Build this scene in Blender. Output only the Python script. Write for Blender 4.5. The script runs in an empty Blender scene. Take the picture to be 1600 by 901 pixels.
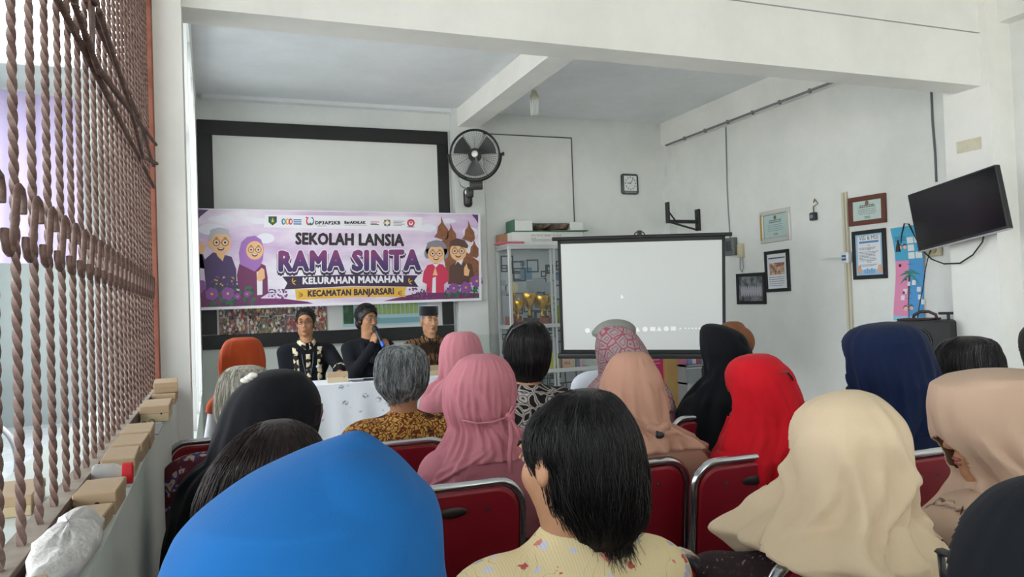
import bpy, bmesh, math, random
import numpy as np
from mathutils import Matrix, Vector

scene = bpy.context.scene
COL = scene.collection
rng = random.Random(7)

# ------------------------------------------------------------------ camera
F = 1205.0                                   # focal length in pixels of the 1600 px frame
YAW, PITCH, ROLL, EYE = math.radians(21.3), math.radians(1.35), math.radians(2.05), 1.38
_f = np.array([math.sin(YAW) * math.cos(PITCH), math.cos(YAW) * math.cos(PITCH), math.sin(PITCH)])
_r0 = np.array([math.cos(YAW), -math.sin(YAW), 0.0])
_u0 = np.cross(_r0, _f)
_R = math.cos(ROLL) * _r0 - math.sin(ROLL) * _u0
_U = math.cos(ROLL) * _u0 + math.sin(ROLL) * _r0
_C = np.array([0.0, 0.0, EYE])
cam_data = bpy.data.cameras.new('camera')
cam_data.sensor_fit = 'HORIZONTAL'
cam_data.sensor_width = 36.0
cam_data.lens = F / 1600.0 * 36.0
cam_data.clip_start = 0.02
cam_data.clip_end = 200
cam = bpy.data.objects.new('camera', cam_data)
COL.objects.link(cam)
cam.matrix_world = Matrix(((_R[0], _U[0], -_f[0], 0), (_R[1], _U[1], -_f[1], 0), (_R[2], _U[2], -_f[2], EYE), (0, 0, 0, 1)))
scene.camera = cam

# ------------------------------------------------------------------ light: overcast daylight through the open rear, the yard and an added side window
world = bpy.data.worlds.new('overcast_sky')
scene.world = world
world.use_nodes = True
_bg = world.node_tree.nodes['Background']
_bg.inputs['Color'].default_value = (0.93, 0.97, 1.0, 1)
_bg.inputs['Strength'].default_value = 5.0
_s = bpy.data.lights.new('sun', 'SUN'); _s.energy = 20.0; _s.angle = math.radians(8); _s.color = (1.0, .97, .92)     # hazy midday sun, over the hall roof
_so = bpy.data.objects.new('sun', _s); COL.objects.link(_so); _so.location = (0, 0, 20); _so.rotation_euler = Vector((-.25, .05, -.97)).to_track_quat('-Z', 'Y').to_euler()
for _n, _loc, _rot, _sz in (('daylight_rear', (1.2, -10.05, 1.15), (math.radians(90), 0, 0), (8.7, 2.3)), ('daylight_yard', (-3.25, .5, 1.98), (0, math.radians(-90), 0), (2.05, 21.0)), ('daylight_side', (-0.32, 5.76, 2.07), (0, math.radians(-90), 0), (2.5, 3.05))):
    _l = bpy.data.lights.new(_n, 'AREA'); _l.shape = 'RECTANGLE'; _l.size, _l.size_y = _sz; _l.cycles.is_portal = True    # guides sky light in through the openings
    _o = bpy.data.objects.new(_n, _l); COL.objects.link(_o); _o.location = _loc; _o.rotation_euler = _rot
scene.view_settings.view_transform = 'Standard'
scene.view_settings.look = 'None'
scene.view_settings.gamma = 1.0
scene.view_settings.exposure = 0.46
scene.view_settings.use_curve_mapping = False


# a pixel of the 1600x901 frame -> a point on a plane of the room
def ray(px, py):
    return _f + _R * ((px - 800) / F) - _U * ((py - 450.5) / F)

def atX(px, py, X):
    d = ray(px, py); return _C + d * (X / d[0])

def atY(px, py, Y):
    d = ray(px, py); return _C + d * (Y / d[1])

def atZ(px, py, Z):
    d = ray(px, py); return _C + d * ((Z - EYE) / d[2])

def atD(px, py, D):
    return _C + ray(px, py) * D

# ------------------------------------------------------------------ materials
def s2l(c):
    return c / 12.92 if c <= 0.04045 else ((c + 0.055) / 1.055) ** 2.4

def rgb(h):
    h = h.lstrip('#')
    return tuple(s2l(int(h[i:i + 2], 16) / 255) for i in (0, 2, 4)) + (1.0,)

MATS = {}

class NT:
    def __init__(s, m):
        s.t = m.node_tree; s.n = s.t.nodes; s.l = s.t.links
        s.b = s.n['Principled BSDF']
    def new(s, kind, **kw):
        n = s.n.new(kind)
        for k, v in kw.items():
            if k.startswith('_'): setattr(n, k[1:], v)
            else: n.inputs[k.replace('__', ' ')].default_value = v
        return n
    def link(s, a, b): s.l.new(a, b)
    def coord(s, kind='Object', scale=(1, 1, 1), rot=(0, 0, 0), loc=(0, 0, 0)):
        tc = s.n.new('ShaderNodeTexCoord')
        mp = s.n.new('ShaderNodeMapping')
        mp.inputs['Scale'].default_value = scale
        mp.inputs['Rotation'].default_value = rot
        mp.inputs['Location'].default_value = loc
        s.link(tc.outputs[kind], mp.inputs['Vector'])
        return mp.outputs['Vector']
    def ramp(s, fac, stops, interp='LINEAR'):
        r = s.n.new('ShaderNodeValToRGB')
        r.color_ramp.interpolation = interp
        e = r.color_ramp.elements
        while len(e) < len(stops): e.new(0.5)
        for el, (p, c) in zip(e, stops):
            el.position = p
            el.color = rgb(c) if isinstance(c, str) else c
        s.link(fac, r.inputs['Fac'])
        return r.outputs['Color']
    def mix(s, fac, a, b, mode='MIX'):
        m = s.n.new('ShaderNodeMix'); m.data_type = 'RGBA'; m.blend_type = mode
        for sock, v in ((m.inputs['Factor'], fac), (m.inputs['A'], a), (m.inputs['B'], b)):
            pass
        ins = {'f': m.inputs[0], 'a': m.inputs[6], 'b': m.inputs[7]}
        for k, v in (('f', fac), ('a', a), ('b', b)):
            if isinstance(v, str): v = rgb(v)
            if hasattr(v, 'is_linked'): s.link(v, ins[k])
            else: ins[k].default_value = v
        return m.outputs[2]
    def math(s, op, a, b=0.0):
        m = s.n.new('ShaderNodeMath'); m.operation = op
        for i, v in ((0, a), (1, b)):
            if hasattr(v, 'is_linked'): s.link(v, m.inputs[i])
            else: m.inputs[i].default_value = v
        return m.outputs[0]
    def bump(s, h, strength=0.3, dist=0.01):
        b = s.n.new('ShaderNodeBump')
        b.inputs['Strength'].default_value = strength
        b.inputs['Distance'].default_value = dist
        s.link(h, b.inputs['Height'])
        s.link(b.outputs['Normal'], s.b.inputs['Normal'])

def mat(name, col='#808080', rough=0.6, metal=0.0, var=None, bump=None, spec=0.5, sheen=0.0, fn=None, alpha=None, trans=None):
    """procedural principled material; var=(scale, amount) mottles the colour, bump=(scale, strength, distance)"""
    if name in MATS: return MATS[name]
    m = bpy.data.materials.new(name); m.use_nodes = True
    t = NT(m)
    c = rgb(col) if isinstance(col, str) else col
    t.b.inputs['Base Color'].default_value = c
    t.b.inputs['Roughness'].default_value = rough
    t.b.inputs['Metallic'].default_value = metal
    t.b.inputs['Specular IOR Level'].default_value = spec
    if sheen:
        t.b.inputs['Sheen Weight'].default_value = sheen
        t.b.inputs['Sheen Roughness'].default_value = 0.5
    if trans:
        t.b.inputs['Transmission Weight'].default_value = trans
        t.b.inputs['IOR'].default_value = 1.45
    if var:
        nz = t.new('ShaderNodeTexNoise', Scale=var[0], Detail=4.0, Roughness=0.6)
        t.link(t.coord(), nz.inputs['Vector'])
        a = var[1]
        k = t.ramp(nz.outputs['Fac'], [(0.3, (1 - a, 1 - a, 1 - a, 1)), (0.7, (1, 1, 1, 1))])
        t.link(t.mix(1.0, c, k, 'MULTIPLY'), t.b.inputs['Base Color'])
    if bump:
        nz = t.new('ShaderNodeTexNoise', Scale=bump[0], Detail=3.0)
        t.link(t.coord(), nz.inputs['Vector'])
        t.bump(nz.outputs['Fac'], bump[1], bump[2])
    if fn: fn(t, c)
    if alpha is not None: t.b.inputs['Alpha'].default_value = alpha
    MATS[name] = m
    return m

# ------------------------------------------------------------------ mesh builder
class MB:
    def __init__(s):
        s.v = []; s.f = []; s.mi = []; s.m = 0
    def raw(s, verts, faces):
        o = len(s.v)
        s.v.extend([tuple(map(float, p)) for p in verts])
        for f in faces:
            s.f.append(tuple(int(i) + o for i in f)); s.mi.append(s.m)
        return s
    def box(s, lo, hi, mx=None):
        x0, y0, z0 = lo; x1, y1, z1 = hi
        v = [(x0, y0, z0), (x1, y0, z0), (x1, y1, z0), (x0, y1, z0), (x0, y0, z1), (x1, y0, z1), (x1, y1, z1), (x0, y1, z1)]
        if mx is not None: v = [tuple(mx @ Vector(p)) for p in v]
        return s.raw(v, [(3, 2, 1, 0), (4, 5, 6, 7), (0, 1, 5, 4), (1, 2, 6, 5), (2, 3, 7, 6), (3, 0, 4, 7)])
    def bbox(s, lo, hi, b=0.01, seg=1, mx=None):
        bm = bmesh.new()
        bmesh.ops.create_cube(bm, size=1.0)
        for q in bm.verts:
            q.co = Vector([lo[i] + (q.co[i] + 0.5) * (hi[i] - lo[i]) for i in range(3)])
        bmesh.ops.bevel(bm, geom=bm.edges[:], offset=b, segments=seg, profile=0.5, affect='EDGES')
        s.bm(bm, mx); bm.free()
        return s
    def bm(s, bm, mx=None):
        bm.verts.index_update()
        s.raw([tuple(mx @ q.co) if mx is not None else tuple(q.co) for q in bm.verts], [[q.index for q in f.verts] for f in bm.faces])
    def tube(s, pts, r, n=8, closed=False, cap=True, twist=0.0, flat=None):
        P = [Vector(p) for p in pts]; k = len(P)
        rr = list(r) if hasattr(r, '__len__') else [r] * k
        up = None; rings = []
        for i in range(k):
            a = P[(i - 1) % k] if (closed or i > 0) else P[i]
            b = P[(i + 1) % k] if (closed or i < k - 1) else P[i]
            t = (b - a).normalized() if (b - a).length > 1e-9 else Vector((0, 0, 1))
            if up is None:
                up = Vector((0, 0, 1)) if abs(t.z) < 0.9 else Vector((0, 1, 0))
            x = t.cross(up)
            x = x.normalized() if x.length > 1e-6 else Vector((1, 0, 0))
            y = x.cross(t).normalized(); up = y
            ring = []
            for j in range(n):
                an = 2 * math.pi * j / n + twist * i + (math.pi / 4 if n == 4 else 0)
                fx, fy = (flat if flat else (1, 1))
                ring.append(P[i] + x * (math.cos(an) * rr[i] * fx) + y * (math.sin(an) * rr[i] * fy))
            rings.append(ring)
        v = [q for ring in rings for q in ring]; f = []
        for i in range(k - 1 + (1 if closed else 0)):
            i2 = (i + 1) % k
            for j in range(n):
                j2 = (j + 1) % n
                f.append((i * n + j, i * n + j2, i2 * n + j2, i2 * n + j))
        if cap and not closed:
            f.append(tuple(range(n))[::-1]); f.append(tuple((k - 1) * n + j for j in range(n)))
        return s.raw(v, f)
    def lathe(s, prof, n=24, mx=None, a0=0.0, a1=2 * math.pi):
        full = abs(a1 - a0 - 2 * math.pi) < 1e-6
        m = n if full else n + 1
        v = []; f = []
        for (r, z) in prof:
            for j in range(m):
                an = a0 + (a1 - a0) * j / n
                q = Vector((r * math.cos(an), r * math.sin(an), z))
                v.append(mx @ q if mx is not None else q)
        for i in range(len(prof) - 1):
            for j in range(n):
                j2 = (j + 1) % m
                f.append((i * m + j, i * m + j2, (i + 1) * m + j2, (i + 1) * m + j))
        return s.raw(v, f)
    def ball(s, c, r, n=12, mx=None):
        rx, ry, rz = r if hasattr(r, '__len__') else (r, r, r)
        k = max(6, n * 2 // 3); v = []; f = []
        for i in range(k + 1):
            a = math.pi * i / k
            for j in range(n):
                b = 2 * math.pi * j / n
                q = Vector((c[0] + rx * math.sin(a) * math.cos(b), c[1] + ry * math.sin(a) * math.sin(b), c[2] - rz * math.cos(a)))
                v.append(mx @ q if mx is not None else q)
        for i in range(k):
            for j in range(n):
                j2 = (j + 1) % n
                f.append((i * n + j, i * n + j2, (i + 1) * n + j2, (i + 1) * n + j))
        return s.raw(v, f)
    def prism(s, poly, d0, d1, mx=None):
        """polygon in local x,z extruded along local y from d0 to d1"""
        n = len(poly)
        v = [Vector((p[0], d0, p[1])) for p in poly] + [Vector((p[0], d1, p[1])) for p in poly]
        if mx is not None: v = [mx @ q for q in v]
        f = [tuple(range(n)), tuple(range(2 * n - 1, n - 1, -1))]
        for i in range(n):
            j = (i + 1) % n
            f.append((i + n, j + n, j, i))
        return s.raw(v, f)
    def grid(s, rows, closed=False):
        k = len(rows); n = len(rows[0]); f = []
        for i in range(k - 1):
            for j in range(n if closed else n - 1):
                j2 = (j + 1) % n
                f.append((i * n + j, i * n + j2, (i + 1) * n + j2, (i + 1) * n + j))
        return s.raw([p for r in rows for p in r], f)
    def mesh(s, name, m, smooth=None):
        me = bpy.data.meshes.new(name)
        me.from_pydata(s.v, [], s.f)
        ms = m if isinstance(m, (list, tuple)) else [m]
        for q in ms: me.materials.append(q)
        if len(ms) > 1: me.polygons.foreach_set('material_index', s.mi)
        if smooth:
            me.polygons.foreach_set('use_smooth', [True] * len(me.polygons))
            if smooth is not True: me.set_sharp_from_angle(angle=math.radians(smooth))
        me.update()
        return me
    def build(s, name, m, parent=None, smooth=None, fix=False, mx=None):
        me = s.mesh(name, m, smooth)
        if fix:
            b = bmesh.new(); b.from_mesh(me)
            bmesh.ops.recalc_face_normals(b, faces=b.faces); b.to_mesh(me); b.free()
        o = bpy.data.objects.new(name, me)
        COL.objects.link(o)
        if parent is not None: o.parent = parent
        if mx is not None: o.matrix_local = mx
        return o

def tag(o, label=None, cat=None, group=None, kind=None):
    if label: o['label'] = label
    if cat: o['category'] = cat
    if group: o['group'] = group
    if kind: o['kind'] = kind
    return o

def struct(o, label=None):
    o['kind'] = 'structure'
    if label: o['label'] = label
    return o

def thing(name, label, cat, mx=None, group=None):
    o = bpy.data.objects.new(name, None)
    o.empty_display_size = 0.1
    COL.objects.link(o)
    if mx is not None: o.matrix_world = mx
    return tag(o, label, cat, group)

def copy_tree(o, parent=None):
    c = o.copy(); COL.objects.link(c); c.parent = parent
    if parent is not None: c.matrix_local = o.matrix_local.copy()
    for ch in list(o.children): copy_tree(ch, c)
    return c

def T(x, y, z): return Matrix.Translation((x, y, z))
def RZ(a): return Matrix.Rotation(a, 4, 'Z')
def RX(a): return Matrix.Rotation(a, 4, 'X')
def RY(a): return Matrix.Rotation(a, 4, 'Y')

def frame(o, x, z):
    """local axes: x to the right, z up, -y towards the viewer"""
    x = Vector(x).normalized(); z = Vector(z); z = (z - x * z.dot(x)).normalized(); y = z.cross(x)
    return Matrix(((x.x, y.x, z.x, o[0]), (x.y, y.y, z.y, o[1]), (x.z, y.z, z.z, o[2]), (0, 0, 0, 1)))

_txt = {}; _capk = None
def text2d(s, bold=0.0, sp=1.0):
    """flat triangulated lettering, returned as (vertices normalised to cap height 1, faces, width)"""
    key = (s, bold, sp)
    if key in _txt: return _txt[key]
    c = bpy.data.curves.new('t', 'FONT'); c.body = s; c.offset = bold; c.space_character = sp; c.resolution_u = 2
    o = bpy.data.objects.new('t', c); COL.objects.link(o)
    dg = bpy.context.evaluated_depsgraph_get()
    me = bpy.data.meshes.new_from_object(o.evaluated_get(dg))
    v = [(q.co.x, q.co.y) for q in me.vertices]; f = [tuple(p.vertices) for p in me.polygons]
    bpy.data.objects.remove(o); bpy.data.curves.remove(c); bpy.data.meshes.remove(me)
    x0 = min(q[0] for q in v); x1 = max(q[0] for q in v)
    y0 = min(q[1] for q in v); y1 = max(q[1] for q in v)
    global _capk
    if _capk is None: _capk = 1.0 if s == 'H' else 0.0
    if s == 'H' and _capk == 1.0: _capk = 1.0 / (y1 - y0)
    if not _capk:
        _capk = None; text2d('H')
    k = _capk
    _txt[key] = ([((q[0] - x0) * k, q[1] * k) for q in v], f, (x1 - x0) * k)
    return _txt[key]
# ================================================================== materials of the room
def _paint(t, c):
    nz = t.new('ShaderNodeTexNoise', Scale=1.3, Detail=6.0, Roughness=0.65)
    t.link(t.coord(), nz.inputs['Vector'])
    k = t.ramp(nz.outputs['Fac'], [(0.3, '#f1f2f1'), (0.62, '#ffffff')])
    base = t.mix(1.0, c, k, 'MULTIPLY')
    # scuffs with shapes of their own
    n2 = t.new('ShaderNodeTexNoise', Scale=9.0, Detail=5.0, Roughness=0.7)
    t.link(t.coord(loc=(3, 1, 2)), n2.inputs['Vector'])
    sc = t.ramp(n2.outputs['Fac'], [(0.70, (0, 0, 0, 1)), (0.76, (0.35, 0.35, 0.35, 1))])
    base = t.mix(sc, base, '#a9aca8')
    t.link(base, t.b.inputs['Base Color'])
    t.bump(nz.outputs['Fac'], 0.06, 0.02)

def _paint_dado(t, c):
    _paint(t, c)
    src = t.b.inputs['Base Color'].links[0].from_socket
    g = t.n.new('ShaderNodeNewGeometry'); sx = t.n.new('ShaderNodeSeparateXYZ')
    t.link(g.outputs['Position'], sx.inputs[0])
    k = t.math('LESS_THAN', sx.outputs['Z'], 1.075)
    t.link(t.mix(k, src, t.mix(1.0, src, '#ecf1ed', 'MULTIPLY')), t.b.inputs['Base Color'])

M_WALL = mat('painted_wall', '#e9ebe8', 0.75, fn=_paint)
M_WALLD = mat('painted_wall_with_dado', '#e6e9e7', 0.75, fn=_paint_dado)
M_CEIL = mat('painted_ceiling', '#eef2f5', 0.85, fn=_paint)
M_BEAM = mat('painted_beam', '#efefeb', 0.75, fn=_paint)
M_BLACK = mat('black_paint', '#17181b', 0.5, var=(6, .2))
M_DARK = mat('dark_plastic', '#1b1c1e', 0.42)
M_WHITE = mat('white_plastic', '#e8e9e6', 0.4)
M_CABLE = mat('cable_black', '#1c1c1d', 0.5)
M_CABLEG = mat('cable_grey', '#8c9294', 0.6)

def _tile(t, c):
    b = t.new('ShaderNodeTexBrick', Scale=1.0, Mortar__Size=0.006)
    b.offset = 0.0
    b.inputs['Brick Width'].default_value = 0.4; b.inputs['Row Height'].default_value = 0.4
    b.inputs['Color1'].default_value = rgb('#e9e6de'); b.inputs['Color2'].default_value = rgb('#e4e1d9'); b.inputs['Mortar'].default_value = rgb('#8d8a84')
    t.link(t.coord(), b.inputs['Vector']); t.link(b.outputs['Color'], t.b.inputs['Base Color'])
M_TILE = mat('floor_tile', '#d2cec4', 0.35, fn=_tile)
M_CONC = mat('worn_concrete', '#9a9ea1', 0.85, var=(2.5, .25), bump=(30, .2, .01))
def _rust(t, c):
    nz = t.new('ShaderNodeTexNoise', Scale=35.0, Detail=5.0, Roughness=0.7)
    t.link(t.coord(), nz.inputs['Vector'])
    t.link(t.ramp(nz.outputs['Fac'], [(0.3, '#4b342e'), (0.5, '#6a4f47'), (0.66, '#7d6a60')]), t.b.inputs['Base Color'])
    t.bump(nz.outputs['Fac'], 0.3, 0.002)
M_RUST = mat('brown_painted_iron', '#5d463f', 0.62, fn=_rust)
def _rustred(t, c):
    nz = t.new('ShaderNodeTexNoise', Scale=12.0, Detail=5.0)
    t.link(t.coord(), nz.inputs['Vector'])
    t.link(t.ramp(nz.outputs['Fac'], [(0.3, '#7a4334'), (0.6, '#955a48')]), t.b.inputs['Base Color'])
M_RUSTR = mat('red_brown_iron', '#8a5140', 0.7, fn=_rustred)

XL, XR, YB, ZC = -0.10, 5.50, 8.40, 3.64      # left wall face, right wall face, back wall face, ceiling
YF = -10.0                                     # the hall is open behind the photographer

def sbox(name, lo, hi, m, label=None, b=0.0):
    q = MB()
    q.bbox(lo, hi, b) if b else q.box(lo, hi)
    return struct(q.build(name, m), label)

# ------------------------------------------------------------------ shell
sbox('floor', (-0.4, YF, -0.12), (XR + .2, YB + .2, 0), M_TILE, 'pale tiled floor of the meeting hall')
sbox('wall_back', (-0.4, YB, 0), (XR + .2, YB + .15, ZC + .1), M_WALLD, 'white back wall with a greenish dado')
sbox('wall_right', (XR, YF, 0), (XR + .15, YB, ZC + .1), M_WALL, 'white right wall with pictures and cables')
WZ0, WZ1, WY0, WY1 = .70, 3.36, 4.18, 7.75  # window opening added to bring daylight into the back bay
q = MB(); q.box((-0.30, 4.06, 0), (XL, YB, WZ0)); q.box((-0.30, 4.06, WZ1), (XL, YB, ZC)); q.box((-0.30, 4.06, WZ0), (XL, WY0, WZ1)); q.box((-0.30, WY1, WZ0), (XL, YB, WZ1))
struct(q.build('wall_left', M_WALLD), 'white left wall with an added wide window beyond the column')
q = MB()
for k in range(5): y = WY0 + (WY1 - WY0 - .05) * k / 4; q.box((-0.28, y, WZ0), (XL - .002, y + .045, WZ1))  # mullions made deep to block glare from the added window
for z in (WZ0, 2.45, WZ1 - .05): q.box((-0.25, WY0, z), (-0.20, WY1, z + .05))
struct(q.build('window_2', mat('window_white2', '#dfe2e0', .5)), 'added white framed side window beyond the column')
sbox('ceiling', (-0.4, YF, ZC), (XR + .2, YB + .2, ZC + .12), M_CEIL, 'grey white concrete ceiling')
sbox('trim_1', (-0.246, 3.86, 0), (XL, 4.06, ZC), M_BEAM, 'white column at the end of the iron grille')
fb = sbox('trim_2', (XL, 3.94, 2.862), (XR, 4.16, ZC), M_BEAM, 'deep white beam crossing the hall')
q = MB(); q.box((XL, 3.934, 3.247), (5.26, 3.94, 3.253)); q.build('plaster_seam', mat('seam_grey', '#9ea19f', .8), fb)
sbox('trim_3', (2.64, 4.16, 3.43), (2.88, YB, ZC), M_BEAM, 'white ceiling beam running to the back wall')
sbox('trim_4', (5.38, 4.16, 3.345), (XR, YB, ZC), M_BEAM, 'white beam along the top of the right wall')
sbox('trim_5', (2.58, YB - .12, 0), (2.93, YB, ZC), M_WALLD, 'white pilaster behind the wall fan')
sbox('trim_6', (5.40, YB - .10, 0), (XR, YB, ZC), M_WALLD, 'narrow white corner pilaster')
sbox('trim_7', (5.26, 3.88, 0), (XR, 4.26, ZC), M_BEAM, 'white pillar beside the television')
sbox('trim_8', (5.38, YF, 3.32), (XR, 3.88, ZC), M_BEAM, 'white beam over the right wall near the viewer')
sbox('trim_9', (-0.30, 4.06, 3.38), (XL + .004, YB, ZC), M_BEAM, 'white beam over the left wall')
sbox('trim_10', (-0.05, YB - .1, 3.60), (2.64, YB, ZC), M_CEIL, 'plaster cornice over the black framed board')
# parapet that carries the grille
sbox('trim_11', (-0.42, YF, 0), (-0.156, 3.86, 1.052), M_WALLD, 'low white parapet with a sill under the grille')
sbox('trim_12', (-0.40, YF, 3.3), (-0.16, 3.86, ZC), M_BEAM, 'lintel above the grille')

# ------------------------------------------------------------------ wrought iron grille: each bar its own part
GX = -0.243
gr = thing('window_grille', 'rusty brown iron window grille of twisted vertical bars along the left', 'grille', T(GX, 0, 0))
def twisted(z0, z1, r, pitch):
    n = int((z1 - z0) / pitch * 12)
    return MB().tube([(0, 0, z0 + (z1 - z0) * i / n) for i in range(n + 1)], r, 4, twist=2 * math.pi / 12)
barmesh = twisted(1.085, 3.3, 0.0064, 0.09).mesh('bar', M_RUST, 50)
ys = [0.52 + 0.1135 * i for i in range(30)]
for y in ys:
    if y > 3.72: break
    o = bpy.data.objects.new('bar', barmesh); COL.objects.link(o); o.parent = gr
    o.location = (0, y, 0); o.rotation_euler = (0, 0, rng.uniform(0, 1.5))
# scroll band between the bars
_pts = [(.050, .012), (.052, .030), (.042, .044), (.028, .046), (.016, .034), (.008, .012), (-.004, -.016), (-.014, -.036), (-.028, -.047), (-.044, -.044), (-.053, -.030), (-.050, -.012)]
_sp = []
for i_ in range(len(_pts) - 1):
    for k_ in range(3): _sp.append((0.011, _pts[i_][0] + (_pts[i_ + 1][0] - _pts[i_][0]) * k_ / 3, _pts[i_][1] + (_pts[i_ + 1][1] - _pts[i_][1]) * k_ / 3))
sm = MB().tube(_sp, .005, 6)
scm = sm.mesh('scroll', M_RUST, 60)
for i, y in enumerate(ys[:-2]):
    o = bpy.data.objects.new('scroll', scm); COL.objects.link(o); o.parent = gr
    o.location = (0, y + 0.057, 1.515)
# the lozenge band of twisted diagonals
def diag(p0, p1, off, r=0.0072):
    a = Vector((off, p0[0], p0[1])); b = Vector((off, p1[0], p1[1])); n = int((b - a).length / 0.0055)
    MB().tube([a.lerp(b, i / n) for i in range(n + 1)], r, 4, twist=2 * math.pi / 10).build('diagonal_bar', M_RUST, gr, 50)
for p0, p1, off in [((0.5, 1.90), (3.74, 1.965), .017), ((1.53, 1.945), (1.85, 1.915), .030), ((1.83, 1.918), (3.74, 2.155), .030),
                    ((1.78, 2.045), (3.0, 2.10), .017), ((2.97, 2.10), (3.74, 2.06), .017), ((1.85, 2.05), (2.40, 2.02), .032),
                    ((2.38, 2.03), (2.97, 1.945), .032), ((2.97, 1.95), (3.74, 2.07), .032), ((0.5, 2.05), (1.55, 1.945), .030), ((0.5, 1.965), (1.80, 2.045), .032)]:
    diag(p0, p1, off)
for (y, z) in ((1.80, 2.02), (3.0, 2.02)):      # flat leaf shaped plates
    q = MB(); pl = [(math.sin(math.pi * t) * .035 * (1 if s else -1), (t - .5) * .19) for s in (0, 1) for t in ([i / 10 for i in range(11)] if s == 0 else [1 - i / 10 for i in range(1, 10)])]
    q.raw([(0.022, y + a, z + b) for a, b in pl] + [(0.027, y + a, z + b) for a, b in pl],
          [tuple(range(len(pl))), tuple(range(2 * len(pl) - 1, len(pl) - 1, -1))] + [(i, (i + 1) % len(pl), (i + 1) % len(pl) + len(pl), i + len(pl)) for i in range(len(pl))])
    q.build('leaf_plate', M_RUST, gr, fix=True)
MB().bbox((-.024, YF + .1, 1.055), (0.018, 3.84, 1.085), .003).build('bottom_rail', mat('dusty_brown_iron', '#5a4038', .75, var=(8, .3)), gr)
q = MB(); q.box((-.022, YF + .1, 1.085), (0.015, 3.83, 1.087)); q.build('rail_dust', mat('dust', '#a79a8c', .95, var=(20, .35)), gr)
MB().bbox((-.02, 3.79, 1.085), (0.02, 3.858, 3.3), .003).build('end_stile', M_RUSTR, gr)

# ------------------------------------------------------------------ covered yard seen through the grille
sbox('wall_rear_added', (-3.2, YF - .15, 2.2), (XR + .2, YF, ZC + .1), M_WALL, 'added unseen white wall lowering the rear opening')  # added out of view to cut the daylight from behind
sbox('ground', (-40, -60, -.4), (40, 60, -.13), mat('pale_ground', '#b9b6ae', .9, var=(.4, .15)), 'pale ground outside the building')
sbox('floor_yard', (-9, YF, -0.1), (-0.42, 12.2, 0.02), M_CONC, 'grey concrete floor outside the grille')
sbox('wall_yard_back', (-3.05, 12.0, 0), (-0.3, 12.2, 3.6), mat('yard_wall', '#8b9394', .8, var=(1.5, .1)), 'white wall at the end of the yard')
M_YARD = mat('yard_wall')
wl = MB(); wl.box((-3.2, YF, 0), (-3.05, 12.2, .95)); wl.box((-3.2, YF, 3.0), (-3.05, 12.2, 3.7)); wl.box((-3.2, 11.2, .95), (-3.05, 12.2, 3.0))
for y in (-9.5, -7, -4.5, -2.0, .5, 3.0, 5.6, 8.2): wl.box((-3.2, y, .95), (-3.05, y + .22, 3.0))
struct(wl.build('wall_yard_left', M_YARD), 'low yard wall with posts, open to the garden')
for n_, (ya, yb) in enumerate(((8.42, 11.2), (5.82, 8.2))):
    wf = MB()
    for k in range(4): y = ya + (yb - ya - .05) * k / 3; wf.box((-3.16, y, .95), (-3.09, y + .05, 2.1))
    for z in (.95, 1.5, 2.05): wf.box((-3.16, ya, z), (-3.09, yb, z + .05))
    w1 = struct(wf.build('window_%d' % (n_ * 2 + 1), mat('window_white', '#e4e6e6', .5)), 'white window frame in the yard wall, %s one' % ('far' if n_ == 0 else 'near'))
    MB().box((-3.13, ya + .02, .98), (-3.12, yb - .02, 2.08)).build('pane', mat('window_glass', '#f4faf8', .05, alpha=.12), w1)
sbox('ceiling_yard_added', (-3.2, YF, 3.6), (-0.3, 4.2, 3.7), M_YARD, 'added unseen pale roof slab over the near yard')  # unseen slab, added to keep sky light off the near hall
sbox('ceiling_yard_far', (-3.2, 7.6, 3.6), (-0.3, 12.2, 3.7), M_YARD, 'pale roof slab over the far yard, shaped to leave a light gap')  # stops short of the near slab; the gap is shaped to light the back bay
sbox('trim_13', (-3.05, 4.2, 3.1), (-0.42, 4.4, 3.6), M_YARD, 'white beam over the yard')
def cloth_sheet(name, label, cat, p0, p1, z0, z1, m, amp=.02, nw=5):
    rows = []
    for k in (0, 1):
        for i in range(2):
            pass
    n = 40; a = Vector(p0); b = Vector(p1); nn = Vector((-(b - a).y, (b - a).x, 0)).normalized()
    q = MB()
    for off in (0, .004):
        q.grid([[a.lerp(b, i / n) + nn * (amp * math.sin(nw * 2 * math.pi * i / n) * (1 - .4 * k) + off) + Vector((0, 0, z0 + (z1 - z0) * k)) for i in range(n + 1)] for k in (0, .33, .66, 1)])
    return tag(q.build(name, m, smooth=True), label, cat)
cloth_sheet('hanging_cloth', 'pale lavender cloth hung high behind the grille, the wider of two', 'cloth', (-1.95, 8.3, 0), (-1.15, 8.6, 0), 1.95, 3.58, mat('lavender_cloth', '#ab9fc0', .8), .02, 4)
cloth_sheet('hanging_cloth', 'bluish white cloth hung high at the far left behind the grille', 'cloth', (-2.45, 8.1, 0), (-2.02, 8.2, 0), 2.45, 3.58, mat('bluewhite_cloth', '#aab2c9', .8), .01, 3)
q = MB(); q.bbox((-2.75, 8.6, 1.85), (-2.05, 8.66, 2.6), .006); q.box((-2.7, 8.59, 1.9), (-2.1, 8.6, 2.55))
tag(q.build('notice_board', mat('dark_green_board', '#2f3a3b', .6)), 'dark grey green board hanging behind the grille', 'board')
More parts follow.
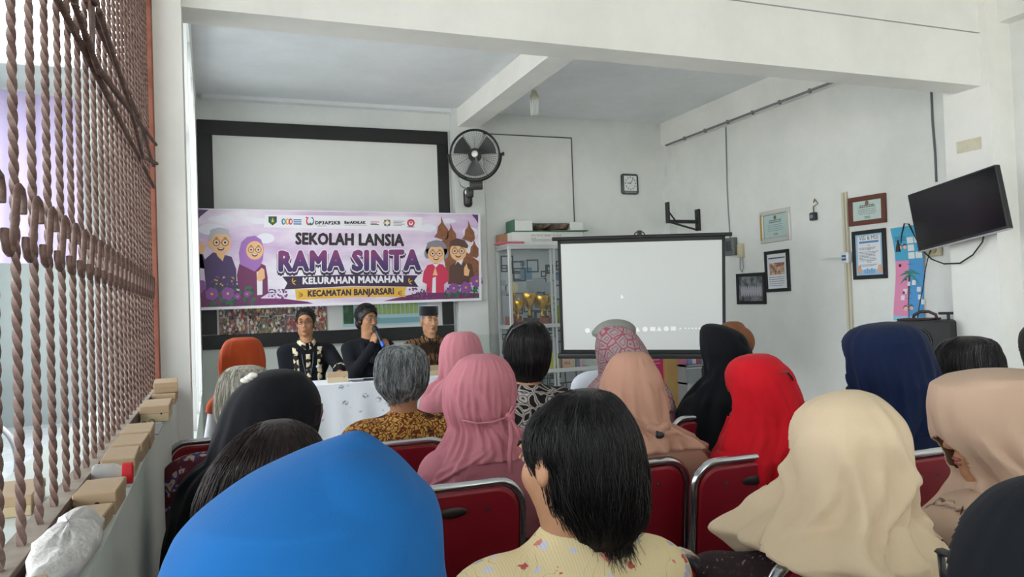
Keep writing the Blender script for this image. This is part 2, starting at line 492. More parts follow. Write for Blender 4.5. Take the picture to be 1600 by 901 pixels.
# wheelchair-like wheel standing by the yard wall
wh = thing('wheel', 'large grey spoked wheel leaning in the yard behind the grille', 'wheel', T(-1.66, 7.0, 0.345) @ RZ(math.radians(60)))
MB().tube([(0, .3 * math.cos(a), .3 * math.sin(a)) for a in [2 * math.pi * i / 40 for i in range(40)]], .022, 8, closed=True).build('tyre', mat('tyre_grey', '#4d4f52', .8), wh, True)
MB().tube([(0, .275 * math.cos(a), .275 * math.sin(a)) for a in [2 * math.pi * i / 40 for i in range(40)]], .009, 6, closed=True).build('rim', mat('rim_metal', '#9aa0a4', .35, .8), wh, True)
spk = MB()
for i in range(16):
    a = 2 * math.pi * i / 16; spk.tube([(0, 0, 0), (0, .275 * math.cos(a), .275 * math.sin(a))], .003, 4)
spk.build('spokes', mat('rim_metal'), wh); MB().tube([(-.05, 0, 0), (.05, 0, 0)], .025, 12).build('hub', mat('tyre_grey'), wh, 40)
q = MB(); q.bbox((-1.05, 10.9, .02), (-.75, 11.2, .26), .02, 2); tag(q.build('blue_crate', mat('crate_blue', '#2756a8', .5)), 'small blue crate on the yard floor behind the grille', 'crate')
q = MB(); q.bbox((-.72, 10.95, .02), (-.58, 11.1, .75), .03, 2); tag(q.build('yellow_drum', mat('drum_yellow', '#c9a93a', .5)), 'slim yellow container on the yard floor', 'container')
# greenery outside the yard window
lf = MB(); r2 = random.Random(3)
for i in range(2600):
    c = Vector((r2.gauss(-6.0, .6), r2.uniform(5.5, 14.5), r2.uniform(.0, 1.55))); a = r2.uniform(0, 6.3); s_ = r2.uniform(.06, .13)
    d = Vector((math.cos(a), math.sin(a), r2.uniform(-.6, .6))) * s_; e = Vector((-math.sin(a), math.cos(a), r2.uniform(-.4, .4))) * s_ * .45
    lf.raw([c - d, c + e, c + d, c - e], [(0, 1, 2, 3)])
tag(lf.build('hedge', mat('hedge_green', '#6f8f55', .7, var=(3, .4))), 'green leafy hedge outside the yard window', 'hedge', kind='stuff')
# ================================================================== things on the back wall
def rect_part(name, m, parent, x0, x1, z0, z1, y0, y1, b=0.0):
    q = MB()
    q.bbox((x0, y0, z0), (x1, y1, z1), b) if b else q.box((x0, y0, z0), (x1, y1, z1))
    return q.build(name, m, parent)

def picture(name, label, cat, mx, w, h, bw, fm, face, depth=.02, group=None, matte=None):
    """framed sheet in local x,z; face(parent) adds the print in front of the backing (y = -depth*.6)"""
    t = thing(name, label, cat, mx, group)
    q = MB()
    for lo, hi in (((-w / 2, -h / 2), (w / 2, -h / 2 + bw)), ((-w / 2, h / 2 - bw), (w / 2, h / 2)), ((-w / 2, -h / 2 + bw), (-w / 2 + bw, h / 2 - bw)), ((w / 2 - bw, -h / 2 + bw), (w / 2, h / 2 - bw))):
        q.bbox((lo[0], -depth, lo[1]), (hi[0], 0, hi[1]), min(.003, bw * .2))
    q.build('frame', fm, t)
    rect_part('sheet', matte or mat('paper_white', '#e9ecec', .6), t, -w / 2 + bw * .9, w / 2 - bw * .9, -h / 2 + bw * .9, h / 2 - bw * .9, -depth * .5, -.001)
    if face: face(t, w - 2 * bw, h - 2 * bw, -depth * .5 - .0006)
    return t

def lines(parent, m, x0, x1, zs, y, th=.004, jit=.25, name='printed_lines', seed=1, center=False):
    r = random.Random(seed); q = MB()
    for z in zs:
        w = (x1 - x0) * (1 - r.random() * jit); c = (x0 + x1) / 2 if center else x0 + w / 2
        xx = c - w / 2
        while xx < c + w / 2 - .004:          # words
            ww = min(r.uniform(.012, .035), c + w / 2 - xx)
            q.box((xx, y - .0004, z), (xx + ww, y, z + th)); xx += ww + .005
    return q.build(name, m, parent)

def lettering(s, m, parent, mx, x, z, h, y=-.001, bold=.0, sp=1.0, anchor='l', width=None, name='lettering', th=.0006):
    v, f, w = text2d(s, bold, sp)
    k = h; kx = (width / w) if width else h
    ox = x - (w * kx / 2 if anchor == 'c' else (w * kx if anchor == 'r' else 0))
    q = MB(); q.raw([(ox + a * kx, y, z + b * k) for a, b in v], [t for t in f])
    return q.build(name, m, parent)

def noise_photo(name, cols, scale=18.0, seed=0.0, stretch=(1, 1, 1)):
    def fn(t, c):
        nz = t.new('ShaderNodeTexNoise', Scale=scale, Detail=6.0, Roughness=.75)
        t.link(t.coord(loc=(seed, seed * 2, 0), scale=stretch), nz.inputs['Vector'])
        n = len(cols)
        t.link(t.ramp(nz.outputs['Fac'], [(0.30 + .42 * i / (n - 1), c_) for i, c_ in enumerate(cols)]), t.b.inputs['Base Color'])
    return mat(name, '#808080', .45, fn=fn)

def bw_mx(px, py, Y=None, off=0.0):
    p = atY(px, py, YB if Y is None else Y)
    return T(p[0], (YB if Y is None else Y) - off, p[2])

# black framed board built on the wall
p0 = atY(306, 187, YB); p1 = atY(707, 520, YB)
bx0, bx1, bz0, bz1 = p0[0], 2.545, 1.055, p0[2]
bd = thing('display_board', 'large white display board in a wide black frame on the back wall', 'display board', T((bx0 + bx1) / 2, YB, (bz0 + bz1) / 2))
hw, hh, fw = (bx1 - bx0) / 2, (bz1 - bz0) / 2, .15
for nm, a in (('frame_bar', (-hw, hw, hh - fw, hh)), ('frame_bar', (-hw, hw, -hh, -hh + fw * .95)), ('frame_bar', (-hw, -hw + fw, -hh + fw, hh - fw)), ('frame_bar', (hw - fw * .85, hw, -hh + fw, hh - fw))):
    rect_part(nm, M_BLACK, bd, a[0], a[1], a[2], a[3], -.035, 0, .003)
rect_part('panel', mat('board_white', '#e4e6e3', .7, var=(2, .06)), bd, -hw + fw, hw - fw * .85, -hh + fw * .95, hh - fw, -.012, 0)
# photo collage poster and chart poster pinned on the board
def on_board(x0, y0, x1, y1): 
    a = atY(x0, y0, YB); b = atY(x1, y1, YB); return a[0], b[0], b[2], a[2]
x0, x1, z0, z1 = on_board(340, 440, 512, 517)
t = thing('photo_poster', 'poster of crowded group photos under the banner, behind the man in glasses', 'poster', T((x0 + x1) / 2, YB - .016, (z0 + z1) / 2))
w, h = x1 - x0, z1 - z0
rect_part('sheet', mat('poster_grey', '#b9b3b0', .5), t, -w / 2, w / 2, -h / 2, h / 2, -.002, 0)
k = 0
for r_ in range(3):
    xs = [-.5, -.24, .03, .28, .5] if r_ != 1 else [-.5, -.3, -.08, .2, .5]
    for a, b in zip(xs[:-1], xs[1:]):
        k += 1
        rect_part('photo', noise_photo('crowd_photo_%d' % (k % 5), [['#1f2220', '#4a4a42', '#8d6f5f', '#d8c9b8'], ['#241d1d', '#6a3f3c', '#a5807a', '#d8c4c0'], ['#2a2c2a', '#4f5a50', '#9a8a70', '#c9bfae'], ['#1c1a1c', '#5b4a55', '#a87f86', '#e0d6d0'], ['#2d2a22', '#6b5f4c', '#a39079', '#cfc6b4']][k % 5], 40, k * 3.1, (1, 1, .55)), t, w * a + .006, w * b - .006, -h / 2 + h * r_ / 3 + .006, -h / 2 + h * (r_ + 1) / 3 - .006, -.0035, -.002)
q = MB(); r3 = random.Random(17); fm_ = [mat('fig_%d' % i_, c_, .6) for i_, c_ in enumerate(['#c9a184', '#8a5a48', '#d9d4d0', '#a33f45', '#2e3338', '#6e5a78', '#c9b06a', '#3f5f4a'])]
for n_ in range(420):
    fx, fz = r3.uniform(-w / 2 + .02, w / 2 - .02), r3.uniform(-h / 2 + .015, h / 2 - .04); s_ = r3.uniform(.006, .012); yy_ = -.0038 - n_ * .000004
    q.m = r3.choice([2, 3, 4, 5, 6, 7, 2]); q.raw([(fx + s_ * 1.3 * math.cos(a_), yy_, fz - s_ * 2.2 + s_ * 2.2 * math.sin(a_)) for a_ in [2 * math.pi * k_ / 8 for k_ in range(8)]], [tuple(range(8))])
    q.m = r3.choice([0, 1, 0]); q.raw([(fx + s_ * .8 * math.cos(a_), yy_ - .00002, fz + s_ * .9 * math.sin(a_)) for a_ in [2 * math.pi * k_ / 8 for k_ in range(8)]], [tuple(range(8))])
tag(q.build('printed_crowd', fm_, t), kind='stuff')
x0, x1, z0, z1 = on_board(533, 440, 668, 505)
t = thing('chart_poster', 'light blue chart poster with green bars under the banner', 'poster', T((x0 + x1) / 2, YB - .016, (z0 + z1) / 2))
w, h = x1 - x0, z1 - z0
rect_part('sheet', mat('poster_blue', '#b4d6de', .5), t, -w / 2, w / 2, -h / 2, h / 2, -.002, 0)
rect_part('green_field', noise_photo('dark_green_photo', ['#1d3a2a', '#2f5b3c', '#6e8f6e'], 9), t, -w / 2 + .01, -w / 2 + .12, -h / 2 + .03, 0, -.003, -.002)
q = MB()
for i in range(5): q.box((-w / 2 + .13, -.0032, -h / 2 + .04 + i * .09), (-w / 2 + .21, -.002, -h / 2 + .11 + i * .09))
q.build('portrait', mat('portrait_print', '#c9c3c8', .5, var=(40, .5)), t)
q = MB(); r2 = random.Random(2)
for i in range(11):
    hgt = r2.uniform(.12, .24); xx = -w / 2 + .29 + i * .05; q.box((xx, -.0032, -h / 2 + .12), (xx + .022, -.002, -h / 2 + .12 + hgt)); q.box((xx + .024, -.0032, -h / 2 + .12), (xx + .04, -.002, -h / 2 + .12 + hgt * .6))
q.build('bars', mat('bar_green', '#a9c46a', .5), t)
rect_part('caption_band', mat('teal_print', '#7fb4bd', .5), t, -w / 2 + .25, w / 2, -h / 2 + .02, -h / 2 + .08, -.003, -.002)

# thin lined wall panel right of the fan
a = atY(780, 211, YB); b = atY(899, 420, YB)
t = thing('wall_panel', 'flush white wall panel with thin dark edges right of the fan', 'panel', T(a[0], YB, a[2]))
pw, ph = b[0] - a[0], a[2] - b[2]
rect_part('board', M_WALL, t, -.2, pw, -ph, 0, -.008, 0)
rect_part('edge_strip', mat('edge_grey', '#4c5152', .6), t, -.2, pw, 0, .012, -.014, 0)
rect_part('edge_strip', mat('edge_grey'), t, pw, pw + .012, -ph, .012, -.014, 0)

# wall clock
c = atY(982.5, 288, YB); 
t = thing('wall_clock', 'square wall clock with a white face and dark marbled rim', 'clock', T(c[0], YB, c[2]))
MB().bbox((-.118, -.04, -.128), (.118, 0, .128), .03, 3).build('case', mat('marbled_rim', '#5b6063', .35, var=(30, .6)), t, 40)
rect_part('face', mat('clock_face', '#dfe3e4', .4), t, -.088, .088, -.085, .1, -.043, -.035)
q = MB()
for i in range(12):
    an = math.pi * 2 * i / 12; x, z = .07 * math.sin(an), .075 * math.cos(an)
    q.box((x - .006, -.0442, z + .008 - .007), (x + .006, -.043, z + .008 + .007))
q.build('numerals', M_DARK, t)
q = MB()
for an, L, wd in ((math.radians(270), .045, .004), (math.radians(35), .075, .003)):
    mx = T(0, -.046, .008) @ RY(an); q.box((-wd, -.001, -.01), (wd, 0, L), mx)
q.build('hands', M_DARK, t)
rect_part('lower_band', mat('silver_band', '#8b8f92', .3, .6), t, -.085, .085, -.115, -.092, -.043, -.035)

# ------------------------------------------------------------------ banner
YBN = 8.19
def bp(px, py, lay=0.0):
    return tuple(atY(px, py, YBN - .0007 * lay))
c0 = atY(525, 405, YBN)
bn = thing('event_banner', 'lilac printed event banner with cartoon elders hung across the black framed board', 'banner', T(c0[0], YBN, c0[2]))
_bi = Matrix.Translation((-c0[0], -YBN, -c0[2]))
def bshape(mb, pts, lay, m):
    mb.m = m
    mb.raw([tuple(_bi @ Vector(bp(x, y, lay))) for x, y in pts], [tuple(range(len(pts)))])
def circ(cx, cy, rx, ry=None, n=20, a0=0, a1=360):
    ry = ry or rx
    return [(cx + rx * math.cos(math.radians(a0 + (a1 - a0) * i / n)), cy + ry * math.sin(math.radians(a0 + (a1 - a0) * i / n))) for i in range(n if a1 - a0 == 360 else n + 1)]
TL, TR, BR, BL = (298, 325), (750.5, 333.5), (752.5, 469), (300.5, 485)
def buv(u, v):
    a = (TL[0] + (TR[0] - TL[0]) * u, TL[1] + (TR[1] - TL[1]) * u); b = (BL[0] + (BR[0] - BL[0]) * u, BL[1] + (BR[1] - BL[1]) * u)
    return (a[0] + (b[0] - a[0]) * v, a[1] + (b[1] - a[1]) * v)
def _lilac(t, c):
    nz = t.new('ShaderNodeTexNoise', Scale=1.4, Detail=4.0, Roughness=.55)
    t.link(t.coord(scale=(.7, 1, 2.2)), nz.inputs['Vector'])
    t.link(t.ramp(nz.outputs['Fac'], [(0.33, '#c9a9d3'), (0.5, '#e2d2e8'), (0.64, '#f0edf5')]), t.b.inputs['Base Color'])
    wv = t.new('ShaderNodeTexNoise', Scale=3.0, Detail=2.0); t.link(t.coord(scale=(.6, 1, 2)), wv.inputs['Vector'])
    t.bump(wv.outputs['Fac'], .35, .05)
BM = dict(lilac=mat('vinyl_lilac', '#dccbe5', .42, fn=_lilac), white=mat('vinyl_white', '#eceaf0', .42), purple=mat('vinyl_purple', '#5c2f6e', .45), plum=mat('vinyl_plum', '#7a2d6b', .45, var=(6, .3)),
          dark=mat('vinyl_dark', '#33203f', .45), yellow=mat('vinyl_yellow', '#e5b53c', .45), skin=mat('vinyl_skin', '#f0bd8a', .45), grey=mat('vinyl_grey', '#b9bcc8', .45), navy=mat('vinyl_navy', '#4a3566', .45),
          hij=mat('vinyl_hijab', '#a573bd', .45), maroon=mat('vinyl_maroon', '#74305f', .45), green=mat('vinyl_green', '#2f7a4c', .45, var=(20, .4)), leaf=mat('vinyl_leaf', '#24503a', .45), petal=mat('vinyl_petal', '#8d4f9e', .45),
          red=mat('vinyl_red', '#cf3058', .45), brown=mat('vinyl_brown', '#5c3f38', .45), tan=mat('vinyl_tan', '#9a6140', .45, var=(25, .45)), blue=mat('vinyl_blue', '#2f76a8', .45), black=mat('vinyl_black', '#241c22', .45), hgrey=mat('vinyl_hairgrey', '#8b8794', .45), cloud=mat('vinyl_cloud', '#e9e8f3', .45))
BK = list(BM); BL_ = [BM[k] for k in BK]
I = {k: i for i, k in enumerate(BK)}
q = MB()
NU, NV = 24, 8
q.grid([[tuple(_bi @ Vector(bp(*buv(i / NU, j / NV)))) for i in range(NU + 1)] for j in range(NV + 1)])
q.grid([[tuple(_bi @ (Vector(bp(*buv(i / NU, j / NV))) + Vector((0, .003, 0)))) for i in range(NU, -1, -1)] for j in range(NV + 1)])
q.build('vinyl_sheet', BM['lilac'], bn)
q = MB()
e = .018; ev = .028
for k_, (u0, v0, u1, v1) in enumerate(((0, 0, 1, .012), (0, 1 - ev, 1, 1), (0, .013, .006, .97), (.992, .013, 1, .97))):
    bshape(q, [buv(u0, v0), buv(u1, v0), buv(u1, v1), buv(u0, v1)], 5.2, I['white'])
q.build('white_hem', BL_, bn)
# background swoops, clouds
q = MB()
bshape(q, [(302, 327), (326, 327.4), (313, 338), (304, 352), (301, 360)], 1, I['purple'])
bshape(q, [(737, 335), (749, 335.5), (749, 352), (743, 342)], 1, I['purple'])
bshape(q, [(430, 478.5), (400, 466), (440, 466), (480, 471), (497, 476.5)], 1.5, I['plum'])
bshape(q, [(590, 472.5), (625, 464), (655, 457), (700, 456), (750, 458), (750, 467.5), (680, 469.5)], 1.0, I['plum'])
bshape(q, [(303, 440), (330, 448), (380, 455), (420, 470), (432, 478.5), (302, 482)], 1.3, I['plum'])
for cx, cy, rx, ry in ((345, 342, 20, 5), (352, 339, 9, 5), (405, 345, 14, 5), (330, 358, 20, 9), (415, 372, 14, 8), (668, 356, 14, 6), (735, 362, 12, 7), (700, 345, 12, 4)):
    bshape(q, circ(cx, cy, rx, ry), .9 + .011 * (cx % 17), I['cloud'])
bshape(q, [(414, 335), (660, 339), (657, 360), (530, 357), (412, 355)], 1.2, I['white'])
q.build('printed_background', BL_, bn)

def cartoon_face(q, cx, cy, r, lay, skin='skin'):
    bshape(q, circ(cx, cy, r, r * 1.08, 24), lay, I[skin])
    for s in (-1, 1):
        for rr, mm, dl in ((.36, 'black', .3), (.30, skin, .4), (.17, 'cloud', .5), (.12, 'black', .6)):
            bshape(q, circ(cx + s * r * .42 + (0), cy - r * .08, r * rr, n=16), lay + dl, I[mm])
        bshape(q, [(cx + s * r * .42 - r * .25, cy - r * .5), (cx + s * r * .42 + r * .25, cy - r * .5), (cx + s * r * .42, cy - r * .6)], lay + .3, I['brown'])
    bshape(q, [(cx - r * .08, cy - r * .1), (cx + r * .08, cy - r * .1), (cx + r * .08, cy - r * .06), (cx - r * .08, cy - r * .06)], lay + .4, I['black'])
    bshape(q, circ(cx, cy + r * .42, r * .36, r * .3, 12, 0, 180), lay + .4, I['brown'])
    bshape(q, circ(cx, cy + r * .45, r * .26, r * .1, 12, 0, 180), lay + .5, I['white'])
# man waving
q = MB()
bshape(q, [(304, 398), (315, 393), (320, 418), (302, 419)], 2, I['navy']); bshape(q, [(303, 416), (306, 395), (316, 394), (320, 405), (333, 394), (347, 397), (362, 401), (369, 420), (370, 455), (322, 455), (319, 420)], 2, I['navy'])
bshape(q, [(308, 396), (304, 381), (306, 375), (309, 383), (310, 374), (313, 382), (315, 374.5), (317, 383), (322, 383), (319, 392), (316, 397)], 2.2, I['skin'])
bshape(q, [(337, 393), (352, 396), (348, 408), (340, 400)], 2.3, I['skin'])
bshape(q, circ(343, 375, 18, 20), 2.2, I['grey']); bshape(q, circ(327, 381, 4, 5), 2.3, I['skin']); cartoon_face(q, 345, 380, 16, 2.5)
bshape(q, circ(343, 361, 15, 5), 3.2, I['grey'])
q.build('printed_man', BL_, bn)
# woman in lilac headscarf
q = MB()
bshape(q, [(374, 412), (385, 408), (405, 410), (415, 415), (418, 432), (419, 458), (400, 470), (372, 450), (370, 430)], 2, I['maroon'])
bshape(q, [(375, 413), (373, 395), (377, 378), (386, 370), (398, 368), (408, 374), (412, 388), (411, 405), (407, 415), (398, 424), (386, 418)], 2.2, I['hij'])
cartoon_face(q, 398, 391, 13.5, 2.5)
bshape(q, [(401, 424), (410, 424), (410, 460), (402, 461)], 2.3, I['white']); bshape(q, [(401, 437), (403, 424), (409, 418), (413, 421), (414, 434), (407, 440)], 2.6, I['skin'])
q.build('printed_woman', BL_, bn)
# right pair and the carved stage puppets behind them
q = MB()
for cx, cy, s in ((692, 362, 1.0), (706, 368, .8), (734, 366, .9), (742, 392, .8)):
    bshape(q, [(cx - 7 * s, cy + 10 * s), (cx - 14 * s, cy + 8 * s), (cx - 9 * s, cy + 2 * s), (cx - 8 * s, cy - 8 * s), (cx - 3 * s, cy - 14 * s), (cx - 3 * s, cy - 25 * s), (cx + 2 * s, cy - 12 * s), (cx + 8 * s, cy - 4 * s), (cx + 9 * s, cy + 8 * s), (cx + 3 * s, cy + 14 * s)], 1.6, I['tan'])
bshape(q, [(690, 376), (700, 372), (716, 384), (748, 408), (749, 440), (700, 444), (694, 405)], 1.5, I['tan'])
bshape(q, [(702, 444), (702, 416), (712, 409), (726, 410), (737, 412), (741, 430), (734, 434), (733, 446)], 2, I['brown'])
bshape(q, [(711, 414), (715, 408), (721, 414), (724, 405), (716, 401)], 2.2, I['white'])
bshape(q, [(725, 430), (725, 419), (729, 411), (731, 419), (734, 422), (732, 431)], 2.4, I['skin'])
cartoon_face(q, 716, 393, 13, 2.4); bshape(q, [(702, 384), (704, 376), (714, 372), (726, 375), (732, 384), (730, 388), (716, 384)], 3.0, I['brown'])
q.build('printed_man', BL_, bn)
q = MB()
bshape(q, [(660, 440), (662, 424), (668, 414), (680, 411), (692, 413), (700, 424), (701, 438), (694, 444), (694, 457), (666, 457), (667, 444)], 2.6, I['red'])
bshape(q, circ(682, 390, 17, 15), 2.7, I['hgrey']); bshape(q, circ(668, 396, 5, 8), 2.7, I['hgrey']); bshape(q, circ(696, 396, 5, 8), 2.7, I['hgrey'])
cartoon_face(q, 681.5, 397, 13, 3.0); bshape(q, [(676, 412), (686, 412), (681, 418)], 3, I['white']); bshape(q, [(676, 430), (680, 417), (684, 430)], 3.2, I['skin']); bshape(q, [(676, 434), (681, 432), (681, 457), (675, 457)], 3, I['white'])
bshape(q, circ(681, 381, 14, 5), 3.6, I['hgrey'])
q.build('printed_woman', BL_, bn)
# flowers and leaves
q = MB(); r2 = random.Random(5)
def leafs(x0, x1, y0, y1, n):
    for i in range(n):
        x, y = r2.uniform(x0, x1), r2.uniform(y0, y1); a = r2.uniform(-2.4, -.7); L = r2.uniform(5, 11)
        dx, dy = math.cos(a) * L, math.sin(a) * L
        bshape(q, [(x, y), (x + dx * .5 - dy * .28, y + dy * .5 + dx * .28), (x + dx, y + dy), (x + dx * .5 + dy * .28, y + dy * .5 - dx * .28)], 2.9 + (i * .0137), I[r2.choice(['green', 'green', 'leaf'])])
leafs(303, 398, 452, 480, 70); leafs(694, 749, 452, 467, 38)
tag(q.build('printed_leaves', BL_, bn), kind='stuff')
for x, y, r in ((311, 447, 11), (331, 459, 10), (356, 458.5, 10), (709, 450, 8), (728, 449, 9), (745, 439, 9), (371, 463, 5), (386, 459, 5), (700, 455, 4)):
    q = MB()
    for k in range(6):
        a = k * math.pi / 3 + .3; bshape(q, circ(x + math.cos(a) * r * .6, y + math.sin(a) * r * .6, r * .46, n=10), 4.3 + .05 * k, I['petal'])
    bshape(q, circ(x, y, r * .22, n=8), 4.75, I['yellow']); q.build('printed_flower', BL_, bn)
q = MB()
for i in range(90):
    x, y = (r2.uniform(420, 450), r2.uniform(452, 468)) if i % 2 else (r2.uniform(640, 670), r2.uniform(450, 466))
    bshape(q, circ(x, y, r2.uniform(.8, 1.7), n=8), 3.0 + i * .02, I[r2.choice(['petal', 'leaf', 'plum'])])
for i in range(26):
    x, y = r2.uniform(330, 372), r2.uniform(432, 446); bshape(q, circ(x, y, 1.4, n=8), 4.6 + i * .03, I[r2.choice(['yellow', 'leaf', 'yellow', 'petal'])])
tag(q.build('printed_sprigs', BL_, bn), kind='stuff')
# ribbons
q = MB()
bshape(q, [(441, 432), (550, 428.5), (653, 430), (647, 438.5), (654, 448), (550, 446.5), (444, 452), (449, 442)], 2, I['dark'])
bshape(q, [(461, 452), (550, 448), (636, 448), (632, 456), (634, 463.5), (550, 464), (463, 468.5)], 2.2, I['yellow'])
for sx, cx in ((1, 458), (1, 640)):
    for a in (-35, 20, 75):
        bshape(q, [(cx + math.cos(math.radians(a + k)) * rr - 2, 440.5 - math.sin(math.radians(a + k)) * rr) for k, rr in ((0, 0), (14, 4), (0, 7.5), (-14, 4))], 2.6 + a * .001, I['yellow'])
for cx, sg in ((470, 1), (625, -1)):
    for dy in (-3.2, 0, 3.2):
        y = 460.5 - (cx - 470) * .018
        bshape(q, [(cx - 3 * sg, y + dy * 1.2 - .5), (cx + 3 * sg, y + dy * .3 - .5), (cx + 3 * sg, y + dy * .3 + .6), (cx - 3 * sg, y + dy * 1.2 + .6)], 2.8, I['dark'])
q.build('printed_ribbon', BL_, bn)
def word_spans(s, sp):
    """(word, start, width) of each word in units of the whole line's cap height"""
    out = []; acc = ''
    for wd in s.split(' '):
        full = text2d((acc + ' ' + wd) if acc else wd, 0.0, sp)[2]; own = text2d(wd, 0.0, sp)[2]
        out.append((wd, full - own, own)); acc = (acc + ' ' + wd) if acc else wd
    return out
def btext(s, xa, ya, xb, yb, h, lay, key, fat=.5, sp=1.0, m=None):
    """lettering along the pixel baseline (xa,ya)-(xb,yb), cap height h, emboldened by shifted copies; one part per word"""
    w = text2d(s, 0.0, sp)[2]
    n = 8 if fat else 1
    for wd, st, own in word_spans(s, sp):
        v, f, _ = text2d(wd, 0.0, sp); q = MB()
        for c in range(n):
            dx, dy = (fat * math.cos(2 * math.pi * c / n), fat * math.sin(2 * math.pi * c / n)) if fat else (0, 0)
            q.raw([tuple(_bi @ Vector(bp(xa + (xb - xa) * (a + st) / w + dx, ya + (yb - ya) * (a + st) / w - b * h + dy, lay + c * .05))) for a, b in v], f)
        q.build('printed_word', m or BM[key], bn)
def _twotone(t, c):
    nz = t.new('ShaderNodeTexNoise', Scale=9.0, Detail=3.0); co = t.coord(); t.link(co, nz.inputs['Vector'])
    sx = t.n.new('ShaderNodeSeparateXYZ'); t.link(co, sx.inputs[0])
    k = t.math('ADD', sx.outputs['Z'], t.math('MULTIPLY', nz.outputs['Fac'], .12))
    t.link(t.ramp(t.math('ADD', k, .5), [(.47, '#3f2a63'), (.54, '#5a2f6d'), (.60, '#7d3570')]), t.b.inputs['Base Color'])
btext('SEKOLAH LANSIA', 462.5, 381, 630.5, 383.5, 17, 3, 'black', 1.15, 1.04)
btext('RAMA SINTA', 437, 426.5, 656, 424.5, 29.5, 2.0, 'dark', 4.4, 1.10)
btext('RAMA SINTA', 437, 423.0, 656, 421.0, 29.5, 2.6, 'white', 3.6, 1.10)
btext('RAMA SINTA', 437, 422.5, 656, 420.5, 29, 3.2, 'navy', 2.3, 1.10, mat('vinyl_two_tone', '#5a2f6d', .45, fn=_twotone))
btext('KELURAHAN MANAHAN', 473.5, 443.4, 629.5, 440.4, 9.8, 3, 'white', .7, 1.08)
btext('KECAMATAN BANJARSARI', 481.5, 462.8, 615, 459, 8.9, 3, 'dark', .65, 1.07)
btext('DP3AP2KB', 493, 350.3, 531.5, 350.3, 5.0, 2.6, 'black', .35, 1.12)
btext('SURAKARTA', 496, 353.6, 510, 353.6, 1.6, 2.6, 'black', 0, 1.1)
btext('BerAKHLAK', 538.5, 349.4, 571, 349.7, 4.4, 2.6, 'black', .35, 1.05)
q = MB()
bshape(q, [(419.5, 338), (432.5, 338), (432.5, 347), (426, 352), (419.5, 347)], 2, I['leaf']); bshape(q, circ(426, 344.5, 4.4), 2.3, I['green']); bshape(q, [(426, 339.5), (428, 347), (424, 347)], 2.6, I['yellow'])
q.build('printed_logo', BL_, bn); q = MB()
for x, k in ((443, 'blue'), (449, 'yellow'), (454, 'red')): bshape(q, circ(x, 346, 3.2, 5, 14), 2.3, I[k]); bshape(q, circ(x + .4, 346, 1.4, 3, 10), 2.5, I['white'])
for i in range(3): bshape(q, [(458.5, 342.3 + i * 3.2), (471, 342.4 + i * 3.2), (471, 344.3 + i * 3.2), (458.5, 344.2 + i * 3.2)], 2.3, I['blue'])
q.build('printed_logo', BL_, bn); q = MB()
bshape(q, circ(482, 345.5, 3.8, 6.2, 18), 2.3, I['red']); bshape(q, circ(487, 345.5, 3.8, 6.2, 18), 2.4, I['blue']); bshape(q, circ(484.6, 344.8, 4.6, 5.0, 18), 2.6, I['white']); bshape(q, circ(479, 339.6, 1.3), 2.6, I['red']); bshape(q, circ(488, 340.2, 1.3), 2.6, I['blue']); bshape(q, [(482, 350), (485, 347), (487.5, 350), (485, 352.6)], 2.8, I['green'])
q.build('printed_logo', BL_, bn); q = MB()
bshape(q, [(538.5, 351), (572.5, 351.4), (572.5, 351.9), (538.5, 351.5)], 2.3, I['black'])
q.build('printed_logo', BL_, bn); q = MB()
for i in range(3): bshape(q, [(579, 346 + i * 2), (592 - i % 2 * 3, 346.2 + i * 2), (592 - i % 2 * 3, 347.2 + i * 2), (579, 347 + i * 2)], 2.3, I['red' if i == 0 else 'black'])
q.build('printed_logo', BL_, bn); q = MB()
for i in range(8):
    a = i * math.pi / 4; bshape(q, circ(605 + math.cos(a) * 4.4, 348 + math.sin(a) * 4.4, 1.9, n=10), 2.3, I['blue' if i % 2 else 'yellow'])
for i in range(4): bshape(q, [(614.5, 344.6 + i * 2.4), (632 - (i % 2) * 4, 344.9 + i * 2.4), (632 - (i % 2) * 4, 345.8 + i * 2.4), (614.5, 345.5 + i * 2.4)], 2.3, I['hgrey'])
q.build('printed_logo', BL_, bn); q = MB()
bshape(q, circ(642, 348, 6), 2.3, I['red']); bshape(q, circ(642, 348.5, 3.2), 2.5, I['white']); bshape(q, circ(642, 347.5, 1.8), 2.7, I['red']); bshape(q, [(636.5, 353.4), (647.5, 353.6), (647.5, 355), (636.5, 354.8)], 2.3, I['blue'])
q.build('printed_logo', BL_, bn)
# clamp that holds the top left corner, and cord
p = atY(296, 318, 8.12)
q = MB(); q.tube([p, p + np.array([.03, .0, -.03]), p + np.array([.02, .02, -.09])], .008, 6); q.bbox(tuple(p - .02), tuple(p + np.array([.025, .02, .05])), .006)
tag(q.build('clamp', mat('brass_clamp', '#8d7d55', .4, .6)), 'small brass coloured clamp at the upper left corner of the banner', 'clamp')

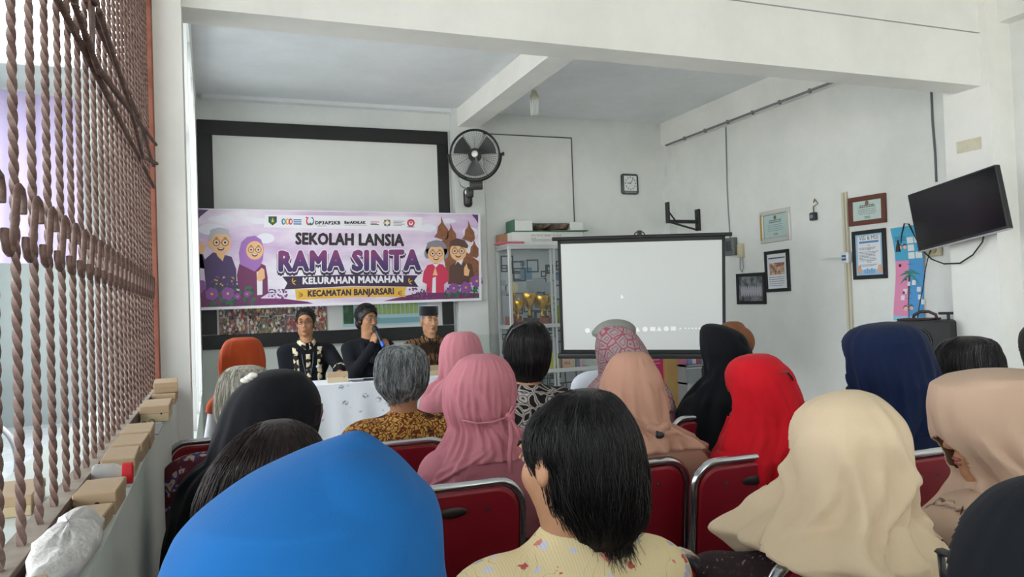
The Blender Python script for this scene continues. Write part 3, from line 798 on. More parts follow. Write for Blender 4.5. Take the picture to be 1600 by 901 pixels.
# ------------------------------------------------------------------ wall fan
fc = Vector(atY(742, 241, 7.93))
fdir = (Vector((0.35, 1.0, 0.10))).normalized()
fm = frame(fc, Vector((fdir.y, -fdir.x, 0)), Vector((0, 0, 1)) + Vector((0, -.1, 0)))
fan = thing('wall_fan', 'black round wall fan with a wire guard on the pilaster', 'fan', fm)
R_ = .268
def ring(q, r, y, tr, n=48, k=6): q.tube([(r * math.cos(2 * math.pi * i / n), y, r * math.sin(2 * math.pi * i / n)) for i in range(n)], tr, k, closed=True)
M_FAN = mat('fan_black', '#1d1e20', .4)
q = MB()
ring(q, R_, 0, .009); ring(q, R_ - .004, .05, .006)
q.build('guard_rim', M_FAN, fan, True)
q = MB()
for i in range(11): ring(q, .05 + i * .02, -.055 + .055 * ((.05 + i * .02) / R_) ** 2.5, .0013, 36, 4)
for i in range(12):
    a = 2 * math.pi * i / 12; q.tube([(rr * math.cos(a), -.057 + .057 * (rr / R_) ** 2.5, rr * math.sin(a)) for rr in (.04, .1, .16, .22, R_)], .002, 4)
for i in range(60):
    a = 2 * math.pi * i / 60; q.tube([(rr * math.cos(a), .06 + .05 * (1 - (rr / R_) ** 2), rr * math.sin(a)) for rr in (.06, .17, R_)], .0013, 4)
q.build('wire_guard', mat('guard_wire', '#2b2d2f', .45, .4), fan)
MB().lathe([(0, -.068), (.03, -.066), (.037, -.058), (.037, -.05)], 24, RX(math.pi / 2) @ Matrix.Scale(-1, 4, (0, 0, 1))).build('badge', mat('badge_silver', '#cfd3d4', .3, .3), fan, 40, True)
for i in range(3):
    q = MB(); a0 = 2 * math.pi * i / 3 + .5; rows = []
    for rr in (.03, .08, .14, .2, .235):
        wd = .5 if rr < .05 else .62
        rows.append([(rr * math.cos(a0 + wd * (s - .5) * 1.5), .02 + .03 * (s - .5) * -1, rr * math.sin(a0 + wd * (s - .5) * 1.5)) for s in (0, .25, .5, .75, 1)])
    q.grid(rows); q.grid([[(x, y + .003, z) for x, y, z in r_[::-1]] for r_ in rows]); q.build('blade', mat('blade_grey', '#3a3c3f', .35), fan, True)
MB().lathe([(0, .02), (.06, .02), (.075, .05), (.075, .13), (.05, .17), (0, .17)], 24, RX(-math.pi / 2)).build('motor', M_FAN, fan, 35, True)
q = MB(); q.tube([((R_ + .02) * math.cos(a), .03, (R_ + .02) * math.sin(a)) for a in [math.radians(180 + 180 * i / 24) for i in range(25)]], .011, 8)
for s in (-1, 1): q.tube([(s * (R_ - .005), .03, 0), (s * (R_ + .04), .03, 0)], .012, 8)
q.build('yoke', M_FAN, fan, 40)
for s in (1,): MB().lathe([(0, 0), (.018, 0), (.022, .012), (.018, .024), (0, .024)], 12, T(R_ + .03, .03, 0) @ RY(math.pi / 2)).build('knob', M_FAN, fan, 30)
MB().bbox((-.07, -.03, -R_ - .115), (.075, .09, -R_ - .02), .015, 2).build('control_box', M_FAN, fan, 40)
q = MB(); q.bbox((-.145, .06, -R_ - .30), (-.045, .2, -R_ - .09), .045, 4); q.bbox((-.11, .02, -R_ - .2), (-.03, .1, -R_ - .08), .02, 2); q.build('wall_bracket', M_FAN, fan, 40)
MB().lathe([(0, 0), (.03, 0), (.033, .01), (.03, .02), (0, .02)], 18, T(-.095, .065, -R_ - .135) @ RX(math.pi / 2)).build('dial', mat('badge_silver'), fan, 30)
MB().tube([(-.04, .12, -R_ + .01), (-.2, .14, -R_ + .04), (-.17, .14, -R_ - .06), (-.1, .12, -R_ - .1)], .004, 6).build('cord', M_CABLE, fan)

# ------------------------------------------------------------------ energy saving lamp under the ceiling
lp = thing('ceiling_lamp', 'white compact fluorescent bulb hanging from the ceiling beside the beam', 'lamp', T(3.131, 7.21, ZC))
MB().lathe([(0, 0), (.06, 0), (.06, -.012), (.035, -.02), (.03, -.06), (0, -.06)], 20).build('ceiling_cup', M_WHITE, lp, 40, True)
MB().lathe([(.02, -.055), (.03, -.07), (.032, -.09), (.045, -.105), (.047, -.14), (.04, -.15), (0, -.15)], 20).build('ballast', mat('aged_white', '#d8d3bd', .5), lp, 40, True)
for dx, dy in ((.02, .02), (-.02, .02), (.02, -.02), (-.02, -.02)):
    a = Vector((dx, dy, -.14)); d = Vector((.0, .0, 0))
    o_ = .011 if dx > 0 else -.011
    MB().tube([(dx - .009, dy, -.145), (dx - .009, dy, -.29), (dx - .005, dy, -.302), (dx + .005, dy, -.302), (dx + .009, dy, -.29), (dx + .009, dy, -.145)], .0075, 8).build('glass_tube', mat('lamp_glass', '#f1f3f1', .25), lp, 50)

# ------------------------------------------------------------------ glass display cabinet
CX0, CX1, CY0, CY1, CZ1 = 3.07, 4.15, 7.95, 8.36, 2.07
cb = thing('display_cabinet', 'tall aluminium and glass display cabinet behind the projection screen', 'cabinet', T(CX0, CY0, 0))
cw, cd, ch = CX1 - CX0, CY1 - CY0, CZ1
M_ALU = mat('aluminium', '#c9cdcd', .4, .35)
for x in (0, cw - .035):
    for y in (0, cd - .035): rect_part('post', M_ALU, cb, x, x + .035, 0, ch, y, y + .035, .003)
for z in (.02, .62, 1.13, ch - .05):
    rect_part('rail', M_ALU, cb, .035, cw - .035, z, z + .045, 0, .03, .003)
    rect_part('rail', M_ALU, cb, 0, .03, z, z + .045, .035, cd - .035, .003)
for z in (.05, .64, 1.15): rect_part('shelf', mat('shelf_glass', '#b9c6c6', .2, alpha=.75), cb, .01, cw - .01, z, z + .012, .03, cd - .02)
rect_part('top_panel', mat('cab_white', '#d8dada', .5), cb, 0, cw, ch - .012, ch + .008, 0, cd)
M_GL = mat('clear_glass', '#e6f0ee', .06, alpha=.05)
for i, (x0, x1, yy) in enumerate(((.035, cw * .5 + .03, .012), (cw * .5 - .03, cw - .035, .022))):
    for z0, z1 in ((1.175, ch - .05), (.665, 1.13), (.06, .62)):
        dr = rect_part('sliding_door', M_GL, cb, x0, x1, z0, z1, yy, yy + .005)
        rect_part('door_stile', M_ALU, dr, x1 - .022 if i == 0 else x0, x1 if i == 0 else x0 + .022, z0, z1, yy - .004, yy + .009)
rect_part('side_glass', M_GL, cb, .012, .017, .06, ch - .05, .035, cd - .035)
bk = rect_part('back_sheet', mat('backing_paper', '#b7bfc4', .7, var=(5, .15)), cb, .01, cw - .01, .03, ch - .03, cd - .014, cd - .004)
r2 = random.Random(11); q = MB(); q2 = MB(); q3 = MB()
for i in range(150):
    x, z, s = r2.uniform(.02, cw - .2), r2.uniform(.06, ch - .22), r2.uniform(.06, .16)
    yy = cd - .0155 - i * .00002
    if i % 3 == 0: (q3 if i % 2 else q2).box((x, yy - .0004, z), (x + s, yy, z + s))
    else:
        b = .016
        for lo, hi in (((x, z), (x + s, z + b)), ((x, z + s - b), (x + s, z + s)), ((x, z), (x + b, z + s)), ((x + s - b, z), (x + s, z + s))): q.box((lo[0], yy - .0008, lo[1]), (hi[0], yy, hi[1]))
q.build('printed_outlines', mat('print_charcoal', '#39434a', .7), cb); q2.build('printed_squares', mat('print_blue', '#6586a0', .7), cb); q3.build('printed_squares', mat('print_grey', '#97a1a7', .7), cb)
# trophies
M_GOLD = mat('gold_plastic', '#c9a03c', .25, .85); M_TBASE = mat('trophy_base', '#7c3a2e', .4); 
def trophy(label, x, y, z, h, kind=0):
    t = thing('trophy', label, 'trophy', T(x, y, z), 'trophies in the glass cabinet')
    k = h / .3
    MB().bbox((-.04 * k, -.04 * k, 0), (.04 * k, .04 * k, .06 * k), .004).build('base', M_TBASE if kind != 2 else mat('base_dark', '#2c2a2b', .4), t)
    pr = [(.012, .06), (.02, .075), (.01, .09), (.01, .13), (.03, .15), (.05, .19), (.058, .24), (.055, .25), (.045, .245), (.0, .2)] if kind != 1 else [(.012, .06), (.02, .08), (.012, .1), (.012, .16), (.02, .18), (.02, .2), (0, .2)]
    MB().lathe([(a * k, b * k) for a, b in pr], 20).build('cup', M_GOLD, t, 50, True)
    if kind == 1:
        MB().lathe([(0, 0), (.035 * k, 0), (.035 * k, .012 * k), (0, .012 * k)], 24, T(0, .006, .23 * k) @ RX(math.pi / 2)).build('medallion', mat('pale_gold', '#d9d0a0', .3, .5), t, 40)
    else:
        for s in (-1, 1):
            MB().tube([(s * .045 * k, 0, .17 * k), (s * .08 * k, 0, .19 * k), (s * .085 * k, 0, .22 * k), (s * .055 * k, 0, .24 * k)], .005 * k, 6).build('handle', M_GOLD, t, True)
    return t
trophy('pale gold medallion trophy at the left end of the cabinet shelf', 3.17, 8.12, 1.162 , .56, 1)
trophy('gold cup trophy in front of the medallion trophy at the left of the cabinet', 3.19, 8.02, 1.162, .34, 0)
trophy('gold cup trophy on a dark base in the middle of the cabinet shelf', 3.36, 8.10, 1.162, .44, 2)
trophy('gold cup trophy on a red base right of the middle of the cabinet shelf', 3.50, 8.06, 1.162, .40, 0)
trophy('small gold cup trophy beside the cabinet door edge', 3.60, 8.14, 1.162, .40, 0)
q = MB(); q.bbox((3.74, 8.05, 1.162), (3.98, 8.2, 1.37), .006); q.bbox((3.735, 8.045, 1.33), (3.985, 8.205, 1.372), .004)
tag(q.build('lime_box', mat('lime_card', '#a8bb3c', .6)), 'lime green lidded box on the upper cabinet shelf', 'box')
q = MB(); q.bbox((3.43, 8.02, .652), (3.62, 8.1, .86), .006, mx=T(3.5, 8.06, .65) @ RY(.25) @ T(-3.5, -8.06, -.65))
tag(q.build('lime_folder', mat('lime_card2', '#c4c92f', .6)), 'tilted lime yellow folder on the lower cabinet shelf', 'folder')
bk_cols = ['#c9a58c', '#7fa2b8', '#b8c4c6', '#a35b5b', '#d2c9a2', '#5f7f92', '#c98f9d']
for i in range(7):
    x = 3.66 + i * .045; hgt = .17 + .03 * ((i * 7) % 3)
    t = thing('book', 'upright %s book, number %d from the left on the lower cabinet shelf' % (['tan', 'blue', 'pale grey', 'red', 'cream', 'slate', 'pink'][i], i + 1), 'book', T(x, 8.02, .652), 'books in the cabinet')
    cv_ = rect_part('cover', mat('book_%d' % i, bk_cols[i], .6), t, 0, .035, 0, hgt, 0, .14, .002); rect_part('pages', mat('paper_white'), cv_, .004, .031, hgt - .004, hgt + .0008, .004, .136)
q = MB(); q.bbox((3.70, 7.985, .652), (3.83, 8.0, .84), .002, mx=T(3.7, 8, .65) @ RX(-.06) @ T(-3.7, -8, -.65)); t = tag(q.build('pamphlet', mat('pamphlet_peach', '#cfa78d', .6)), 'peach coloured booklet lettered PKK leaning at the front of the cabinet', 'booklet')
lettering('PKK', mat('print_dark', '#2c2a2e', .6), t, None, 3.72, .70, .03, 7.978, .0)
# boxes lying on the cabinet
def carton(name, label, x, y, z, sx, sy, sz, m, rz=0.0, band=None, hole=False, lid=True):
    t = thing(name, label, 'box', T(x, y, z) @ RZ(rz))
    MB().bbox((-sx / 2, -sy / 2, 0), (sx / 2, sy / 2, sz), .003).build('body', m, t)
    return t
ct = carton('carton', 'long white printed carton on the cabinet, below the green and white one', 3.58, 8.13, 2.078, .86, .3, .135, mat('carton_white', '#dcdedb', .6, var=(6, .08)), -.04)
lettering('PATIENT BABY SCALE', mat('print_red', '#9a5a52', .6), ct, None, -.2, .085, .022, -.1505, .0, width=.36)
lettering('BS 100', mat('print_dark'), ct, None, -.2, .055, .014, -.1505, .0)
lines(ct, mat('print_dark'), -.2, .36, [.03, .045], -.1505, .004, .3, seed=4)
rect_part('end_flap', mat('carton_white'), ct, .43, .56, .05, .062, -.12, .1)
c2 = thing('carton', 'open green and white carton stacked on top of the cabinet boxes', 'box', T(3.60, 8.13, 2.215) @ RZ(-.06))
M_CG = mat('carton_green', '#3e6b55', .6)
for nm, a in (('bottom', (-.45, .45, 0, .012, -.15, .15)), ('back_side', (-.42, .42, .012, .13, .14, .15)), ('front_flap', (.0, .46, .0, .012, -.2, -.15))): rect_part(nm, M_CG, c2, *a)
rect_part('green_end', M_CG, c2, -.42, -.41, .012, .14, -.15, .14); 
rect_part('white_end', mat('carton_white'), c2, -.41, -.2, .012, .13, -.152, .135, .003); rect_part('white_end', mat('carton_white'), c2, .26, .42, .012, .11, -.152, .135, .003)
q = MB(); r3 = random.Random(4)
q.grid([[(-.2 + .46 * i / 16, -.14 + .24 * j / 6, .05 + .05 * math.sin(i * .9 + j) * math.sin(j * .6 + .4) + .02 * r3.random()) for i in range(17)] for j in range(7)])
q.build('crumpled_lining', mat('kraft_lining', '#8d7361', .8, var=(9, .5)), c2, True)
carton('carton', 'small brown carton behind the long white carton on the cabinet', 3.12, 8.25, 2.078, .09, .16, .13, mat('carton_brown', '#a3795c', .7))
q = MB(); q.bbox((2.98, 7.97, 2.078), (3.28, 8.15, 2.105), .012, 2); tag(q.build('pink_pouch', mat('pink_vinyl', '#c76a78', .5)), 'flat pink pouch sticking out over the left cabinet edge', 'pouch')

# ------------------------------------------------------------------ tripod projection screen
sx_ = Vector((0.843, -0.537, -0.024)); sz_ = Vector((-0.05, -0.124, 0.991))
scn = thing('projection_screen', 'white tripod projection screen with black borders', 'projection screen', frame(Vector((3.656, 6.146, 1.437)), sx_, sz_))
W_, H_ = 1.5, 1.056
rect_part('fabric', mat('screen_white', '#d3d6d4', .7), scn, -W_ / 2 + .02, W_ / 2 - .02, -H_ / 2 + .02, H_ / 2 - .02, 0, .003)
for a in ((-W_ / 2, -W_ / 2 + .028, -H_ / 2, H_ / 2), (W_ / 2 - .028, W_ / 2, -H_ / 2, H_ / 2), (-W_ / 2, W_ / 2, H_ / 2 - .035, H_ / 2), (-W_ / 2, W_ / 2, -H_ / 2 - .01, -H_ / 2 + .028)):
    rect_part('black_border', M_BLACK, scn, a[0], a[1], a[2], a[3], -.0015, .004)
MB().tube([(-W_ / 2 - .05, .0, H_ / 2 + .012), (W_ / 2 + .06, .0, H_ / 2 + .012)], .018, 10).build('top_rod', M_DARK, scn, 50)
MB().bbox((-W_ / 2 - .03, -.025, -H_ / 2 - .055), (W_ / 2 + .03, .035, -H_ / 2 - .005), .012, 2).build('roller_case', M_DARK, scn, 40)
q = MB(); q.tube([(0 + .045 * math.cos(a), .01, H_ / 2 + .03 + .03 * math.sin(a)) for a in [math.pi * i / 12 for i in range(13)]], .005, 6); q.bbox((-.02, -.012, H_ / 2 + .01), (.02, .02, H_ / 2 + .07), .006); q.build('hanger', M_DARK, scn)
MB().tube([(0, .05, H_ / 2 + .03), (0, .06, -H_ / 2 - .85)], .014, 10).build('mast', M_DARK, scn, 50)
for i in range(3):
    a = math.radians(90 + 120 * i); MB().tube([(0, .06, -H_ / 2 - .35), (.42 * math.cos(a), .06 + .42 * math.sin(a), -H_ / 2 - .86)], .011, 8).build('leg', M_DARK, scn, 50)
q = MB(); r2 = random.Random(9)
ic = [(918, 516), (934, 515.5), (947, 515), (961, 515), (984, 515), (996, 514.5), (1008, 514), (1020, 513.8), (1030, 513.5), (1041, 513.3), (1052, 513), (1063, 512.8)]
M_IC = mat('projected_icons', '#ffffff', .7)
inv = scn.matrix_world.inverted()
def to_screen(px, py):
    o = inv @ Vector(_C); d = inv.to_3x3() @ Vector(ray(px, py)); return o + d * (-.0006 - o.y) * (1 / d.y)
def icon(q): q.build('projected_icon', M_IC, scn)
for i, (x, y) in enumerate(ic):
    p = to_screen(x, y); s = .024 if i < 11 else .012; q = MB()
    if i % 3 == 0: q.raw([(p.x + s * math.cos(a), p.y, p.z + s * math.sin(a)) for a in [2 * math.pi * k / 12 for k in range(12)]], [tuple(range(12))])
    elif i % 3 == 1: q.box((p.x - s, p.y - .0003, p.z - s * .8), (p.x + s, p.y, p.z + s * .8))
    else: q.raw([(p.x - s, p.y, p.z - s * .8), (p.x + s, p.y, p.z - s * .8), (p.x, p.y, p.z + s)], [(0, 1, 2)])
    icon(q)
for i in range(7):
    p = to_screen(1071 + i * 5.5, 512.6); q = MB(); q.box((p.x - .008, p.y - .0003, p.z - .006), (p.x + .008, p.y, p.z + .006)); icon(q)
p = to_screen(972, 463); MB().raw([(p.x - .012, p.y, p.z - .02), (p.x + .015, p.y, p.z - .012), (p.x - .008, p.y, p.z + .022)], [(0, 1, 2)]).build('projected_pointer', M_IC, scn)

# things below and right of the screen
mg = thing('roll_up_stand', 'magenta roll up stand under the right end of the screen', 'banner', T(4.74, 7.75, 0))
rect_part('sheet', mat('magenta_vinyl', '#b5265f', .5), mg, -.13, .13, .06, .80, -.004, 0); rect_part('cassette', M_ALU, mg, -.15, .15, 0, .07, -.06, .06, .01); lines(mg, mat('pink_print', '#d990ad', .5), -.1, .1, [.7, .66, .4, .36], -.0046, .012, .4)
sh = thing('low_shelf', 'low grey shelf unit with books in the corner', 'shelf', T(5.20, 7.72, 0))
for z in (.02, .42, .62): rect_part('shelf_board', mat('shelf_grey', '#8c9092', .5), sh, -.18, .22, z, z + .02, -.2, .2)
for x in (-.18, .2): rect_part('side_panel', mat('shelf_grey'), sh, x, x + .02, 0, .64, -.2, .2)
for i in range(5):
    t = tag(rect_part('magazine', mat('mag_%d' % i, ['#b26a8c', '#7d86b8', '#c9c2cf', '#a84f63', '#6f8fb0'][i], .5), None, 5.05 + i * .062, 5.105 + i * .062, .642, .80 + .02 * (i % 2), 7.6, 7.8, .003), '%s magazine standing on the low corner shelf' % ['pink', 'blue', 'pale', 'red', 'sky blue'][i], 'magazine', 'magazines on the low shelf')
tag(carton('tall_carton', 'tall tan cardboard carton beside the magenta stand', 4.965, 7.78, 0, .19, .2, .81, mat('carton_tan', '#b7935a', .7, var=(5, .15))))
gb = carton('storage_tub', 'grey lidded tub on the low corner shelf', 5.14, 7.62, .44, .2, .2, .15, mat('tub_grey', '#83878a', .5)); rect_part('lid', mat('tub_lid', '#a5a9aa', .5), gb, -.105, .105, .15, .172, -.105, .105, .004)

# ------------------------------------------------------------------ things on the right wall (local x runs towards the viewer along the wall)
def rw(px, py, off=0.0, X=XR):
    p = atX(px, py, X); return frame(Vector((X - off, p[1], p[2])), Vector((0, -1, 0)), Vector((0, 0, 1)))
def rw_quad(tl, tr, br, bl, X=XR):
    P = [atX(*c, X) for c in (tl, tr, br, bl)]
    w = ((P[0][1] - P[1][1]) + (P[3][1] - P[2][1])) / 2; h = ((P[0][2] - P[3][2]) + (P[1][2] - P[2][2])) / 2
    c = sum(P) / 4
    ex = Vector((0, (P[1][1] - P[0][1] + P[2][1] - P[3][1]), (P[1][2] - P[0][2] + P[2][2] - P[3][2])))
    ez = Vector((0, (P[0][1] - P[3][1] + P[1][1] - P[2][1]), (P[0][2] - P[3][2] + P[1][2] - P[2][2])))
    return frame(Vector(c), ex, ez), w, h
M_INK = mat('print_grey_ink', '#5d6a6a', .6)
def cert_face(bg, ink='#5d6a6a', seed=1):
    def f(t, w, h, y):
        rect_part('certificate', mat('cert_' + bg[1:], bg, .5, var=(14, .07)), t, -w / 2 * .97, w / 2 * .97, -h / 2 * .96, h / 2 * .96, y, y + .0005)
        m = mat('ink_' + ink[1:], ink, .6)
        q = MB(); q.raw([(.022 * math.cos(a), y - .0004, h * .36 + .022 * math.sin(a)) for a in [math.pi * 2 * i / 14 for i in range(14)]], [tuple(range(14))]); q.build('emblem', mat('emblem_brown', '#7d6448', .5), t)
        lines(t, m, -w * .28, w * .28, [h * .22, h * .14], y - .0004, .010, .3, seed=seed, center=True)
        lines(t, m, -w * .36, w * .36, [h * (.04 - .08 * i) for i in range(4)], y - .0004, .004, .3, seed=seed + 1, center=True)
        lines(t, m, -w * .1, w * .12, [-h * .34, -h * .4], y - .0004, .006, .2, seed=seed + 2, center=True)
    return f
mx, w, h = rw_quad((1189, 332), (1235, 323), (1238, 374), (1193, 381))
t = picture('picture_frame', 'certificate in a silver and gold frame on the right wall', 'picture', mx, w, h, .045, mat('silver_frame', '#d2d3cf', .3, .4), cert_face('#b6cdc8', seed=3), .03)
rect_part('gold_edge', mat('gold_edge', '#d8b45f', .3, .6), t, -w / 2 + .004, -w / 2 + .03, -h / 2 + .03, h / 2 - .03, -.032, -.02)
mx, w, h = rw_quad((1195, 394), (1233, 388), (1237, 455), (1200, 456))
def doc_face(t, w, h, y):
    rect_part('document', mat('doc_paper', '#dfe3e8', .5), t, -w / 2, w / 2, -h / 2, h / 2, y, y + .0005)
    rect_part('photo', noise_photo('meeting_photo', ['#3a2422', '#8a4d40', '#d9bfa2', '#ead9c2'], 16, 2), t, -w * .38, w * .38, -h * .1, h * .24, y - .0006, y)
    lines(t, mat('ink_navy', '#2d3550', .6), -w * .42, w * .42, [h * .36], y - .0005, .014, .05)
    lines(t, mat('ink_navy'), -w * .42, w * .42, [-h * (.18 + .06 * i) for i in range(5)], y - .0005, .005, .2, seed=8)
picture('picture_frame', 'tall black frame with a printed page and meeting photo', 'picture', mx, w, h, .035, M_BLACK, doc_face, .025)
mx, w, h = rw_quad((1151, 428), (1196, 425), (1199, 475), (1155, 475))
def group_photo(t, w, h, y):
    rect_part('photo', noise_photo('group_photo_print', ['#23282a', '#4a5254', '#8f8f94', '#b7a8b0'], 9, 5), t, -w / 2, w / 2, -h / 2, h / 2, y, y + .0005)
    q = MB(); r3 = random.Random(6)
    for i in range(9):
        x = -w * .38 + w * .76 * i / 8; q.raw([(x + .02 * math.cos(a), y - .0004, -h * .1 + .06 * math.sin(a)) for a in [math.pi * 2 * k / 10 for k in range(10)]], [tuple(range(10))])
    q.build('figures', mat('photo_white', '#a9a7b2', .5), t)
picture('picture_frame', 'black framed group photo low on the wall beside the screen', 'picture', mx, w, h, .035, M_BLACK, group_photo, .025)
mx, w, h = rw_quad((1328, 310), (1385, 301), (1387, 347), (1330, 354))
picture('picture_frame', 'certificate in a red brown wooden frame above the vision notice', 'picture', mx, w, h, .04, mat('redbrown_wood', '#6e3d2e', .45, var=(20, .25)), cert_face('#c6d8d2', seed=9), .03)
mx, w, h = rw_quad((1333, 362), (1385, 356), (1388, 434), (1336, 437))
def visi(t, w, h, y):
    rect_part('notice', mat('notice_blue', '#9cc0dc', .5), t, -w / 2, w / 2, -h / 2, h / 2, y, y + .0005)
    rect_part('text_field', mat('doc_paper'), t, -w * .42, w * .42, -h * .36, h * .46, y - .0005, y)
    lettering('VISI & MISI', mat('print_dark'), t, None, 0, h * .36, .035, y - .001, .0, anchor='c', width=w * .7)
    rect_part('heading_band', mat('band_blue', '#5d83b8', .5), t, -w * .36, w * .36, h * .28, h * .33, y - .001, y)
    for i, z in enumerate((.2, .1, -.2)): lettering(('Visi', 'Misi', 'Motto')[i], mat('print_dark'), t, None, 0, h * z, .014, y - .001, .0, anchor='c')
    lines(t, mat('ink_navy'), -w * .36, w * .36, [h * (.16 - .03 * i) for i in range(2)] + [h * (.06 - .035 * i) for i in range(7)] + [-h * .25, -h * .28], y - .001, .004, .3, seed=12)
    for s in (-1, 1):
        q = MB(); q.raw([(s * w * .38 + .025 * math.cos(a), y - .001, -h * .36 + .04 * math.sin(a)) for a in [math.pi * 2 * k / 12 for k in range(12)]], [tuple(range(12))]); q.build('printed_figure', mat('print_peach', '#d8a58a', .5), t)
    q = MB()
    for i in range(5): q.box((-.06 + i * .025, y - .001, -h * .46), (-.042 + i * .025, y, -h * .36 + .01 * (i % 2)))
    q.build('printed_skyline', mat('print_sky', '#6fa0cf', .5), t)
picture('picture_frame', 'black framed vision and mission notice with a pale blue border', 'picture', mx, w, h, .035, M_BLACK, visi, .025)
# growth chart: a thin vinyl sheet, wavy
P_ = [atX(x, y, XR - .02) for x, y in ((1391, 357), (1437, 350), (1446, 503), (1397, 500))]
gc = thing('growth_chart', 'blue and pink height chart with a palm tree pinned under the television', 'poster', frame(Vector(P_[0]), (0, -1, 0), (0, 0, 1)))
def gcp(u, v, lay=0):
    yl = P_[0][1] + (P_[3][1] - P_[0][1]) * v; yr = P_[1][1] + (P_[2][1] - P_[1][1]) * v
    zl = P_[0][2] + (P_[3][2] - P_[0][2]) * v; zr = P_[1][2] + (P_[2][2] - P_[1][2]) * v
    y = yl + (yr - yl) * u - .035 * math.sin(math.pi * v * 1.0) * (1 if u < .5 else .3) - .02 * math.sin(2 * math.pi * v); z = zl + (zr - zl) * u
    return (P_[0][1] - y, -.0007 * lay - .012 * math.sin(2.2 * math.pi * v) * (1 + .3 * u), z - P_[0][2])
def gquad(q, u0, u1, v0, v1, lay, n=10): q.grid([[gcp(u0 + (u1 - u0) * i / 4, v0 + (v1 - v0) * j / n, lay) for i in range(5)] for j in range(n + 1)])
for nm, m, a in (('vinyl_sheet', mat('chart_white', '#e4e6e8', .5), (0, 1, 0, 1, 0)), ('header', mat('chart_sky', '#49a9cf', .5), (0, 1, 0, .36, 1)), ('pink_field', mat('chart_pink', '#e58fb6', .5), (0, .52, .36, .95, 1)), ('blue_field', mat('chart_blue', '#4f9bd6', .5), (.52, 1, .36, .95, 1)), ('footer', mat('chart_pale', '#8fcbe4', .5), (0, 1, .95, 1, 1)), ('palm_trunk', mat('chart_trunk', '#5c6a70', .5), (.49, .54, .5, .98, 2))):
    q = MB(); gquad(q, *a, n=24); q.build(nm, m, gc, True)
q = MB()
for r_ in range(3):
    for c_ in range(2):
        if (r_, c_) != (1, 1): gquad(q, .52 + c_ * .24, .73 + c_ * .24, .12 + r_ * .08, .185 + r_ * .08, 2, 3)
for (u, v) in ((.4, .58), (.28, .66), (.22, .73), (.62, .57), (.78, .64), (.82, .72), (.92, .77)): gquad(q, u, u + .12, v, v + .05, 2, 3)
q.build('white_tiles', mat('chart_white'), gc)
q = MB()
for a, L in ((-2.9, .42), (-2.4, .34), (2.7, .4), (-.3, .42), (-.8, .34), (.45, .38)):
    n = 8; l_ = []; r_ = []
    for i in range(n + 1):
        t_ = i / n; wd = .025 * math.sin(math.pi * t_); u, v = .515 + math.cos(a) * L * t_, .5 + math.sin(a) * L * t_ * .33 + .06 * t_ * t_
        l_.append(gcp(u - math.sin(a) * wd * 1.2, v + math.cos(a) * wd * .5, 3)); r_.append(gcp(u + math.sin(a) * wd * 1.2, v - math.cos(a) * wd * .5, 3))
    q.grid([l_, r_])
q.build('palm_leaves', mat('chart_palm', '#3f8a78', .5), gc)
for u, v, r_ in ((.2, .22, .07), (.38, .22, .06), (.40, .87, .07), (.62, .86, .06)):
    MB().raw([gcp(u + r_ * math.cos(a), v + r_ * .35 * math.sin(a), 3) for a in [2 * math.pi * k / 12 for k in range(12)]], [tuple(range(12))]).build('printed_face', mat('print_peach2', '#e9b9a8', .5), gc)
for u, v, r_ in ((.2, .205, .075), (.38, .205, .065), (.39, .86, .075), (.62, .85, .065), (.15, .41, .05), (.34, .56, .04), (.3, .7, .04)):
    MB().raw([gcp(u + r_ * math.cos(a), v + r_ * .35 * math.sin(a), 2.6) for a in [2 * math.pi * k / 12 for k in range(12)]], [tuple(range(12))]).build('printed_hair', mat('print_hair', '#4a3340', .5), gc)
q = MB(); 
for i in range(4): gquad(q, .08, .45, .10 + .015 * i, .106 + .015 * i, 2, 2)
for i in range(9): gquad(q, .40, .62, .40 + .06 * i, .404 + .06 * i, 3, 2)
q.build('printed_lines', mat('chart_ink', '#2a5f80', .5), gc)
# height rod
hr = thing('height_rod', 'cream height measuring rod with a slider on the right wall', 'height rod', frame(Vector((XR, atX(1321, 300, XR)[1], 0)), (0, -1, 0), (0, 0, 1)))
M_CREAM = mat('cream_plastic', '#cfcab3', .5)
zt = atX(1321, 300, XR)[2]
q = MB(); q.bbox((-.03, -.03, .9), (.03, 0, zt), .004); q.build('rod', M_CREAM, hr); rect_part('groove', mat('groove_grey', '#a9a592', .6), hr, .0, .018, .9, zt - .01, -.032, -.028)
zs = atX(1330, 402, XR)[2]
MB().bbox((-.05, -.06, zs - .05), (.05, 0, zs + .05), .008).build('slider', mat('slider_white', '#dfe4e6', .4), hr); rect_part('window', mat('slider_blue', '#38618f', .4), hr, -.02, .03, zs - .025, zs + .025, -.062, -.058)
MB().bbox((-.05, -.3, zs - .008), (.03, -.05, zs + .004), .003).build('headpiece', mat('slider_white'), hr)
# small hanging tape and keys on a hook
th = thing('hanging_buzzer', 'small dark device hanging from a brass hook on the right wall', 'device', rw(1274, 335))
MB().bbox((-.035, -.05, -.06), (.035, 0, .02), .012, 2).build('body', mat('device_dark', '#33373a', .4), th, 40)
MB().lathe([(0, 0), (.02, 0), (.02, .006), (0, .006)], 16, T(0, -.048, -.02) @ RX(math.pi / 2)).build('lens', mat('lens_grey', '#878d92', .2), th)
q = MB(); q.tube([(0, -.02, .02), (.0, -.02, .08), (.05, -.01, .10), (.01, -.01, .15), (-.01, -.005, .12)], .006, 6); q.build('hook', mat('brass', '#8f7a58', .35, .8), th, True)
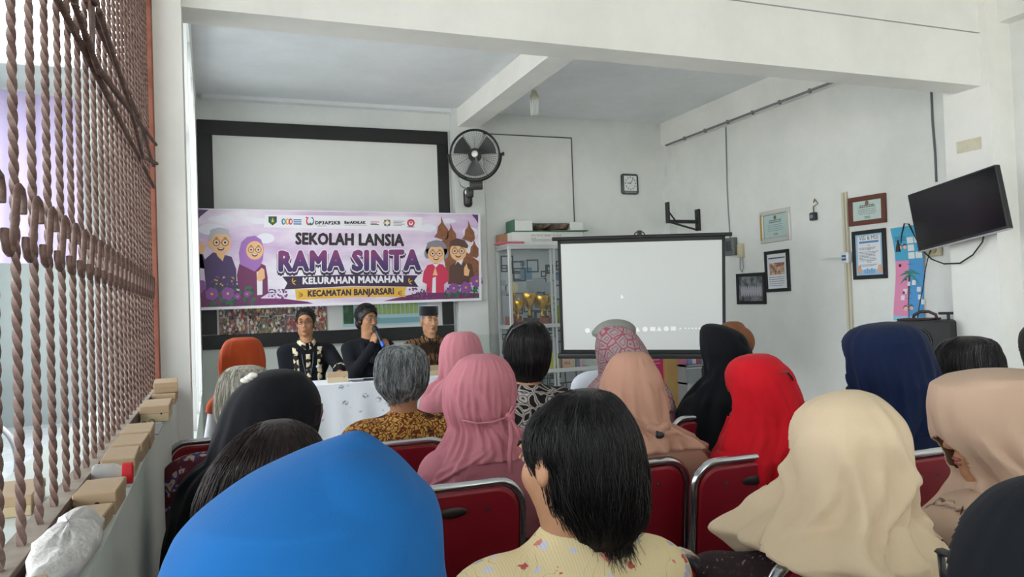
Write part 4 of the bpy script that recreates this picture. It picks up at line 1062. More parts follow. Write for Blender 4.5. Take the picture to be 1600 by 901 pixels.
# empty TV bracket
br = thing('wall_bracket', 'empty black steel television bracket high on the wall beyond the screen', 'bracket', rw(1092, 345))
MB().bbox((-.04, -.03, -.12), (.04, 0, .14), .004).build('wall_plate', M_DARK, br); MB().bbox((-.02, -.42, -.03), (.02, -.03, .01), .004).build('arm', M_DARK, br); MB().tube([(0, -.03, -.11), (0, -.4, -.02)], .012, 6).build('brace', M_DARK, br); MB().bbox((-.03, -.45, -.03), (.03, -.42, .22), .004).build('front_plate', M_DARK, br); MB().tube([(0, -.43, .12), (0, -.33, 0)], .01, 6).build('stay', M_DARK, br)
# junction box, switch and cables
jb = thing('meter_box', 'grey smoked electric box on the right wall beside the screen', 'electric box', rw(1146, 385))
MB().bbox((-.09, -.06, -.1), (.08, 0, .1), .008).build('case', mat('box_smoke', '#6b6e6c', .4), jb); MB().bbox((-.06, -.065, -.05), (.05, -.055, .06), .004).build('window', mat('box_window', '#43484a', .2), jb)
sw = thing('switch_box', 'small cream switch box hanging beside the grey electric box', 'switch', rw(1160, 391))
MB().bbox((-.045, -.04, -.08), (.045, 0, .075), .006).build('case', mat('cream_switch', '#c9bfa0', .5), sw); MB().tube([(-.02, -.02, -.08), (-.03, -.02, -.2), (.0, -.02, -.24), (.03, -.02, -.2), (.02, -.02, -.08)], .005, 6).build('loop', M_CABLEG, sw, True)
def wall_cable(name, label, pts, r=.006, m=M_CABLEG, X=XR - .008):
    q = MB(); q.tube([tuple(atX(x, y, X)) for x, y in pts], r, 6); return tag(q.build(name, m, smooth=True), label, 'cable')
q = MB(); zb = 3.338
q.tube([(5.375, 4.3, zb), (5.375, 6.4, zb + .003), (5.375, 8.28, zb)], .012, 6)
cbk = tag(q.build('cable', mat('dusty_cable', '#85898a', .7), smooth=True), 'grey cable clipped along the underside of the right wall beam', 'cable')
for y in np.arange(4.5, 8.2, .42): MB().box((5.36, y, zb - .02), (5.39, y + .02, zb + .02)).build('clip', mat('dusty_cable'), cbk)
wall_cable('cable', 'thin grey conduit running down the wall behind the screen end', [(1134, 198), (1136, 290), (1138, 330), (1141, 372)], .008)
wall_cable('cable', 'dark cable dropping from the beam to behind the television', [(1455, 143), (1457, 190), (1461, 240), (1463, 284)], .009, mat('cable_mid', '#6c7275', .6))
sk = thing('wall_socket', 'cream power socket with a plug below the television', 'socket', rw(1463, 383))
MB().bbox((-.07, -.035, -.09), (.06, 0, .09), .008).build('plate', mat('cream_switch'), sk)
for z in (-.035, .04): MB().lathe([(0, 0), (.032, 0), (.036, .012), (.03, .012), (.0, .004)], 18, T(-.005, -.034, z) @ RX(math.pi / 2)).build('outlet', mat('cream_dark', '#a79d80', .5), sk)
MB().bbox((-.05, -.085, .02), (.01, -.035, .075), .01, 2).build('plug', M_DARK, sk)
q = MB(); q.tube([tuple(atX(x, y, XR - .03 - max(0, min(1, (x - 1440) / 40)) * .25)) for x, y in [(1408, 380), (1409, 366), (1413, 349), (1420, 350), (1430, 370), (1442, 392), (1456, 405), (1475, 412), (1500, 411), (1520, 398), (1535, 378), (1539, 360)]], .006, 6)
tag(q.build('cable', M_CABLE, smooth=True), 'black power cable drooping from the television to the growth chart hook', 'cable')
wall_cable('cable', 'thin black cable running from the socket down to the loudspeaker', [(1462, 374), (1452, 395), (1446, 420), (1442, 450), (1436, 480), (1433, 502)], .004, M_CABLE, XR - .05)
pl = thing('hanging_plug', 'black power plug hanging at the left of the growth chart top', 'plug', rw(1408, 384, .03)); MB().lathe([(.006, .05), (.012, .03), (.022, -.02), (.024, -.05), (0, -.05)], 12).build('body', M_DARK, pl, 40)
# tape patch on the pillar
p = atX(1514, 227, 5.26); q = MB()
q.bbox((5.256, p[1] - .1, p[2] - .045), (5.26, p[1] + .1, p[2] + .045), .001); tag(q.build('tape_patch', mat('tape_cream', '#d9d3bd', .6, var=(12, .15))), 'torn cream paper patch stuck on the pillar above the television', 'sticker')

# television
tvx = Vector((-.057, -.99, .128)); tvz = Vector((-.044, .13, .99))
tv = thing('television', 'black flat television hung crooked on the right wall', 'television', frame(Vector((5.10, 4.065, 1.965)), tvx, tvz))
MB().bbox((-.387, -.02, -.228), (.387, .03, .228), .006).build('casing', mat('tv_black', '#121315', .35), tv)
rect_part('screen', mat('tv_glass', '#0b0c0f', .12), tv, -.376, .376, -.203, .216, -.022, -.018)
rect_part('lower_trim', mat('tv_silver', '#a8a5ab', .35, .4), tv, -.387, .387, -.230, -.222, -.0225, .02)
MB().bbox((-.12, .03, -.12), (.12, .10, .12), .01).build('back_box', M_DARK, tv); MB().tube([(-.2, .1, 0), (-.2, .36, -.02)], .025, 10).build('mount_arm', M_DARK, tv)
# loudspeaker on a low cabinet
sp = thing('loudspeaker', 'black party loudspeaker with a top handle below the television', 'loudspeaker', frame(Vector((5.22, 4.48, .60)), Vector((.35, -.94, 0)), (0, 0, 1)))
MB().bbox((-.17, -.17, 0), (.24, .17, .56), .02, 2).build('cabinet', mat('speaker_black', '#1a1b1c', .55, bump=(160, .3, .002)), sp, 40)
for z, r in ((.40, .10), (.17, .12)): MB().lathe([(0, .0), (r * .4, .01), (r * .8, -.01), (r, .012), (r * 1.08, .012), (r * 1.08, 0)], 28, T(-.0, -.17, z) @ RX(math.pi / 2)).build('driver', M_DARK, sp, 40)
q = MB(); q.tube([(-.09, 0, .56), (-.08, 0, .60), (-.03, 0, .625), (.03, 0, .625), (.08, 0, .60), (.09, 0, .56)], .012, 8); q.build('handle', mat('handle_brown', '#3c2a26', .5), sp, True)
MB().bbox((-.17, -.12, .56), (.08, .12, .575), .006).build('top_tray', mat('handle_brown'), sp); q = MB(); q.tube([(.17, 0, .56), (.17, 0, .60)], .012, 8); q.bbox((.10, -.02, .60), (.24, .02, .62), .008); q.build('antenna_knob', M_DARK, sp)
lc = thing('side_cabinet', 'dark low cabinet carrying the loudspeaker', 'cabinet', frame(Vector((5.20, 4.50, 0)), Vector((.0, -1, 0)), (0, 0, 1)))
MB().bbox((-.28, -.24, 0), (.22, .26, .60), .006).build('body', mat('cab_dark', '#3f4244', .5), lc)
rect_part('door', mat('cab_door', '#4a4d50', .45), lc, -.27, .21, .03, .57, -.25, -.24, .002)
MB().bbox((.15, -.27, .28), (.17, -.25, .36), .004).build('handle', M_ALU, lc)

# ------------------------------------------------------------------ head table with a patterned white cloth
def _lace(t, c):
    co = t.coord(scale=(1, 1, 1.3))
    v = t.new('ShaderNodeTexVoronoi', Scale=8.0); t.link(co, v.inputs['Vector'])
    nz = t.new('ShaderNodeTexNoise', Scale=45.0, Detail=3.0); t.link(co, nz.inputs['Vector'])
    w = t.new('ShaderNodeTexWave', Scale=7.0, Distortion=14.0, Detail=2.0); t.link(co, w.inputs['Vector'])
    ring = t.ramp(t.math('ADD', v.outputs['Distance'], t.math('MULTIPLY', nz.outputs['Fac'], .3)), [(.20, (0, 0, 0, 1)), (.26, (1, 1, 1, 1)), (.36, (1, 1, 1, 1)), (.42, (0, 0, 0, 1))])
    vine = t.ramp(w.outputs['Fac'], [(.44, (0, 0, 0, 1)), (.5, (1, 1, 1, 1)), (.56, (0, 0, 0, 1))])
    k = t.mix(1.0, ring, t.ramp(nz.outputs['Fac'], [(.45, (0, 0, 0, 1)), (.52, (1, 1, 1, 1))]), 'MULTIPLY')
    k = t.mix(1.0, k, t.mix(.35, '#000000', vine), 'ADD')
    t.link(t.mix(k, c, '#858e9b'), t.b.inputs['Base Color'])
M_LACE = mat('lace_cloth', '#dde2ea', .75, fn=_lace)
M_CLOTHW = mat('plain_cloth', '#dfe4ec', .75)
M_WOOD = mat('table_wood', '#6b4a34', .5, var=(10, .3))
TX0, TX1, TY0, TY1, TZ = .55, 2.45, 6.62, 7.12, .775
tb = thing('head_table', 'long wooden table under the white cloth in front of the three speakers', 'table', T((TX0 + TX1) / 2, (TY0 + TY1) / 2, 0))
hx, hy = (TX1 - TX0) / 2, (TY1 - TY0) / 2
rect_part('table_top', M_WOOD, tb, -hx, hx, TZ - .03, TZ, -hy, hy, .004)
for sx in (-1, 1):
    for sy in (-1, 1): rect_part('leg', M_WOOD, tb, sx * (hx - .06) - .025, sx * (hx - .06) + .025, 0, TZ - .03, sy * (hy - .05) - .025, sy * (hy - .05) + .025, .003)
tcl = thing('tablecloth', 'white tablecloth with grey flower tracery over the head table', 'tablecloth', T((TX0 + TX1) / 2, (TY0 + TY1) / 2, 0))
rect_part('cloth_top', M_CLOTHW, tcl, -hx - .008, hx + .008, TZ + .001, TZ + .005, -hy - .008, hy + .008)
n = 90; per = []
path = [(-hx, -hy), (hx, -hy), (hx, hy), (-hx, hy)]
for i in range(4):
    a, b = path[i], path[(i + 1) % 4]; m_ = n if i % 2 == 0 else 30
    nx, ny = (b[1] - a[1]), -(b[0] - a[0]); L = math.hypot(nx, ny); nx /= L; ny /= L
    for k in range(m_):
        u = k / m_; per.append((a[0] + (b[0] - a[0]) * u, a[1] + (b[1] - a[1]) * u, nx, ny, u * L))
rows = []
for j in range(8):
    v = j / 7; z = TZ + .005 - v * .62
    rows.append([(x + nx * (.01 + v * (.03 + .022 * math.sin(s_ * 14) + .012 * math.sin(s_ * 31 + 1))), y + ny * (.01 + v * (.03 + .022 * math.sin(s_ * 14) + .012 * math.sin(s_ * 31 + 1))), z) for x, y, nx, ny, s_ in per])
q = MB(); q.grid(rows, closed=True); q.build('cloth_skirt', M_LACE, tcl, True)
def snack_box(label, mx, sx, sy, sz, hole=(.0, 1), m=None):
    t = thing('snack_box', label, 'box', mx, 'cardboard snack boxes')
    m = m or mat('kraft_card', '#b49a7b', .75, var=(9, .1))
    tr_ = MB().bbox((-sx / 2, -sy / 2, 0), (sx / 2, sy / 2, sz * .55), .0015).build('tray', m, t)
    MB().bbox((-sx / 2 - .0015, -sy / 2 - .0015, sz * .5), (sx / 2 + .0015, sy / 2 + .0015, sz), .002).build('lid', mat('kraft_card_lid', '#b99f7f', .75, var=(9, .1)), t)
    if hole is not None:
        MB().lathe([(0, 0), (min(sx, sz) * hole[1], 0), (min(sx, sz) * hole[1], .001), (0, .001)], 16, T(hole[0], -sy / 2 - .0012, sz * .5) @ RX(math.pi / 2)).build('finger_hole', mat('hole_dark', '#3a2a1e', .9), tr_)
    return t
M_PALEBOX = mat('pale_card', '#c9b794', .75, var=(9, .06))
p = atZ(529, 597, TZ + .006); snack_box('pale snack box with a finger hole, left one on the head table', T(p[0], p[1] + .06, TZ + .006) @ RZ(-.1), .175, .11, .085, (.055, .05), M_PALEBOX)
p = atZ(682, 585, TZ + .006); snack_box('pale snack box, right one on the head table', T(p[0], max(p[1], TY0 + .06), TZ + .006) @ RZ(.1), .19, .11, .085, (.06, .05), M_PALEBOX)
p = atZ(577, 591, TZ + .006); ph = thing('phone', 'flat dark phone lying on the head table', 'phone', T(p[0], TY0 + .2, TZ + .006) @ RZ(1.3)); MB().bbox((-.038, -.08, 0), (.038, .08, .009), .004, 2).build('body', M_DARK, ph); rect_part('screen', mat('tv_glass'), ph, -.034, .034, -.074, .074, 0, 0) if False else MB().box((-.034, -.074, .009), (.034, .074, .0095)).build('screen', mat('tv_glass'), ph)
q = MB(); q.grid([[(1.12 + .3 * i / 6, TY0 + .1 + .2 * j / 4, TZ + .0065 + .001 * math.sin(i + j)) for i in range(7)] for j in range(5)]); q.grid([[(1.12 + .3 * i / 6, TY0 + .1 + .2 * j / 4, TZ + .0055) for i in range(7)] for j in range(5)]); tag(q.build('paper_sheet', mat('paper_white')), 'white paper sheet lying on the head table', 'paper')

# ------------------------------------------------------------------ boxes and litter on the window sill
SZ = 1.0525
def sbx(label, x0, x1, y0, y1, h, z=SZ, rz=0, hole=None, m=None):
    return snack_box(label, T((x0 + x1) / 2, (y0 + y1) / 2, z) @ RZ(rz), x1 - x0, y1 - y0, h, hole, m)
sbx('snack box with a round hole, just beyond the plastic bag on the sill', -.222, -.158, 1.475, 1.60, .040, hole=(.004, .11), rz=-.03)
sbx('snack box partly under the plastic bag on the sill', -.218, -.165, 1.31, 1.45, .026, rz=-.05)
sbx('nearest snack box of the row of three beyond the red capped jar', -.222, -.160, 1.80, 1.96, .042, rz=.02)
sbx('middle snack box of the row of three beyond the red capped jar', -.222, -.157, 1.985, 2.15, .044, rz=-.02)
sbx('farthest snack box of the row of three, behind which the spectacles lie', -.222, -.154, 2.17, 2.35, .046, rz=.01)
sbx('snack box with a small round hole beyond the spectacles on the sill', -.221, -.137, 2.72, 2.95, .052, hole=(.02, .06), m=M_PALEBOX)
sbx('lower snack box of the stack at the far end of the sill', -.221, -.140, 3.25, 3.5, .040)
sbx('upper snack box of the stack at the far end of the sill', -.222, -.138, 3.30, 3.55, .038, z=SZ + .0415, rz=.04)
# paper under the spectacles
q = MB(); q.box((-.222, 2.42, SZ), (-.150, 2.66, SZ + .003)); tag(q.build('folded_paper', mat('paper_white')), 'folded white paper on the sill under the spectacles', 'paper')
M_SPEC = mat('spectacle_black', '#151517', .35)
def spectacles(label, mx, m=M_SPEC):
    t = thing('spectacles', label, 'spectacles', mx)
    for s in (-1, 1):
        MB().tube([(s * .033 + .024 * math.cos(a), 0, .018 * math.sin(a)) for a in [2 * math.pi * i / 20 for i in range(20)]], .002, 5, closed=True).build('rim', m, t, True)
        MB().tube([(s * .057, 0, .004), (s * .066, .03, .004), (s * .05, .12, -.004)], .002, 5).build('temple', m, t, True)
    MB().tube([(-.01, 0, .004), (0, -.003, .008), (.01, 0, .004)], .002, 5).build('bridge', m, t, True)
    return t
spectacles('folded black spectacles lying on paper on the sill', T(-.182, 2.50, SZ + .022) @ RZ(1.1) @ RX(-.15) @ Matrix.Scale(.62, 4))
# jar with a red cap lying on its side
jr = thing('jar', 'clear plastic jar with a red cap lying on the sill', 'jar', T(-.196, 1.715, SZ + .025) @ RY(math.pi / 2))
MB().lathe([(0, -.03), (.02, -.03), (.0235, -.024), (.0235, .01), (.018, .02), (.018, .024)], 24).build('bottle', mat('jar_plastic', '#e8ecec', .12, alpha=.35), jr, 40, True)
MB().lathe([(0, .024), (.0215, .024), (.0215, .04), (.0205, .0415), (0, .0415)], 24).build('cap', mat('cap_red', '#d8262d', .4), jr, 40, True)
# crumpled translucent bag with a cardboard piece
q = MB(); r2 = random.Random(21); rows = []
from mathutils import noise as mnoise
for j in range(15):
    v = j / 14; row = []
    for i in range(28):
        a = 2 * math.pi * i / 28; rx = .035 * math.sin(math.pi * min(1, v * .9 + .12)) ** .6; ry = .17 * math.sin(math.pi * min(1, v * .9 + .12)) ** .6
        p = Vector((-.188 + rx * math.cos(a), 1.20 + ry * math.sin(a), SZ + .062 * v)); nn = mnoise.noise(p * 30) * .010 + mnoise.noise(p * 80) * .004
        row.append((p.x + nn * math.cos(a), p.y + nn * math.sin(a) * 2, max(SZ + .001, p.z + nn)))
    rows.append(row)
q.grid(rows, closed=True); q.raw(rows[-1], [tuple(range(28))])
tag(q.build('plastic_bag', mat('bag_plastic', '#e4e0dc', .35, alpha=.9, bump=(60, .5, .01)), smooth=True), 'crumpled whitish plastic bag on the near end of the sill', 'plastic bag')
snack_box('brown snack box at the nearest end of the sill', T(-.19, .93, SZ) @ RZ(.3), .06, .12, .05, None)
snack_box('pale box standing on the outer sill beyond the grille', T(-.335, 1.62, 1.0525) @ RZ(.05), .07, .16, .035, None, M_PALEBOX)
snack_box('pale flat box on the outer sill beyond the grille, nearest the viewer', T(-.34, 1.22, 1.0525) @ RZ(.1), .06, .14, .03, None, M_PALEBOX)
# ================================================================== implicit surfaces for bodies and clothes
class Implicit:
    """smooth union of tapered capsules and ellipsoids, meshed with surface nets"""
    def __init__(s): s.p = []
    def cap(s, a, b, ra, rb=None, k=.02):
        s.p.append(('c', np.array(a, float), np.array(b, float), ra, ra if rb is None else rb, k, 1)); return s
    def ell(s, c, r, k=.02, rz=0.0, rx=0.0, sign=1):
        r = (r, r, r) if not hasattr(r, '__len__') else r
        s.p.append(('e', np.array(c, float), np.array(r, float), rz, rx, k, sign)); return s
    def grown(s, d, keep=lambda p: True):
        o = Implicit()
        for q in s.p:
            if not keep(q): continue
            if q[0] == 'c': o.p.append(('c', q[1], q[2], q[3] + d, q[4] + d, q[5] + .01, q[6]))
            else: o.p.append(('e', q[1], q[2] + d, q[3], q[4], q[5] + .01, q[6]))
        return o
    def mesh(s, h):
        lo = np.array([9.] * 3); hi = -lo
        for q in s.p:
            if q[6] < 0: continue
            if q[0] == 'c': m = max(q[3], q[4]); a = np.minimum(q[1], q[2]) - m; b = np.maximum(q[1], q[2]) + m
            else: m = q[2].max(); a = q[1] - m; b = q[1] + m
            lo = np.minimum(lo, a); hi = np.maximum(hi, b)
        lo -= .03; hi += .03
        n = np.ceil((hi - lo) / h).astype(int) + 1
        ax = [(lo[i] + h * np.arange(n[i])).astype(np.float32) for i in range(3)]
        D = np.full(n, 1.0, np.float32)
        for q in s.p:
            k = q[5]; mg = .05 + k
            if q[0] == 'c': m = max(q[3], q[4]); a = np.minimum(q[1], q[2]) - m; b = np.maximum(q[1], q[2]) + m
            else: m = q[2].max(); a = q[1] - m; b = q[1] + m
            i0 = np.clip(np.floor((a - mg - lo) / h).astype(int), 0, n); i1 = np.clip(np.ceil((b + mg - lo) / h).astype(int) + 1, 0, n)
            if (i1 <= i0).any(): continue
            X = ax[0][i0[0]:i1[0], None, None]; Y = ax[1][None, i0[1]:i1[1], None]; Z = ax[2][None, None, i0[2]:i1[2]]
            if q[0] == 'c':
                d = (q[2] - q[1]).astype(np.float32); L = max(float(d @ d), 1e-9)
                px, py, pz = X - q[1][0], Y - q[1][1], Z - q[1][2]
                t = np.clip((px * d[0] + py * d[1] + pz * d[2]) / L, 0, 1)
                v = np.sqrt((px - t * d[0]) ** 2 + (py - t * d[1]) ** 2 + (pz - t * d[2]) ** 2) - (q[3] + (q[4] - q[3]) * t)
            else:
                px, py, pz = X - q[1][0], Y - q[1][1], Z - q[1][2]
                if q[3]:
                    c_, s_ = math.cos(q[3]), math.sin(q[3]); px, py = px * c_ + py * s_, -px * s_ + py * c_
                if q[4]:
                    c_, s_ = math.cos(q[4]), math.sin(q[4]); py, pz = py * c_ + pz * s_, -py * s_ + pz * c_
                r = q[2]
                k0 = np.sqrt((px / r[0]) ** 2 + (py / r[1]) ** 2 + (pz / r[2]) ** 2)
                k1 = np.sqrt((px / r[0] ** 2) ** 2 + (py / r[1] ** 2) ** 2 + (pz / r[2] ** 2) ** 2)
                v = k0 * (k0 - 1) / np.maximum(k1, 1e-6)
            sl = (slice(i0[0], i1[0]), slice(i0[1], i1[1]), slice(i0[2], i1[2]))
            sub = D[sl]
            if q[6] > 0:
                hk = np.clip(.5 + .5 * (sub - v) / k, 0, 1); D[sl] = sub * (1 - hk) + v * hk - k * hk * (1 - hk)
            else:
                w = -v; hk = np.clip(.5 - .5 * (sub - w) / k, 0, 1); D[sl] = sub * (1 - hk) + w * hk + k * hk * (1 - hk)
        S = D < 0
        c = np.zeros(n - 1, np.int8)
        for o in np.ndindex(2, 2, 2): c += S[o[0]:n[0] - 1 + o[0], o[1]:n[1] - 1 + o[1], o[2]:n[2] - 1 + o[2]]
        ii = np.argwhere((c > 0) & (c < 8))
        acc = np.zeros((len(ii), 3)); cnt = np.zeros(len(ii))
        cr = list(np.ndindex(2, 2, 2))
        for a in cr:
            for b in cr:
                if sum(b) - sum(a) == 1 and sum(abs(np.array(a) - b)) == 1:
                    v0 = D[tuple((ii + a).T)]; v1 = D[tuple((ii + b).T)]
                    m = (v0 < 0) != (v1 < 0)
                    t = np.where(m, v0 / np.where(v0 == v1, 1, v0 - v1), 0)
                    acc += m[:, None] * (np.array(a) + t[:, None] * (np.array(b) - np.array(a))); cnt += m
        V = lo + h * (ii + acc / cnt[:, None])
        idm = np.full(n - 1, -1, np.int32); idm[tuple(ii.T)] = np.arange(len(ii))
        Fq = []
        for axs in range(3):
            u, w = (axs + 1) % 3, (axs + 2) % 3
            A = [slice(1, -1)] * 3; B = [slice(1, -1)] * 3
            A[axs] = slice(0, -1); B[axs] = slice(1, None)
            sa, sb = S[tuple(A)], S[tuple(B)]
            e = np.argwhere(sa != sb)
            fl = sa[tuple(e.T)]
            base = e + 1; base[:, axs] -= 1
            du = np.zeros(3, int); du[u] = 1; dw = np.zeros(3, int); dw[w] = 1
            ok = (base[:, axs] < n[axs] - 1)
            base = base[ok]; fl = fl[ok]
            qd = np.stack([idm[tuple((base - du - dw).T)], idm[tuple((base - dw).T)], idm[tuple(base.T)], idm[tuple((base - du).T)]], 1)
            qd[~fl] = qd[~fl][:, ::-1]
            Fq.append(qd)
        Fq = np.concatenate(Fq); Fq = Fq[(Fq >= 0).all(1)]
        return V, Fq
    def build(s, name, m, parent, h, fn=None):
        V, Fq = s.mesh(h)
        if fn is not None: V = fn(V)
        return np_build(name, V, Fq, m, parent)

def np_mesh(name, V, Fq, m, smooth=True):
    me = bpy.data.meshes.new(name)
    V = np.ascontiguousarray(V, np.float32); Fq = np.ascontiguousarray(Fq, np.int32)
    k = Fq.shape[1]
    me.vertices.add(len(V)); me.vertices.foreach_set('co', V.ravel())
    me.loops.add(Fq.size); me.loops.foreach_set('vertex_index', Fq.ravel())
    me.polygons.add(len(Fq)); me.polygons.foreach_set('loop_start', np.arange(len(Fq), dtype=np.int32) * k)
    me.polygons.foreach_set('use_smooth', np.full(len(Fq), smooth))
    for q in (m if isinstance(m, (list, tuple)) else [m]): me.materials.append(q)
    me.update(calc_edges=True); me.validate()
    return me

def np_build(name, V, Fq, m, parent, smooth=True):
    o = bpy.data.objects.new(name, np_mesh(name, V, Fq, m, smooth)); COL.objects.link(o); o.parent = parent
    return o

# ------------------------------------------------------------------ cloth, hair and skin materials
def cloth(name, col="#808080", rough=.8, weave=420.0, var=.06, sheen=.04):
    def fn(t, c):
        nz = t.new('ShaderNodeTexNoise', Scale=7.0, Detail=3.0); t.link(t.coord(), nz.inputs['Vector'])
        k = t.ramp(nz.outputs['Fac'], [(.3, (1 - var,) * 3 + (1,)), (.7, (1, 1, 1, 1))])
        t.link(t.mix(1.0, c, k, 'MULTIPLY'), t.b.inputs['Base Color'])
        n2 = t.new('ShaderNodeTexNoise', Scale=weave, Detail=2.0); t.link(t.coord(), n2.inputs['Vector'])
        t.bump(n2.outputs['Fac'], .25, .002)
    return mat(name, col, rough, sheen=sheen, spec=.15, fn=fn)

def hairmat(name, dark, light, grey=.5, scale=(90, 90, 5), rough=.45):
    def fn(t, c):
        nz = t.new('ShaderNodeTexNoise', Scale=1.0, Detail=3.0, Roughness=.6); t.link(t.coord(scale=scale), nz.inputs['Vector'])
        t.link(t.ramp(nz.outputs['Fac'], [(grey - .12, dark), (grey + .12, light)]), t.b.inputs['Base Color'])
        t.bump(nz.outputs['Fac'], .5, .004)
    return mat(name, dark, rough, spec=.4, fn=fn)

def skinmat(name, col):
    def fn(t, c):
        t.b.inputs['Subsurface Weight'].default_value = .12
        t.b.inputs['Subsurface Radius'].default_value = (.02, .008, .004)
    return mat(name, col, .55, spec=.35, var=(22, .12), fn=None) if False else mat(name, col, .55, spec=.35, var=(22, .1), bump=(180, .15, .002))
SKIN = skinmat('skin_brown', '#b07f5e'); SKIN_L = skinmat('skin_light_brown', '#c39270'); SKIN_D = skinmat('skin_deep_brown', '#8f6247')
M_EYEW = mat('eye_white', '#a89d94', .3); M_IRIS = mat('iris', '#1d1310', .2); M_LIP = mat('lip', '#8c5046', .5); M_BROW = mat('brow', '#1d1817', .8)
HAIR_BLACK = hairmat('hair_black', '#0a090a', '#211e1f'); HAIR_GREY = hairmat('hair_grey', '#54585a', '#a4a8a9', .5, (70, 70, 14)); HAIR_WHITE = hairmat('hair_ash', '#8b877c', '#c9c5b8', .5); HAIR_BROWN = hairmat('hair_brown', '#150e0d', '#2f201e')

def batik(name, ground="#808080", motif="#808080", line="#808080", scale=26.0, field=6.0, mode=0, thr=.47):
    def fn(t, c):
        v = t.new('ShaderNodeTexVoronoi', Scale=scale); v.feature = 'DISTANCE_TO_EDGE' if mode in (0, 2) else 'F1'
        co = t.coord()
        nz = t.new('ShaderNodeTexNoise', Scale=field, Detail=2.0); t.link(co, nz.inputs['Vector'])
        wv = t.new('ShaderNodeTexNoise', Scale=scale * .6, Detail=1.0); t.link(co, wv.inputs['Vector'])
        mx = t.n.new('ShaderNodeMix'); mx.data_type = 'VECTOR'; mx.inputs[0].default_value = .06
        t.link(co, mx.inputs[4]); t.link(wv.outputs['Color'], mx.inputs[5]); t.link(mx.outputs[1], v.inputs['Vector'])
        d = v.outputs['Distance']
        if mode == 0:      # leafy cells in fields over plain ground
            cells = t.ramp(d, [(.0, line), (.10, line), (.16, motif), (.34, motif), (.42, line)])
            k = t.ramp(nz.outputs['Fac'], [(thr, (0, 0, 0, 1)), (thr + .03, (1, 1, 1, 1))])
            col = t.mix(k, c, cells)
        elif mode == 1:    # scattered dots and rings
            cells = t.ramp(d, [(.0, motif), (.14, motif), (.18, ground), (.26, ground), (.30, line), (.36, ground)])
            col = cells
        elif mode == 2:    # dark discs outlined in white
            col = t.ramp(d, [(.0, ground), (.05, motif), (.085, motif), (.12, ground)])
        else:              # curling plumes
            w = t.new('ShaderNodeTexWave', Scale=scale * .35, Distortion=7.0, Detail=2.0); t.link(co, w.inputs['Vector'])
            k = t.ramp(nz.outputs['Fac'], [(.40, (0, 0, 0, 1)), (.46, (1, 1, 1, 1))])
            col = t.mix(k, c, t.ramp(w.outputs['Fac'], [(.3, ground), (.42, motif), (.6, motif), (.7, line)]))
        t.link(col, t.b.inputs['Base Color'])
        n2 = t.new('ShaderNodeTexNoise', Scale=300.0); t.link(co, n2.inputs['Vector']); t.bump(n2.outputs['Fac'], .2, .002)
    return mat(name, ground, .75, spec=.25, fn=fn)

# ------------------------------------------------------------------ figures
def hand_prims(s, wrist, d, pn, side, curl=.5, scale=1.0, k=.005):
    """palm, four unequal bent fingers and a thumb; d = direction of the hand, pn = palm normal, side=+1: thumb towards d x pn"""
    w = np.array(wrist, float); d = np.array(d, float); d /= np.linalg.norm(d)
    pn = np.array(pn, float); pn -= d * (pn @ d); pn /= np.linalg.norm(pn)
    sd = np.cross(d, pn) * side
    S = scale
    for o in (-.028, -.010, .010, .028): s.cap(w + sd * o * .55 * S, w + d * .075 * S + sd * o * S, .0125 * S, .0115 * S, .012)
    for o, L, r in ((.030, .066, .0088), (.010, .074, .0092), (-.010, .069, .0088), (-.029, .055, .0080)):
        p = w + d * .078 * S + sd * o * S; a = 0.0
        for seg, fr in ((.45, .55), (.32, 1.0), (.23, .8)):
            a += curl * fr
            dd = d * math.cos(a) + pn * math.sin(a)
            p2 = p + dd * L * seg * S
            s.cap(p, p2, r * S, r * .92 * S, k); p = p2
    p = w + d * .018 * S + sd * .026 * S
    for dd, L, r in ((d * .62 + sd * .72 + pn * .3, .036, .0115), (d * .85 + sd * .30 + pn * (.2 + .5 * curl), .030, .0098), (d * .85 - sd * .05 + pn * (.2 + .7 * curl), .024, .0088)):
        dd = dd / np.linalg.norm(dd); p2 = p + dd * L * S; s.cap(p, p2, r * S, r * .93 * S, k); p = p2
    return s

def rot2(p, a):
    c, s = math.cos(a), math.sin(a); return np.array([p[0] * c - p[1] * s, p[0] * s + p[1] * c, p[2]])

def head_prims(s, c, yaw=0.0, pitch=0.0, S=1.0, male=False, full=True):
    def P(x, y, z):
        cp, sp = math.cos(pitch), math.sin(pitch)
        y, z = y * cp - z * sp, y * sp + z * cp
        return np.array(c) + rot2((x * S, y * S, z * S), yaw)
    def E(p, r, k=.02, sign=1): s.ell(P(*p), [q * S for q in r], k, rz=yaw, rx=pitch, sign=sign)
    E((0, -.012, .032), (.074, .094, .082)); E((0, .028, -.040), (.060, .064, .072), .03)
    E((0, .068, -.096), (.026 if male else .022, .022, .019), .02)
    for q in (-1, 1):
        E((q * .037, .055, -.022), (.027, .028, .026), .02)
        if male: E((q * .045, .02, -.075), (.022, .03, .025), .02)
    if full:
        E((0, .082, .034), (.050, .016, .012), .015)
        for q in (-1, 1): E((q * .031, .102, .008), (.017, .014, .011), .010, -1)
        s.cap(P(0, .092, .014), P(0, .108, -.030), .0075 * S, .0115 * S, .010)
        for q in (-1, 1): E((q * .012, .099, -.034), (.0085, .010, .0075), .006)
        E((0, .089, -.063), (.024, .012, .008), .008); E((0, .086, -.075), (.020, .012, .007), .007)
        s.ell(P(0, .103, -.069), [.022 * S, .006 * S, .0016 * S], .004, rz=yaw, rx=pitch, sign=-1)
        for q in (-1, 1):
            E((q * .076, -.006, -.002), (.010, .020, .031), .008); E((q * .083, -.002, .000), (.006, .011, .018), .006, -1)
    return P

def bone(a, b): return np.array(a, float), np.array(b, float)

